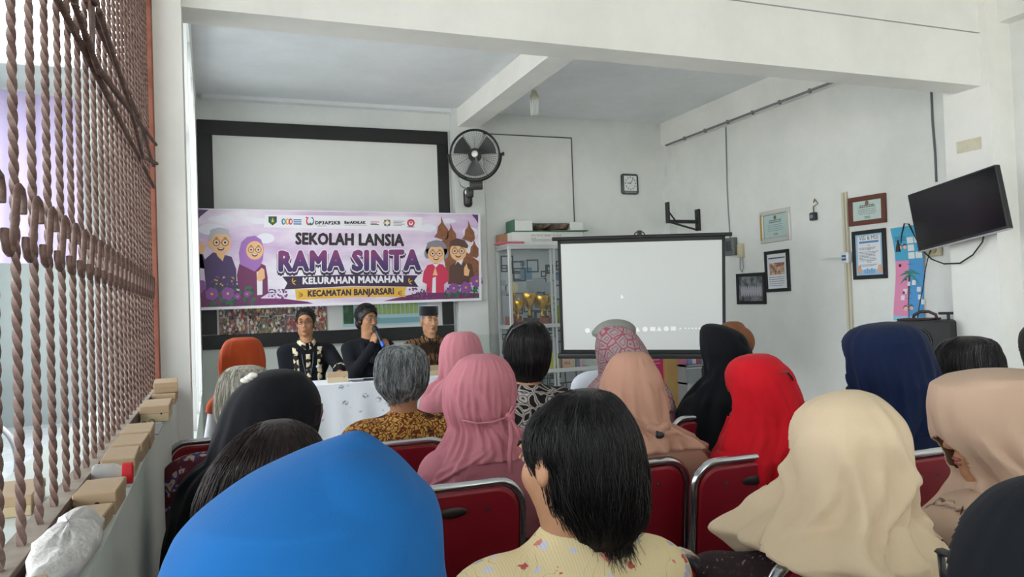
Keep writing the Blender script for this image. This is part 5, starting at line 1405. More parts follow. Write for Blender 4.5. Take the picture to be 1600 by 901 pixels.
FIGS = {}
def person(key, label, px, py, D, skin=SKIN, male=False, yaw=0.0, head_yaw=None, head_pitch=0.0, sw=.16, shirt=None, lower=None, h=.011, group='seated audience', arms='lap', facing=0.0, drop=.132, lean=.03, head_fwd=-.02, S=.95, girth=1.0, sleeve='long', seat=.46, face=False, extra=None, feet=True, shirt_fn=None):
    """a seated figure: px,py = top of the head in the photo, D = distance along the view axis; facing 0 looks at the back wall"""
    top = atD(px, py, D); Ht = float(top[2])
    hc = np.array([0, head_fwd, Ht - drop * S])
    base = np.array([top[0], top[1], 0]) - rot2((hc[0], hc[1], 0), facing)
    root = thing('person', label, 'person', T(*base) @ RZ(facing), group)
    hy = (head_yaw if head_yaw is not None else 0.0)
    s = Implicit()
    P = head_prims(s, hc, hy, head_pitch, S, male, face)
    zs = Ht - .345 * S; nb = np.array([0, -.012, zs + .05])
    s.cap(nb, hc + np.array([0, -.015, -.05]), .058 * S, .050 * S, .03)
    torso = Implicit(); g = girth
    torso.ell((0, -.02, zs - .13), (.145 * g * sw / .16, .102 * g, .17), .05); torso.ell((0, .01, .47 + (zs - .47) * .42), (.145 * g, .122 * g, .17), .05); torso.ell((0, -.015, seat + .09), (.175 * g, .145 * g, .11), .05)
    torso.cap((-sw * .72, -.02, zs - .02), (sw * .72, -.02, zs - .02), .058, None, .04); torso.cap((0, -.03, zs), (0, -.018, zs + .028), .068, .05, .03)
    sl = Implicit(); fore = Implicit(); legs = Implicit(); hands = []
    for q in (-1, 1):
        sh = np.array([q * sw, -.02, zs - .03])
        if isinstance(arms, dict):
            inv_ = (T(*base) @ RZ(facing)).inverted()
            el, wr, hd, pn = [np.array(inv_ @ Vector(v)) if i < 2 else np.array(inv_.to_3x3() @ Vector(v)) for i, v in enumerate(arms[q][:4])]
            curl = arms[q][4]
        else:
            el = np.array([q * (sw + .055), .02, max(zs - .30, seat + .17)]); wr = np.array([q * .085, .27, seat + .185]); hd = np.array([-q * .35, .9, -.1]); pn = np.array([0, 0, -1.]); curl = .35
        sl.cap(sh, el, .052, .044, .03)
        fore.cap(el, wr, .041, .029, .02)
        hands.append((wr, hd, pn, q, curl))
        hp = np.array([q * .085, .0, seat + .075]); kn = np.array([q * .12, .42, seat + .06]); an = np.array([q * .12, .39, .10])
        legs.cap(hp, kn, .085, .062, .03); legs.cap(kn, an, .058, .040, .03)
    body = Implicit(); body.p = s.p + torso.p + sl.p + fore.p + legs.p
    for wr, hd, pn, q, curl in hands: hand_prims(body, wr, hd, pn, q, curl)
    for q in (-1, 1): body.cap((q * .12, .37, .06), (q * .125, .56, .035), .036, .03, .03)
    body.build('body', skin, root, h)
    if shirt is not None:
        sh_ = Implicit(); sh_.p = torso.grown(.016).p + sl.grown(.017).p
        if sleeve == 'long': sh_.p += fore.grown(.015).p
        elif sleeve == 'half':
            for q in fore.p: sh_.cap(q[1], q[1] + (q[2] - q[1]) * .12, q[3] + .026, q[3] + .024, .02)
        o = sh_.build('blouse' if not male else 'shirt', shirt, root, max(.008, h * .9), shirt_fn)
    lw = Implicit(); lw.p = legs.grown(.018).p; lw.ell((0, -.012, seat + .075), (.185 * g, .16 * g, .095), .05)
    lw.build('skirt' if not male else 'trousers', lower or cloth('dark_trousers', '#26272b'), root, .014)
    if feet:
        for q in (-1, 1):
            sh2 = Implicit(); sh2.cap((q * .12, .36, .05), (q * .125, .565, .04), .048, .043, .03); sh2.ell((q * .122, .46, .012), (.05, .13, .012), .01); sh2.build('shoe', mat('shoe_black', '#1c1a1a', .5), root, .013)
    fig = dict(root=root, hc=hc, P=P, base=base, facing=facing, D=D, Ht=Ht, S=S, hy=hy, zs=zs, inv=(T(*base) @ RZ(facing)).inverted(), skin=skin, yaw=facing + hy)
    if face:
        for q in (-1, 1):
            e = MB(); c = P(q * .031, .083, .009); e.ball(c, (.0115 * S, .0095 * S, .0072 * S), 12); ey_ = e.build('eye', M_EYEW, root, True)
            e = MB(); c = P(q * .031, .0895, .0085); e.ball(c, (.0052 * S, .0045 * S, .0052 * S), 10); e.build('iris', M_IRIS, ey_, True)
            e = MB(); e.tube([P(q * .014, .101, .033), P(q * .030, .101, .040), P(q * .047, .088, .036)], [.003 * S, .0042 * S, .002 * S], 6); e.build('eyebrow', M_BROW, root, True)
            e = MB(); e.tube([P(q * .018, .094, .013), P(q * .031, .0955, .0165), P(q * .044, .088, .0125)], [.003 * S, .0045 * S, .003 * S], 6); e.build('eyelid', skin, root, True)
        e = Implicit(); e.ell(P(0, .0925, -.0635), (.021 * S, .010 * S, .0055 * S), .004, rz=hy, rx=head_pitch); e.ell(P(0, .090, -.0750), (.018 * S, .010 * S, .0058 * S), .004, rz=hy, rx=head_pitch)
        e.build('lips', M_LIP, root, .003)
    fig['cover'] = torso.grown(.030).p
    for q in sl.p: fig['cover'].append(('c', q[1], q[1] + (q[2] - q[1]) * .45, q[3] + .028, q[3] + .024, .02, 1))
    FIGS[key] = fig
    return fig

def smooth_rows(rows, n):
    """monotone cubic through the outline samples (y, xl, xr)"""
    R = np.array(rows, float); t = R[:, 0]; tt = np.linspace(0, 1, n) ** 1.0
    yy = t[0] + (t[-1] - t[0]) * (tt * .55 + .45 * tt ** 1.6)
    out = [yy]
    for c in (1, 2):
        v = R[:, c]; d = np.diff(v) / np.diff(t); m = np.zeros(len(v)); m[0], m[-1] = d[0], d[-1]
        for i in range(1, len(v) - 1): m[i] = 0 if d[i - 1] * d[i] <= 0 else 2 * d[i - 1] * d[i] / (d[i - 1] + d[i])
        i = np.clip(np.searchsorted(t, yy) - 1, 0, len(t) - 2); hgt = t[i + 1] - t[i]; u = (yy - t[i]) / hgt
        out.append((2 * u ** 3 - 3 * u ** 2 + 1) * v[i] + (u ** 3 - 2 * u ** 2 + u) * hgt * m[i] + (-2 * u ** 3 + 3 * u ** 2) * v[i + 1] + (u ** 3 - u ** 2) * hgt * m[i + 1])
    return np.stack(out, 1)

def shell(fig, rows=None, m=None, name='hijab', D=None, seed=1, depth=(.125, .16), neck=None, folds=(.0015, .012), nf=(7, 11), drift=1.6, opening=None, thick=.003, ns=110, nr=84, ridge=0.0, nridge=60, hem=0.0, shift=0.0, drapeshift=-.03, tuck=False, pull=None, dome=True, ncrease=30, over_chair=False):
    """a draped shell around head and shoulders: rows give its width at several heights, folds its relief;
    opening=(half angle, z below top to its centre, half height) leaves the face free"""
    D = D or fig['D']; rnd = random.Random(seed)
    R = smooth_rows(rows, nr)
    y0 = rows[0][0]; inv_ = np.array(fig['inv']); 
    ph = [rnd.uniform(0, 6.28) for _ in range(8)]
    am = [rnd.uniform(.5, 1) for _ in range(8)]
    crease = []
    if not ridge:
        for k in range(ncrease):
            v0 = rnd.uniform(.02, .5); crease.append((rnd.uniform(0, 6.28), rnd.gauss(0, .9), rnd.gauss(0, .9), rnd.uniform(.014, .04), rnd.uniform(.5, 1.3) * rnd.choice((1, 1, -.8)), v0, v0 + rnd.uniform(.3, .9), rnd.choice((1, -1))))
    V = []; top_z = None; ztop = atD((rows[0][1] + rows[0][2]) / 2, rows[0][0], D)[2]
    zn = ztop - (neck if neck else .24)
    th = np.linspace(0, 2 * math.pi, ns, endpoint=False)
    hw = fig['base'] + rot2(fig['hc'], fig['facing']) * np.array([1, 1, 0]) ; hw = np.array([hw[0], hw[1]])
    fd = np.array([-math.sin(fig['yaw']), math.cos(fig['yaw'])])
    info = []
    for i, (y, xl, xr) in enumerate(R):
        a = atD(xl, y, D); b = atD(xr, y, D); mid = (a + b) / 2; hwid = np.linalg.norm((b - a)[:2]) / 2
        rr = (b - a)[:2]; rr = rr / max(np.linalg.norm(rr), 1e-9); ff = np.array([-rr[1], rr[0]])
        z = mid[2]
        # depth of the ring: head deep near the top, cape deep below the neck
        below = np.clip((zn - z) / .10, 0, 1)
        dep = hwid * 1.12
        dmax = depth[0] + (depth[1] - depth[0]) * below
        if dome: bd = min(dep, dmax) if below < 1 else max(min(dep, dmax), depth[1] * .9)
        else: bd = min(dep, dmax)
        cen = mid[:2] + ff * (shift + drapeshift * below * 0 + 0)
        v = i / (nr - 1)
        amp = folds[0] + (folds[1] - folds[0]) * np.clip((ztop - .07 - z) / .20, 0, 1)
        amp *= np.clip((ztop - z) / .03, 0, 1)
        f = np.zeros(ns)
        for k in range(3):
            w = nf[0] + (nf[1] - nf[0]) * k // 2
            s_ = np.sin(w * .5 * th * 2 / 1 + ph[k] + drift * v * (1 + .5 * k) * (1 if k % 2 else -1))
            f += am[k] * (1 - 2 * np.abs(s_) ** 1.3) / 3
        for (t0, sl_, cu, wm, hh_, v0, v1, sg) in crease:      # sharp lopsided creases running down the cloth
            act = np.clip((v - v0) / .16, 0, 1) * np.clip((v1 - v) / .2, 0, 1)
            if act <= 0: continue
            tc = t0 + sl_ * (v - v0) + cu * (v - v0) ** 2
            if pull is not None:
                zk = (ztop - z) - pull[1]; tc = pull[0] + (((t0 - pull[0] + math.pi) % (2 * math.pi)) - math.pi) * min(1, .12 + abs(zk) / .26)
            x = ((th - tc + math.pi) % (2 * math.pi) - math.pi) * max(hwid, .05) / wm * sg
            f = f + hh_ * act * np.where(x < 0, np.exp(-x ** 2), np.exp(-(x / .4) ** 2))
        if pull is not None:      # folds gathered towards a knot: (theta, z below top, strength)
            dth = np.abs((th - pull[0] + math.pi) % (2 * math.pi) - math.pi); dz = (ztop - z) - pull[1]
            gather = np.exp(-(dth / .9) ** 2) * np.exp(-(dz / .07) ** 2)
            f = f - gather * pull[2] / max(amp, 1e-4)
        if ridge: f = f + (ridge / max(amp, 1e-4)) * (np.sin(nridge * th + 3 * np.sin(2.2 * th + ph[4]) + 2.5 * v) * .5 + .5 * np.sin(nridge * 2.3 * th + ph[5] + 5 * v)) * np.clip((ztop - z) / .05, .15, 1)
        ra = np.maximum(hwid + amp * f, .002); rb = np.maximum(bd + amp * f, .002)
        zz = z - hem * np.sin(th * 2 + ph[6]) * v ** 4
        X = cen[0] + rr[0] * ra * np.cos(th) + ff[0] * rb * np.sin(th); Y = cen[1] + rr[1] * ra * np.cos(th) + ff[1] * rb * np.sin(th)
        V.append(np.stack([X, Y, np.full(ns, 0.0) + zz], 1))
    if tuck:
        for kk, sc in ((.004, .9), (.0, .7), (-.002, .4)):
            r_ = V[-1] if kk == .004 else V[-1]
            c_ = r_.mean(0); V.append(c_ + (r_ - c_) * sc + np.array([0, 0, kk]))
    V = np.array(V); nrr = V.shape[0]
    apex = V[0].mean(0) + np.array([0, 0, .001]); VV = np.concatenate([V.reshape(-1, 3), apex[None]])
    Fq = []
    for i in range(nrr - 1):
        for j in range(ns):
            j2 = (j + 1) % ns; Fq.append((i * ns + j, (i + 1) * ns + j, (i + 1) * ns + j2, i * ns + j2))
    Fq = np.array(Fq)
    if opening:
        hwv, zc, hh = opening
        cen = VV[Fq].mean(1); d = cen[:, :2] - hw; ang = np.arctan2(d[:, 0] * fd[1] - d[:, 1] * fd[0], d @ fd)
        zr = (cen[:, 2] - (fig['Ht'] - zc)) / hh
        keep = ~(((ang / hwv) ** 2 + zr ** 2) < 1)
        Fq = Fq[keep]
    tri = np.array([(j, (j + 1) % ns, len(VV) - 1, len(VV) - 1) for j in range(ns)])
    L4 = (inv_ @ np.c_[VV, np.ones(len(VV))].T).T[:, :3]
    for c_, r_ in ((fig['P'](0, -.012, .032), (.074, .094, .082)), (fig['P'](0, .028, -.040), (.062, .066, .074)))[:1 if ridge else 2]:   # never inside the skull
        d_ = L4 - c_; ca, sa = math.cos(fig['hy']), math.sin(fig['hy'])
        e_ = np.stack([d_[:, 0] * ca + d_[:, 1] * sa, -d_[:, 0] * sa + d_[:, 1] * ca, d_[:, 2]], 1) / (np.array(r_) * fig['S'] + (.005 if ridge else .009))
        k_ = np.linalg.norm(e_, axis=1); k_ = np.where(k_ < 1, np.maximum(k_, .05), 1); L4 = c_ + d_ / k_[:, None]
    if not ridge:                                 # the cape lies over shoulders and arms, not in them
        for it in range(5):
            d0 = sdf_points(fig['cover'], L4); mk = d0 < 0
            if not mk.any(): break
            Pm = L4[mk]; e = .003
            gr_ = np.stack([sdf_points(fig['cover'], Pm + e * np.eye(3)[a]) - d0[mk] for a in range(3)], 1); gr_ /= np.maximum(np.linalg.norm(gr_, axis=1, keepdims=True), 1e-6)
            L4[mk] = Pm + gr_ * (-d0[mk] * .8 + .002)[:, None]
        if not over_chair and fig['facing'] == 0:     # pressed against the chair back
            lim = .06 - .205 - (L4[:, 2] - .45) * .12 + .043; mk = (L4[:, 2] < .925) & (np.abs(L4[:, 0]) < .26)
            L4[mk, 1] = np.maximum(L4[mk, 1], lim[mk])
    fig['rows'] = L4[:nrr * ns].reshape(nrr, ns, 3)
    me = bpy.data.meshes.new(name)
    faces = [tuple(int(q) for q in f) for f in Fq] + [(int(a), int(b), int(c)) for a, b, c, _ in tri]
    me.from_pydata([tuple(p) for p in L4], [], faces); me.materials.append(m)
    me.polygons.foreach_set('use_smooth', [True] * len(me.polygons)); me.update()
    o = bpy.data.objects.new(name, me); COL.objects.link(o); o.parent = fig['root']
    if thick:
        md = o.modifiers.new('thickness', 'SOLIDIFY'); md.thickness = thick; md.offset = 1 if False else -1
    bm = bmesh.new(); bm.from_mesh(me); bmesh.ops.delete(bm, geom=[v for v in bm.verts if not v.link_faces], context='VERTS'); bmesh.ops.recalc_face_normals(bm, faces=bm.faces); bm.to_mesh(me); bm.free()
    return o

def sdf_points(prims, pts):
    out = np.full(len(pts), 9.0)
    for q in prims:
        if q[0] == 'c':
            d = q[2] - q[1]; p = pts - q[1]; t = np.clip(p @ d / max(d @ d, 1e-9), 0, 1)
            v = np.linalg.norm(p - t[:, None] * d, axis=1) - (q[3] + (q[4] - q[3]) * t)
        else:
            p = (pts - q[1]) / q[2]; k0 = np.linalg.norm(p, axis=1); k1 = np.linalg.norm(p / q[2], axis=1); v = k0 * (k0 - 1) / np.maximum(k1, 1e-6)
        out = np.minimum(out, v)
    return out

def shell_strands(fig, m, n, seed=1, r=.0008, lift=(.0005, .004), wave=.0, wfreq=9.0, start=(.02, .6), length=(.35, .8), th=(2.9, 6.6), tail=.012, name='hair_strands'):
    """hair strands that follow the hair shell from the crown downwards"""
    R = fig['rows']; nr, ns, _ = R.shape; rnd = random.Random(seed); q = MB(); nr -= 3
    cen = R.mean(1)
    for k in range(n):
        a = rnd.uniform(*th); s0 = rnd.uniform(*start); s1 = min(1.0, s0 + rnd.uniform(*length)); lf = rnd.uniform(*lift); ph = rnd.uniform(0, 6.28); dr = rnd.gauss(0, .10); pts = []
        for i in range(9):
            u = i / 8; ii = min(nr - 1, (s0 + (s1 - s0) * u) * (nr - 1)); i0 = int(ii); fr = ii - i0; i1 = min(i0 + 1, nr - 1)
            an = (a + dr * u + wave * math.sin(wfreq * u + ph)) % 6.28318; jj = an / 6.28318 * ns; j0 = int(jj) % ns; j1 = (j0 + 1) % ns; fj = jj - int(jj)
            p = (R[i0, j0] * (1 - fj) + R[i0, j1] * fj) * (1 - fr) + (R[i1, j0] * (1 - fj) + R[i1, j1] * fj) * fr
            d = p - cen[i0]; d[2] *= .3; d = d / max(np.linalg.norm(d), 1e-6)
            pts.append(p + d * lf * math.sin(math.pi * min(1, u * 1.1 + .12)) ** .5)
        if s1 > .96 and tail: pts.append(pts[-1] + np.array([rnd.uniform(-.5, .5), rnd.uniform(-.5, .5), -1.0]) * tail * rnd.uniform(.4, 1.3))
        q.tube(pts, [r * (1 - .6 * i / (len(pts) - 1)) for i in range(len(pts))], 3, cap=False)
    o = q.build(name, m, fig['root'], True); o['kind'] = 'stuff'; return o

def L(fig, px, py, D):
    return np.array(fig['inv'] @ Vector(atD(px, py, D)))

def strands(fig, m, paths, r=.0012, name='hair_strands'):
    q = MB()
    for p in paths: q.tube(p, [r, r, r * .9, r * .3] if len(p) == 4 else r, 3, cap=False)
    o = q.build(name, m, fig['root'], True); o['kind'] = 'stuff'
    return o

def tufts(fig, m, n, seed=1, r=.0026, top=.016, side=.0, front=.6, name='hair_tufts'):
    """short locks lying on the skull from the crown outwards"""
    P = fig['P']; rnd = random.Random(seed); q = MB()
    for k in range(n):
        a = rnd.uniform(0, 6.283); el = rnd.uniform(.15, 1.15); da = rnd.gauss(0, .25); pts = []
        fr = math.cos(a)                                   # +1: towards the face
        emax = .78 if fr > .5 else (1.35 if fr > -.2 else 1.75)
        e0 = rnd.uniform(0, emax * .8); e1 = min(emax, e0 + rnd.uniform(.3, .6)); lift = rnd.uniform(.0, .006)
        for i in range(5):
            e = e0 + (e1 - e0) * i / 4; aa = a + da * i / 4
            pts.append(P((.074 + top + lift) * math.sin(e) * math.sin(aa), -.012 + (.094 + top + lift) * math.sin(e) * math.cos(aa), .034 + (.082 + top * 1.2 + lift) * math.cos(e)))
        q.tube(pts, [r, r, r * .9, r * .7, r * .2], 4, cap=False)
    o = q.build(name, m, fig['root'], True); o['kind'] = 'stuff'; return o

def face_glasses(fig, m, S=1.0, dark=None):
    P = fig['P']; root = fig['root']
    g = MB()
    for q in (-1, 1):
        g.tube([P(q * .033 + .025 * math.cos(a), .109 - .006 * abs(math.cos(a)) * (1 if q * math.cos(a) > 0 else 0), .008 + .017 * math.sin(a)) for a in [2 * math.pi * i / 20 for i in range(20)]], .0016, 5, closed=True)
        g.tube([P(q * .058, .102, .012), P(q * .078, .06, .012), P(q * .084, -.005, .008)], .0018, 5)
    g.tube([P(-.008, .110, .012), P(0, .114, .014), P(.008, .110, .012)], .0016, 5)
    return g.build('eyeglasses', m, root, True)
# ================================================================== chairs: red padded backs in chrome tube
M_CHROME = mat('chrome_tube', '#c3c5c8', .18, .95); M_REDV = mat('red_vinyl', '#8c1726', .42, bump=(220, .25, .002), var=(6, .12)); M_REDP = mat('red_shell', '#8c1525', .38, var=(5, .1))
def make_chair():
    t = thing('banquet_chair', 'red chair', 'chair')
    def rr(w, z0, z1, r, n=6):
        pts = [(-w, z0)]
        for i in range(n + 1):
            a = math.pi - math.pi / 2 * i / n; pts.append((-w + r + r * math.cos(a), z1 - r + r * math.sin(a)))
        for i in range(n + 1):
            a = math.pi / 2 - math.pi / 2 * i / n; pts.append((w - r + r * math.cos(a), z1 - r + r * math.sin(a)))
        pts.append((w, z0)); return pts
    bend = lambda z: -.205 - (z - .45) * .12
    # back frame and rear legs in one bent tube
    MB().tube([(x, bend(z), z) for x, z in rr(.205, .44, .905, .075)], .0125, 10).build('back_frame', M_CHROME, t, True)
    for s in (-1, 1):
        l1 = MB().tube([(s * .205, bend(.45), .45), (s * .205, -.24, .2), (s * .205, -.27, .012)], .0125, 10).build('leg', M_CHROME, t, True)
        l2 = MB().tube([(s * .205, bend(.47), .43), (s * .205, .18, .43), (s * .205, .215, .40), (s * .205, .23, .012)], .0125, 10).build('leg', M_CHROME, t, True)
        for y, lg in ((-.27, l1), (.23, l2)): MB().lathe([(0, 0), (.017, 0), (.017, .03), (.0125, .032)], 10, T(s * .205, y, 0)).build('rubber_foot', M_DARK, lg)
    MB().tube([(-.205, .0, .42), (.205, .0, .42)], .011, 8).build('stretcher', M_CHROME, t, True)
    pts = rr(.192, .50, .89, .065); q = MB()
    n = len(pts)
    for y0, y1, inset in ((0, -.012, 0),):
        f = [(x, bend(z) - .010, z) for x, z in pts]; b = [(x, bend(z) + .022, z) for x, z in pts]
        ins = [(x * .96, bend(z) - .013, .695 + (z - .695) * .96) for x, z in pts]; ins2 = [(x * .93, bend(z) + .036, .695 + (z - .695) * .93) for x, z in pts]
        q.grid([ins, f, b, ins2], closed=True); q.raw(ins, [tuple(range(n))]); q.raw(ins2, [tuple(range(n))[::-1]])
    bk_ = q.build('backrest', M_REDP, t, 40, True)
    hz = .838
    MB().lathe([(0, .004), (.026, .004), (.033, .002), (.035, -.001)], 24, T(0, bend(hz) - .0135, hz) @ Matrix.Diagonal((1.25, 1, .42, 1)) @ RX(math.pi / 2)).build('handle_plate', mat('handle_dark', '#2a2122', .35), bk_, 40)
    for s in (-1, 1): MB().lathe([(0, .003), (.006, .002), (.007, 0)], 10, T(s * .10, bend(hz) - .0135, hz) @ RX(math.pi / 2)).build('screw', mat('screw_dark', '#55303a', .4, .5), bk_)
    v, f, w = text2d('IV : 01', 0.0, 1.1); q = MB(); k = .15 / w
    q.raw([(-.075 + a * k, bend(.585 + b * .05) - .0142, .585 + b * .05) for a, b in v], f); q.build('stencilled_number', mat('stencil_black', '#2a0a10', .6), bk_)
    MB().bbox((-.2, -.19, .435), (.2, .22, .485), .02, 3).build('seat', M_REDV, t, 50)
    return t
chair0 = make_chair(); chair_used = [0]
CG = 'red banquet chairs in rows'
def chair_at(x, y, rz, label):
    o = chair0 if not chair_used[0] else copy_tree(chair0)
    chair_used[0] = 1
    o.matrix_world = T(x, y, 0) @ RZ(rz); tag(o, label, 'chair', CG); return o
def sit(fig, label, rz=None, dy=.08, dx=0.0):
    b = fig['base']; a = fig['facing'] if rz is None else rz
    d = rot2((dx, -.02 + dy, 0), a); chair_at(b[0] + d[0], b[1] + d[1], a, label)

OP = (.95, .128, .092)       # usual face opening of a headscarf
G = 'seated audience'
def W(px, py, D): return tuple(atD(px, py, D))
# ------------------------------------------------------------------ row nearest the camera
f = person('blue', 'person in a bright blue headscarf seated nearest the viewer', 535, 676, .74, SKIN, head_yaw=-.1, shirt=cloth('blue_dress', '#2a62a8'), sw=.135, h=.012)
shell(f, ncrease=16, rows=[(674, 545, 565), (680, 527, 577), (690, 496, 590), (700, 468, 600), (715, 432, 619), (734, 391, 636), (760, 350, 657), (790, 312, 682), (825, 281, 692), (860, 266, 695), (901, 252, 697), (960, 240, 705), (1050, 215, 730), (1180, 190, 760)], m=cloth('blue_scarf', '#1a63a6', .85, 700), seed=3, depth=(.125, .17), folds=(.001, .007), nf=(3, 5), opening=(.9, .14, .09), neck=.21)
sit(f, 'red chair of the person in the bright blue headscarf')
f = person('black_near', 'person in black seated at the bottom right corner', 1655, 745, .88, SKIN, shirt=cloth('black_dress', '#1b1d22'), sw=.135, h=.012)
shell(f, [(741, 1630, 1670), (757, 1592, 1710), (775, 1564, 1738), (800, 1543, 1756), (830, 1523, 1774), (865, 1505, 1788), (905, 1496, 1800), (960, 1488, 1806), (1010, 1440, 1850), (1100, 1400, 1880), (1200, 1390, 1890)], cloth('black_scarf_near', '#12151b', .8), seed=8, depth=(.125, .17), folds=(.001, .008), opening=OP, neck=.22)
sit(f, 'red chair of the person at the bottom right corner')
f = person('brownhair', 'person with dark brown hair leaning down behind the blue headscarf', 425, 659, 1.32, SKIN_L, head_yaw=-.1, shirt=cloth('dark_plum_blouse', '#34262e'), sw=.135, h=.012)
shell(f, [(657, 412, 455), (663, 395, 470), (677, 374, 488), (704, 349, 503), (730, 331, 512), (760, 316, 517), (787, 308, 520), (830, 306, 522), (870, 320, 512)], HAIR_BROWN, 'hair', seed=5, depth=(.10, .10), folds=(.0008, .002), opening=(1.0, .135, .085), ridge=.0014, nridge=70, tuck=True, neck=.4, dome=False)
shell_strands(f, HAIR_BROWN, 700, 3, .0009, (.0005, .004), .03, 5, (0, .5), (.3, .8))
sit(f, 'red chair of the brown haired person behind the blue headscarf')
# ------------------------------------------------------------------ second row
f = person('blackhij', 'person in a black headscarf with glasses, seated by the parapet', 433, 578, 1.88, SKIN, head_yaw=-.55, shirt=cloth('black_blouse', '#16181d'), sw=.14, h=.012, face=False)
shell(f, [(577, 420, 450), (583, 400, 470), (594, 384, 482), (612, 366, 494), (632, 353, 500), (650, 345, 501), (670, 338, 497), (690, 332, 491), (712, 327, 488), (725, 310, 492), (757, 284, 505), (802, 272, 515), (860, 262, 525), (960, 255, 535)], cloth('black_scarf', '#0f1116', .8), seed=14, depth=(.12, .17), folds=(.0015, .010), nf=(5, 9), opening=(.85, .125, .085), neck=.23, drift=2.4)
g = MB(); a = L(f, 497, 641, 1.820); b = L(f, 503, 632, 1.780); c = L(f, 504, 655, 1.780)
g.tube([L(f, 494, 632, 1.860), L(f, 503, 631, 1.800), L(f, 504, 642, 1.795), L(f, 500, 656, 1.800), L(f, 495, 663, 1.820)], .0022, 6); g.build('eyeglasses', mat('glasses_maroon', '#3a1d22', .3), f['root'], True)
g = MB()
for i in range(3): g.ball(L(f, 383 + i * 6, 594 - i * 4, 1.760), (.011, .008, .007), 10)
g.build('pearl_brooch', mat('pearl', '#e6e3da', .3), f['root'], True)
sit(f, 'red chair of the person in the black headscarf with glasses', dx=.17)
f = person('foreground', 'person with short black hair in a cream floral blouse, centre foreground', 884, 614, 1.40, SKIN_L, head_yaw=.34, head_pitch=-.08, sw=.172, h=.008, face=True, girth=1.08,
           shirt=None)
def _floral(t, c):
    co = t.coord()
    v = t.new('ShaderNodeTexVoronoi', Scale=30.0); t.link(co, v.inputs['Vector'])
    n1 = t.new('ShaderNodeTexNoise', Scale=110.0, Detail=3.0); t.link(co, n1.inputs['Vector'])
    blob = t.ramp(t.math('ADD', v.outputs['Distance'], t.math('MULTIPLY', n1.outputs['Fac'], .62)), [(.57, (1, 1, 1, 1)), (.60, (0, 0, 0, 1))])
    hue = t.ramp(v.outputs['Color'], [(.0, '#c4605a'), (.3, '#d98a78'), (.42, '#d9d6e2'), (.62, '#b9b4c9'), (.8, '#b4a87e')], 'CONSTANT')
    w = t.new('ShaderNodeTexWave', Scale=9.0, Distortion=12.0, Detail=2.0); t.link(co, w.inputs['Vector'])
    n2 = t.new('ShaderNodeTexNoise', Scale=14.0); t.link(co, n2.inputs['Vector'])
    stem = t.mix(1.0, t.ramp(w.outputs['Fac'], [(.47, (0, 0, 0, 1)), (.5, (1, 1, 1, 1)), (.53, (0, 0, 0, 1))]), t.ramp(n2.outputs['Fac'], [(.52, (0, 0, 0, 1)), (.56, (1, 1, 1, 1))]), 'MULTIPLY')
    t.link(t.mix(blob, t.mix(stem, c, '#9a8a66'), hue), t.b.inputs['Base Color'])
    r = t.new('ShaderNodeTexWave', Scale=60.0); t.link(co, r.inputs['Vector']); t.bump(r.outputs['Fac'], .2, .002)
def dress(fig, m, sw=.16, girth=1.0, name='blouse', h=.01):
    zs = fig['zs']; g = girth; s = Implicit()
    s.ell((0, -.02, zs - .13), (.161 * g * sw / .16, .118 * g, .186), .06); s.ell((0, .01, .47 + (zs - .47) * .42), (.161 * g, .138 * g, .186), .06); s.ell((0, -.015, .55), (.191 * g, .161 * g, .126), .06)
    s.cap((-sw * .72, -.02, zs - .02), (sw * .72, -.02, zs - .02), .074, None, .05); s.cap((0, -.03, zs), (0, -.016, zs + .045), .086, .066, .04)
    for q in (-1, 1):
        sh = np.array([q * sw, -.02, zs - .03]); el = np.array([q * (sw + .055), .02, max(zs - .30, .63)]); wr = np.array([q * .085, .27, .645])
        s.cap(sh, el, .069, .061, .04); s.cap(el, el + (wr - el) * .8, .056, .046, .03)
    return s.build(name, m, fig['root'], h)
dress(f, mat('floral_cream', '#ecd8a8', .75, spec=.25, fn=_floral), .172, 1.08)
shell(f, [(608, 895, 935), (613, 878, 950), (624, 862, 964), (640, 850, 976), (660, 842, 988), (690, 842, 1000), (720, 845, 1005), (750, 849, 1007), (772, 855, 1006), (800, 868, 1004), (825, 880, 998), (845, 892, 985)], HAIR_BLACK, 'hair', seed=7, depth=(.108, .10), folds=(.001, .006), nf=(5, 9), opening=(1.25, .15, .135), ridge=.0016, nridge=64, tuck=True, neck=.5, dome=False, ns=160, nr=100, shift=-.004)
shell_strands(f, HAIR_BLACK, 1900, 31, .0007, (.0005, .006), .05, 7.0, (.0, .55), (.3, .7), (2.6, 6.9), .03)
shell_strands(f, HAIR_BLACK, 420, 32, .0008, (.003, .014), .05, 6.0, (.5, .8), (.3, .6), (2.9, 6.9), .03)
sit(f, 'red chair of the person in the cream floral blouse')
f = person('cream', 'person in a draped cream headscarf over a teal and dark batik blouse', 1328, 612, 1.52, SKIN, head_yaw=.1, arms={-1: (W(1120, 915, 1.50), W(1185, 960, 1.75), (.2, .9, 0), (0, 0, -1), .3), 1: (W(1440, 960, 1.6), W(1400, 960, 1.85), (-.2, .9, 0), (0, 0, -1), .3)}, shirt=batik('batik_dark', '#2b1f22', '#8a7468', '#4a3436', 60, 8, 1), sw=.138, h=.012)
shell(f, [(610, 1314, 1346), (617, 1290, 1366), (634, 1260, 1386), (667, 1237, 1408), (700, 1233, 1415), (732, 1233, 1417), (765, 1224, 1419), (795, 1200, 1420), (815, 1166, 1423), (832, 1147, 1430), (855, 1172, 1440), (880, 1200, 1442), (900, 1222, 1443)], cloth('cream_scarf', '#d3be9f', .85), seed=23, depth=(.125, .245), folds=(.005, .021), nf=(3, 7), opening=OP, neck=.24, drift=1.9, hem=.012, over_chair=True, ncrease=44)
tl = Implicit(); 
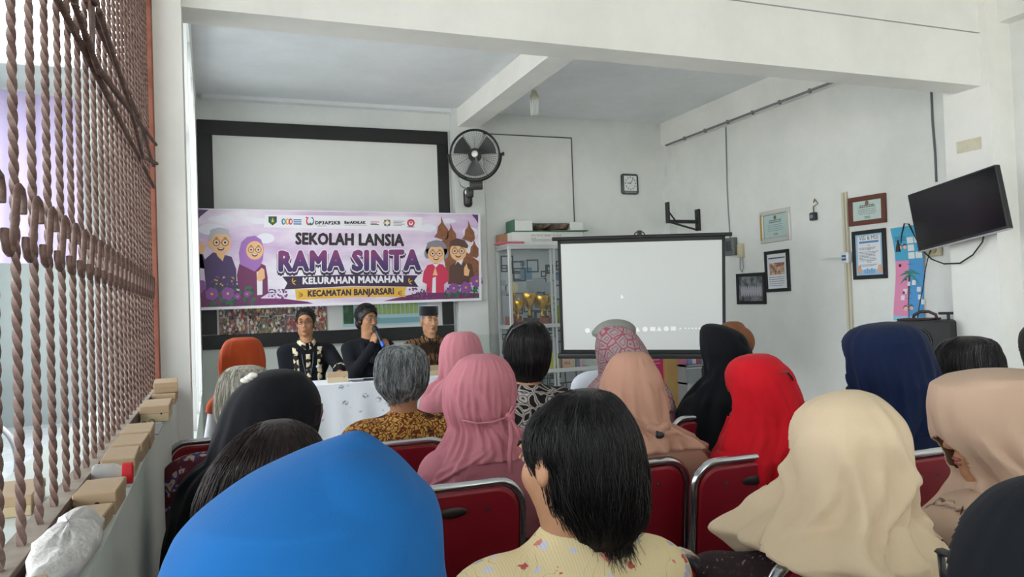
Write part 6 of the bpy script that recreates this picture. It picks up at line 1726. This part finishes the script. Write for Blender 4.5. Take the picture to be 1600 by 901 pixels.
for q in (-1, 1): tl.cap((q * .09, -.03, f['zs'] - .03), (q * .2, -.04, f['zs'] - .25), .085, .085, .03)
tl.cap((-.2, -.05, f['zs'] - .22), (-.285, -.06, f['zs'] - .33), .09, .075, .03); tl.cap((-.1, -.05, f['zs'] - .14), (.1, -.05, f['zs'] - .14), .105, None, .05); tl.build('inner_cape', cloth('teal_cape', '#13646a'), f['root'], .012)
sit(f, 'red chair half covered by the cream headscarf')
f = person('lightbrown', 'person in a light brown headscarf in profile at the right edge', 1548, 580, 1.75, SKIN, head_yaw=1.05, shirt=MATS['batik_dark'], sw=.138, h=.008, face=True, head_pitch=-.12)
shell(f, [(575, 1558, 1574), (577, 1534, 1598), (581, 1510, 1617), (589, 1481, 1636), (600, 1460, 1650), (630, 1455, 1660), (667, 1461, 1664), (695, 1475, 1664), (722, 1499, 1664), (744, 1514, 1668), (770, 1500, 1680), (800, 1465, 1695), (828, 1426, 1708), (856, 1436, 1714), (920, 1440, 1720)], cloth('lightbrown_scarf', '#bb9f89', .8, 600), seed=29, depth=(.115, .17), folds=(.003, .014), nf=(5, 9), opening=(.55, .198, .05), neck=.235, ns=220, nr=150)
sit(f, 'red chair of the person in the light brown headscarf at the right edge')
# ------------------------------------------------------------------ third row
f = person('ash', 'person with ash grey hair in a burgundy batik blouse beside the parapet', 382, 573, 2.62, SKIN, head_yaw=-.1, shirt=batik('batik_burgundy', '#57202f', '#b99a86', '#3a3a6a', 34, 16, 0, .54), sw=.20, h=.011, girth=1.05)
shell(f, [(571, 368, 396), (575, 357, 408), (585, 349, 418), (601, 343, 424), (624, 338, 427), (642, 336, 426), (660, 341, 422)], HAIR_WHITE, 'hair', seed=6, depth=(.095, .095), folds=(.0005, .002), opening=(1.15, .14, .11), ridge=.0013, nridge=66, tuck=True, neck=.5, dome=False)
g = MB(); cpt = f['hc']; g.tube([(.068 * math.cos(a), -.0 + .062 * math.sin(a), f['zs'] + .055) for a in [2 * math.pi * i / 24 for i in range(24)]], .012, 6, closed=True); g.build('collar', cloth('collar_cream', '#c9bfae'), f['root'], True)
shell_strands(f, HAIR_WHITE, 500, 4, .0011, (.0005, .005), .03, 5, (0, .5), (.3, .8))
sit(f, 'red chair of the person with ash grey hair', dx=.13)
f = person('rose', 'person in a rose pink headscarf tied at the back', 752, 555, 2.40, SKIN_L, head_yaw=.38, shirt=cloth('rose_dress', '#8d4f58'), sw=.132, h=.008, face=True)
shell(f, [(553, 736, 770), (560, 719, 786), (573, 708, 797), (590, 696, 804), (610, 691, 806), (630, 692, 806), (650, 697, 804), (662, 701, 806), (676, 696, 820), (700, 680, 835), (725, 660, 843), (750, 647, 848), (785, 645, 852), (830, 640, 858)], cloth('rose_scarf', '#bd7883', .85, 500), seed=33, depth=(.122, .165), folds=(.0028, .013), nf=(9, 17), opening=(.72, .14, .088), ns=200, nr=140, neck=.215, drift=2.8, pull=(5.45, .215, .018))
g = MB(); kp = L(f, 797, 651, 2.285)
g.tube([L(f, 722, 656, 2.29), L(f, 745, 661, 2.262), L(f, 770, 659, 2.262), L(f, 796, 650, 2.28)], .0055, 6, flat=(1, .5)); g.ball(kp, (.016, .012, .016), 12)
g.tube([L(f, 797, 652, 2.28), L(f, 799, 680, 2.255), L(f, 796, 712, 2.24), L(f, 797, 740, 2.232)], .007, 6, flat=(1, .4)); g.tube([L(f, 798, 652, 2.28), L(f, 808, 672, 2.258), L(f, 815, 690, 2.25)], .006, 6, flat=(1, .4))
g.tube([L(f, 797, 650, 2.28), L(f, 804, 640, 2.28), L(f, 806, 630, 2.29), L(f, 800, 636, 2.28), L(f, 796, 648, 2.28)], .006, 6, flat=(1, .5))
g.build('tie_ribbon', cloth('rose_scarf'), f['root'], True)
sit(f, 'red chair of the person in the rose pink headscarf')
f = person('tan', 'person in a tan headscarf gathered at the nape', 987, 552, 2.45, SKIN, head_yaw=.1, shirt=batik('batik_olive', '#4a4436', '#a39a80', '#6c6450', 40, 8, 0), sw=.135, h=.011)
shell(f, [(550, 970, 1004), (556, 958, 1015), (566, 950, 1021), (580, 943, 1028), (597, 936, 1034), (618, 933, 1038), (640, 934, 1041), (658, 938, 1045), (668, 936, 1062), (680, 930, 1082), (700, 922, 1096), (730, 914, 1112), (770, 911, 1117), (810, 910, 1119), (838, 914, 1116)], cloth('tan_scarf', '#b68b76', .85), seed=41, depth=(.122, .17), folds=(.003, .014), nf=(7, 11), opening=OP, neck=.225, pull=(5.35, .235, .016))
g = Implicit(); 
for (x, y, r) in ((1018, 668, .020), (1030, 674, .022), (1040, 666, .018), (1026, 682, .014)): g.ell(L(f, x, y, 2.32), (r, r * .7, r * .8), .008)
g.build('scarf_knot', cloth('tan_scarf'), f['root'], .006)
g = Implicit(); g.ell(L(f, 1031, 680, 2.295), (.016, .006, .011), .004); g.ell(L(f, 1027, 675, 2.295), (.006, .004, .006), .003); g.build('hair_clip', mat('clip_black', '#17171a', .3), f['root'], .0035)
sit(f, 'red chair of the person in the tan headscarf')
f = person('red', 'person in a bright red headscarf with a hairclip', 1190, 555, 2.45, SKIN, head_yaw=.3, shirt=cloth('maroon_dress', '#3d1319'), sw=.135, h=.011)
shell(f, [(553, 1168, 1200), (558, 1152, 1211), (571, 1138, 1224), (584, 1134, 1234), (600, 1135, 1243), (620, 1141, 1251), (640, 1144, 1256), (660, 1139, 1259), (690, 1126, 1264), (720, 1113, 1270), (750, 1114, 1276), (775, 1124, 1280), (800, 1136, 1282)], cloth('red_scarf', '#c41522', .8, 600), seed=47, depth=(.122, .165), folds=(.003, .016), nf=(5, 9), opening=(.8, .13, .085), neck=.22, drift=3.2, hem=.02)
g = MB(); g.tube([L(f, 1220, 581, 2.335), L(f, 1230, 581, 2.335), L(f, 1236, 588, 2.35), L(f, 1239, 594, 2.36)], [.004, .007, .005, .003], 6, flat=(1, .5)); g.build('hair_clip', mat('clip_grey', '#5d4a4d', .35, .6), f['root'], True)
sit(f, 'red chair of the person in the bright red headscarf')
f = person('navy', 'person in a navy blue headscarf and glasses on the right', 1388, 505, 2.60, SKIN_L, head_yaw=.45, shirt=cloth('navy_dress', '#1c2438'), sw=.145, h=.009, face=True, S=1.04)
shell(f, [(502.5, 1380, 1396), (504.5, 1362, 1410), (508.5, 1346, 1421), (516, 1332, 1431), (528, 1323, 1439), (541, 1320, 1445), (569, 1322, 1456), (592, 1328, 1458), (610, 1334, 1457), (635, 1332, 1456), (667, 1324, 1458), (700, 1312, 1466), (750, 1305, 1474)], cloth('navy_scarf', '#14203e', .85), seed=53, depth=(.145, .18), folds=(.004, .014), nf=(7, 11), opening=(.7, .14, .088), ns=180, nr=120, neck=.25)
face_glasses(f, M_SPEC)
sit(f, 'red chair of the person in the navy headscarf')
f = person('blackhair_right', 'person with black hair and a pink collar behind the light brown headscarf', 1512, 527, 2.85, SKIN, head_yaw=.2, shirt=cloth('pink_blouse', '#d2407c'), sw=.165, h=.011)
shell(f, [(525, 1500, 1524), (529, 1486, 1540), (537, 1474, 1551), (550, 1465, 1559), (565, 1463, 1565), (585, 1466, 1567), (605, 1474, 1564), (625, 1482, 1556)], HAIR_BLACK, 'hair', seed=59, depth=(.10, .10), folds=(.0005, .002), opening=(1.0, .14, .1), ridge=.001, tuck=True, neck=.5, dome=False)
g = MB(); g.tube([L(f, 1560, 565, 2.82), L(f, 1570, 566, 2.8), L(f, 1574, 572, 2.8), L(f, 1572, 578, 2.8)], .003, 6); g.build('eyeglasses', M_SPEC, f['root'], True)
shell_strands(f, HAIR_BLACK, 350, 7, .0012, (.0005, .004), .03, 5, (0, .6), (.3, .7))
sit(f, 'red chair of the black haired person with the pink collar')
f = person('edge', 'person in a white and brown batik top cut off by the right edge', 1640, 505, 3.35, SKIN, head_yaw=.1, shirt=batik('batik_brownwhite', '#6b3a2a', '#d9cfc2', '#8a5a40', 34, 5, 1), sw=.18, h=.011)
shell(f, [(505, 1625, 1655), (510, 1608, 1668), (522, 1598, 1680), (545, 1595, 1684), (565, 1600, 1680), (580, 1610, 1670)], HAIR_BLACK, 'hair', seed=61, depth=(.10, .10), folds=(.0005, .002), opening=(1.0, .14, .1), ridge=.001, tuck=True, neck=.5, dome=False)
sit(f, 'red chair at the right edge of the third row')
# ------------------------------------------------------------------ fourth row
f = person('greyman', 'person with thick grey hair in a brown and gold batik shirt', 628, 541, 3.05, SKIN, male=True, head_yaw=.05, shirt=batik('batik_gold', '#3b1a15', '#cf9f52', '#6d3418', 52, 7, 0, .40), sw=.185, h=.010, face=True, girth=1.08)
shell(f, [(538, 612, 640), (543, 601, 652), (552, 594, 660), (565, 589, 666), (580, 588, 668), (596, 589, 667), (608, 593, 663), (619, 600, 657), (628, 608, 650)], HAIR_GREY, 'hair', seed=67, depth=(.105, .105), folds=(.001, .005), nf=(5, 9), opening=(1.25, .135, .1), ridge=.0032, nridge=26, tuck=True, neck=.5, dome=False)
shell_strands(f, HAIR_GREY, 900, 5, .0013, (.001, .010), .07, 5, (0, .7), (.2, .5))
sit(f, 'red chair of the person with thick grey hair')
f = person('blackshort', 'person with short black hair and a headband in a dark batik with white rings', 823, 505, 3.25, SKIN_L, head_yaw=.4, shirt=batik('batik_rings', '#221b1e', '#c9c4bd', '#221b1e', 22, 5, 2), sw=.165, h=.009, face=True)
shell(f, [(502, 812, 836), (506, 802, 846), (515, 795, 853), (528, 789, 859), (545, 787, 861), (562, 790, 860), (576, 796, 857), (588, 801, 852), (597, 808, 845)], HAIR_BLACK, 'hair', seed=71, depth=(.105, .1), folds=(.0005, .003), opening=(1.1, .135, .1), ridge=.001, tuck=True, neck=.5, dome=False)
g = MB(); g.tube([L(f, 790, 545, 3.22), L(f, 792, 528, 3.2), L(f, 800, 514, 3.19), L(f, 815, 506, 3.18), L(f, 825, 503.5, 3.2)], .006, 6, flat=(.4, 1)); g.build('headband', mat('band_dark', '#3a3537', .4), f['root'], True)
face_glasses(f, M_SPEC)
shell_strands(f, HAIR_BLACK, 400, 6, .0012, (.0005, .005), .04, 5, (0, .6), (.3, .7))
sit(f, 'red chair of the person with the headband')
f = person('pattern', 'person in a pink and grey patterned headscarf before the screen', 962, 511, 3.30, SKIN, head_yaw=.25, shirt=cloth('dusty_pink_dress', '#9c5a66'), sw=.135, h=.011)
def _motif(t, c):
    w = t.new('ShaderNodeTexVoronoi', Scale=24.0, Randomness=.35); w.feature = 'DISTANCE_TO_EDGE'
    t.link(t.coord(rot=(0, .78, .3)), w.inputs['Vector'])
    t.link(t.ramp(w.outputs['Distance'], [(.04, '#97505c'), (.07, '#a08a8d'), (.20, '#a08a8d'), (.23, '#625a5d'), (.30, '#a08a8d')]), t.b.inputs['Base Color'])
shell(f, [(509, 950, 972), (513, 940, 984), (525, 932, 996), (541, 930, 1007), (555, 931, 1014), (570, 935, 1020), (583, 939, 1024), (597, 928, 1034), (615, 915, 1046), (650, 906, 1055), (700, 900, 1060)], mat('motif_scarf', '#a88f92', .8, fn=_motif, spec=.25), seed=73, depth=(.122, .16), folds=(.001, .010), nf=(7, 11), opening=OP, neck=.21)
sit(f, 'red chair of the person in the patterned headscarf')
f = person('blackright', 'person in a black pointed headscarf right of the screen', 1130, 509, 3.25, SKIN, head_yaw=.35, shirt=cloth('black_dress2', '#17191f'), sw=.14, h=.011)
shell(f, [(505.5, 1104, 1116), (507.5, 1099, 1127), (511, 1096, 1138), (518, 1094, 1151), (532, 1094, 1164), (548, 1095, 1172), (567, 1100, 1174), (582, 1101, 1177), (598, 1087, 1184), (620, 1068, 1196), (640, 1058, 1206), (680, 1054, 1214), (730, 1052, 1220)], cloth('black_scarf_right', '#0e1015', .8), seed=79, depth=(.125, .165), folds=(.001, .010), nf=(5, 9), opening=(.85, .13, .088), neck=.22)
sit(f, 'red chair of the person in the black pointed headscarf')
# ------------------------------------------------------------------ front row
f = person('rust', 'person in a rust orange headscarf in the front row by the wall', 379, 529, 4.00, SKIN, head_yaw=-.2, shirt=cloth('white_blouse', '#dcdfe6'), sw=.105, h=.012)
shell(f, [(527, 364, 394), (531, 355, 402), (540, 349, 408), (553, 345, 412), (570, 344, 414), (588, 345, 413), (600, 341, 418), (612, 336, 424), (640, 330, 432)], cloth('rust_scarf', '#b04a26', .85), seed=83, depth=(.125, .15), folds=(.003, .010), nf=(7, 11), opening=OP, neck=.235)
sit(f, 'red chair of the person in the rust orange headscarf')
f = person('pinkfront', 'person in a light pink headscarf in the front row', 721, 520, 3.85, SKIN, head_yaw=.35, shirt=cloth('pink_dress', '#c07f8c'), sw=.138, h=.011)
shell(f, [(518, 707, 735), (522, 698, 743), (530, 692, 749), (542, 688, 753), (558, 687, 756), (574, 687, 757), (588, 687, 757), (595, 676, 764), (606, 665, 772), (625, 656, 780), (665, 650, 786)], cloth('pink_scarf', '#cc8590', .85), seed=89, depth=(.122, .155), folds=(.003, .012), nf=(7, 11), opening=(.8, .13, .085), neck=.23)
sit(f, 'red chair of the person in the light pink headscarf')
f = person('cap', 'person in a grey flat cap and white shirt before the screen', 958, 497, 4.15, SKIN, male=True, head_yaw=.3, shirt=cloth('white_shirt', '#d3d9e4'), sw=.19, h=.011, face=True)
M_CAPG = cloth('grey_tweed', '#8d9088', .9, 260, .2)
hcp = f['P']; g = Implicit(); g.ell(hcp(0, -.015, .062), (.098, .118, .062), .03, rz=f['hy']); g.ell(hcp(0, .06, .05), (.085, .07, .028), .03, rz=f['hy']); cp_ = g.build('flat_cap', M_CAPG, f['root'], .006)
g = MB(); g.raw([hcp(x * .075, .085 + .062 * (1 - x * x), .036 - .006 * (1 - x * x)) for x in [i / 6 - 1 for i in range(13)]] + [hcp(x * .075, .08, .042) for x in [1 - i / 6 for i in range(13)]], [tuple(range(26))]); o = g.build('visor', M_CAPG, cp_); md = o.modifiers.new('t', 'SOLIDIFY'); md.thickness = .005
g = Implicit(); g.ell(hcp(0, -.02, .0), (.08, .095, .08), .02, rz=f['hy']); g.ell(hcp(0, .075, -.04), (.1, .09, .12), .01, rz=f['hy'], sign=-1); g.build('hair', HAIR_GREY, f['root'], .006)
sit(f, 'red chair of the person in the grey flat cap')
f = person('brownhat', 'person in a brown headscarf mostly hidden by the black pointed headscarf', 1147, 505, 4.0, SKIN, head_yaw=.2, shirt=cloth('brown_dress', '#5a3d2c'), sw=.138, h=.012)
shell(f, [(502, 1138, 1152), (505, 1130, 1159), (512, 1124, 1164), (522, 1121, 1168), (535, 1120, 1167), (550, 1122, 1165), (566, 1124, 1163), (576, 1116, 1172), (600, 1106, 1182), (640, 1102, 1186)], cloth('brown_scarf', '#7b4f35', .85), seed=97, depth=(.11, .15), folds=(.001, .008), opening=OP, neck=.21)
sit(f, 'red chair of the person in the brown headscarf')
# empty chairs
p = atD(590, 640, 3.62); chair_at(p[0], p[1] + .22, 0, 'empty red chair in front of the person with thick grey hair')
p = atD(1082, 590, 4.25); chair_at(p[0], p[1] + .22, .15, 'empty red chair in the front row left of the black pointed headscarf')

# ------------------------------------------------------------------ the three speakers behind the table
PG = 'speakers at the head table'
PI = math.pi
def W(px, py, D): return tuple(atD(px, py, D))
M_BLK = cloth('black_uniform', '#14161c'); M_BKT = batik('batik_cream_black', '#1d1a17', '#cdbf9a', '#d8cdb0', 60, 22, 0)
DM = 7.35
f = person('man1', 'person in glasses and a black shirt with cream batik panels, left of the speakers', 477, 484, DM, SKIN, male=True, head_yaw=-.25, shirt=M_BLK, sw=.205, h=.0065, face=True, group=PG, facing=PI, S=1.06, girth=1.05, sleeve='half', seat=.52, drop=.118,
           arms={1: (W(449, 592, 7.25), W(470, 600, 7.05), (.5, -.5, -.1), (0, 0, -1), .4), -1: (W(533, 577, 7.28), W(528, 594, 7.06), (-.5, -.6, -.1), (0, 0, -1), .4)})
def short_hair(f, m, back=.0, top=.012, line=.045, h=.005, name='hair'):
    P = f['P']; S = f['S']; g = Implicit(); yw = f['hy']
    g.ell(P(0, -.014, .036), [(.074 + top) * S, (.094 + top) * S, (.082 + top * 1.3) * S], .02, rz=yw)
    g.ell(P(0, -.055, -.025), [(.056 + top) * S, .05 * S, .06 * S], .02, rz=yw)
    g.ell(P(0, .082, -.045 + (line - .045)), [.098 * S, .085 * S, .108 * S], .012, rz=yw, sign=-1)
    g.ell(P(0, .0, -.125), [.12 * S, .14 * S, .06 * S], .012, rz=yw, sign=-1)
    return g.build(name, m, f['root'], h)
short_hair(f, HAIR_BLACK, top=.012, line=.062); tufts(f, HAIR_BLACK, 260, 3, top=.014); face_glasses(f, M_SPEC)
def panel_strip(fig, pts, w, m, name, y=.0, off=.0):
    """a flat strip lying on the front of a shirt: pts are (x, z) in figure space, projected to the chest"""
    rows = []
    zs = fig['zs']
    def yy(x, z):
        a = 1 - (x / .19) ** 2; b = 1 - ((z - (zs - .13)) / .21) ** 2
        y1 = -.02 + .128 * math.sqrt(max(a * b, .02)) if b > 0 and a > 0 else .03
        a2 = 1 - (x / .185) ** 2; zc = .47 + (zs - .47) * .42; b2 = 1 - ((z - zc) / .20) ** 2
        y2 = .01 + .146 * math.sqrt(max(a2 * b2, .0)) if a2 > 0 and b2 > 0 else -.1
        return max(y1, y2) + .006 + off
    n = 24; P_ = np.array(pts, float); t = np.linspace(0, len(P_) - 1, n)
    xs = np.interp(t, range(len(P_)), P_[:, 0]); zz = np.interp(t, range(len(P_)), P_[:, 1])
    q = MB(); q.grid([[(x + w * s_, yy(x + w * s_, z), z) for s_ in (-.5, -.17, .17, .5)] for x, z in zip(xs, zz)])
    o = q.build(name, m, fig['root'], True); md = o.modifiers.new('t', 'SOLIDIFY'); md.thickness = .004; md.offset = 0
    return o
zs = f['zs']
for x0, x1 in ((-.115, -.10), (.115, .10), (0.0, 0.0)):
    panel_strip(f, [(x0, zs + (.015 if x0 else -.05)), (x1, zs - .25), (x1, zs - .42)], .045 if x0 else .04, M_BKT, 'batik_panel')
def collar(f, m, open_=.03, r=.066):
    q = MB(); zs = f['zs']; n = 30; rows = []
    for k, (dr, dz) in enumerate(((0.0, .075), (.006, .08), (.014, .06), (.024, .038))):
        dz += .018
        rows.append([((r + dr) * math.sin(a) * 1.02, -.014 + (r + dr + .004) * math.cos(a) * .98 + .012 * max(0, math.cos(a)), zs + dz - .05 * max(0, math.cos(a)) ** 2 - (k == 3) * .02 * max(0, math.cos(a)) ** 6) for a in [math.radians(12) + math.radians(336) * i / n for i in range(n + 1)]])
    q.grid(rows); o = q.build('collar', m, f['root'], True); md = o.modifiers.new('t', 'SOLIDIFY'); md.thickness = .004; return o
collar(f, M_BKT)
for q_ in (1, -1):
    e_, w_ = [np.array(f['inv'] @ Vector(v)) for v in ((W(449, 592, 7.25), W(470, 600, 7.05)) if q_ == 1 else (W(533, 577, 7.28), W(528, 594, 7.06)))]
    g = MB(); d = (w_ - e_); g.tube([e_ + d * .02, e_ + d * .16], [.073, .071], 16, cap=False); o = g.build('cuff', M_BKT, f['root'], True); md = o.modifiers.new('t', 'SOLIDIFY'); md.thickness = .003
g = MB(); g.ball((-.085, .105, zs - .17), (.017, .006, .014), 12); g.build('badge', mat('badge_white', '#d7d9dc', .4), f['root'], True)
g = MB(); g.tube([(.06, .04, zs + .045), (.05, .118, zs - .12), (.012, .152, zs - .33)], .0035, 5); g.tube([(-.06, .04, zs + .045), (-.04, .125, zs - .12), (.004, .155, zs - .33)], .0035, 5); g.bbox((-.035, .145, zs - .43), (.045, .16, zs - .33), .004); g.build('lanyard', mat('lanyard_grey', '#5d6268', .5), f['root'])
sit(f, 'red chair of the speaker in glasses at the left')
# woman with the microphone
f = person('woman', 'person in a black blazer with glasses speaking into a microphone', 573, 478, 7.25, SKIN, head_yaw=.42, head_pitch=-.04, shirt=M_BLK, sw=.185, h=.0058, face=True, group=PG, facing=PI, S=1.06, girth=1.15, seat=.52, drop=.120,
           arms={1: (W(553, 583, 7.05), W(583, 540, 6.96), (.15, -.1, .9), (.85, .5, .0), .95), -1: (W(622, 585, 7.08), W(607, 548, 6.98), (-.25, -.1, .9), (-.8, .6, .0), .95)})
short_hair(f, HAIR_BLACK, top=.018, line=.052); tufts(f, HAIR_BLACK, 380, 5, .003, .022); P = f['P']
g = Implicit()
for q in (-1, 1): g.cap(P(q * .076, -.005, .03), P(q * .076, -.004, -.035), .017, .009, .02)
g.ell(P(0, -.06, -.03), (.085, .055, .075), .02, rz=f['hy']); g.build('side_hair', HAIR_BLACK, f['root'], .006)
face_glasses(f, mat('glasses_silver', '#8c8c90', .3, .6))
mic = thing('microphone', 'black handheld microphone with a blue end held by the speaking person', 'microphone')
a = Vector(W(585, 511, 6.98)); b = Vector(W(598, 538, 6.90)); d = (b - a); Lm = d.length; zq = d.normalized()
mm = zq.to_track_quat('Z', 'Y').to_matrix().to_4x4(); mic.matrix_world = Matrix.Translation(a) @ mm
MB().lathe([(0, -.012), (.018, -.006), (.026, .012), (.027, .03), (.022, .045), (.018, .05)], 20).build('grille', mat('mic_grille', '#242527', .45, .5), mic, True)
MB().lathe([(.018, .05), (.019, .055), (.016, Lm), (.0155, Lm + .02), (0, Lm + .02)], 20).build('handle', M_DARK, mic, 40)
MB().lathe([(.0165, Lm - .03), (.0185, Lm - .026), (.0185, Lm + .02), (0, Lm + .021)], 20).build('end_cap', mat('mic_blue', '#1f54b8', .35), mic, 40)
zs = f['zs']
for q in (-1, 1):
    panel_strip(f, [(q * .07, zs + .03), (q * .055, zs - .1), (q * .02, zs - .26)], .05, cloth('lapel_black', '#1c1f27'), 'lapel', off=.004)
panel_strip(f, [(0, zs + .0), (0, zs - .1), (0, zs - .22)], .06, cloth('grey_top', '#3b4248'), 'inner_top')
wl_, wr_ = [np.array(f['inv'] @ Vector(v)) for v in (W(583, 540, 6.96), W(553, 583, 7.05))]
g = MB(); dd = Vector(wr_ - wl_).normalized(); g.lathe([(.033, -.006), (.036, 0), (.033, .006)], 20, Matrix.Translation(Vector(wl_) + dd * .03) @ dd.to_track_quat('Z', 'Y').to_matrix().to_4x4()); g.build('bracelet', mat('bracelet_silver', '#c9c9c4', .25, .8), f['root'], True)
sit(f, 'red chair of the speaker with the microphone')
# man with the cap
f = person('man2', 'person in a black velvet cap and brown batik shirt, right of the speakers', 670, 477, 7.40, SKIN_L, male=True, head_yaw=.12, head_pitch=-.05, shirt=batik('batik_plumes', '#2a1d14', '#a8845a', '#6a4a30', 24, 5, 3), sw=.2, h=.0065, face=True, group=PG, facing=PI, S=1.06, sleeve='long', seat=.52,
           arms={1: (W(638, 580, 7.3), W(655, 596, 7.08), (.5, -.5, -.1), (0, 0, -1), .4), -1: (W(712, 575, 7.32), W(705, 592, 7.1), (-.5, -.6, -.1), (0, 0, -1), .4)}, drop=.135)
short_hair(f, HAIR_GREY, top=.004); P = f['P']
g = MB(); rows = []
for (rs, z) in ((1.0, .045), (1.03, .06), (1.0, .125), (.97, .132), (.5, .136)):
    rows.append([P(.083 * rs * math.cos(a), -.012 + .103 * rs * math.sin(a), z + .012 * math.sin(a) * 0) for a in [2 * PI * i / 32 for i in range(32)]])
g.grid(rows, closed=True); g.raw(rows[-1], [tuple(range(32))]); g.build('velvet_cap', cloth('black_velvet', '#0e0e11', .9, 500, .1, .6), f['root'], 40)
collar(f, MATS['batik_plumes']); zs = f['zs']
panel_strip(f, [(0, zs - .03), (0, zs - .22), (0, zs - .42)], .03, MATS['batik_plumes'], 'placket')
g = MB(); g.raw([(.085 + .028 * math.cos(a), .112 + (0 if math.sin(a) > 0 else 0), zs - .12 + .02 * math.sin(a)) for a in [2 * PI * i / 16 for i in range(16)]], [tuple(range(16))]); o = g.build('pin_badge', mat('pin_red', '#c8403c', .4), f['root']); md = o.modifiers.new('t', 'SOLIDIFY'); md.thickness = .012; md.offset = 0
g = MB(); g.box((.063, .119, zs - .138), (.107, .1195, zs - .12)); g.build('pin_badge_white', mat('badge_white'), f['root'])
sit(f, 'red chair of the speaker in the black cap')

# black bag strap hooked over the chair in front of the bottom right person
bg = thing('shoulder_bag', 'black shoulder bag hanging by its strap at the bottom right', 'bag', T(*atD(1478, 905, 1.12)))
o0 = atD(1478, 905, 1.12); LL = lambda x, y, D: Vector(atD(x, y, D) - o0)
MB().tube([LL(1468, 860, 1.12), LL(1485, 866, 1.10), LL(1502, 872, 1.08)], .0075, 6, flat=(1.3, .6)).build('buckle_bar', M_DARK, bg, True)
MB().tube([LL(1470, 862, 1.12), LL(1474, 900, 1.12), LL(1474, 960, 1.12)], .006, 6, flat=(1.3, .5)).build('strap', M_DARK, bg, True)
MB().tube([LL(1500, 872, 1.08), LL(1490, 900, 1.09), LL(1482, 960, 1.1)], .006, 6, flat=(1.3, .5)).build('strap', M_DARK, bg, True)
c = LL(1478, 1040, 1.12); MB().bbox((c.x - .09, c.y - .03, c.z - .16), (c.x + .09, c.y + .03, c.z + .07), .02, 2).build('pouch', M_DARK, bg, 40)
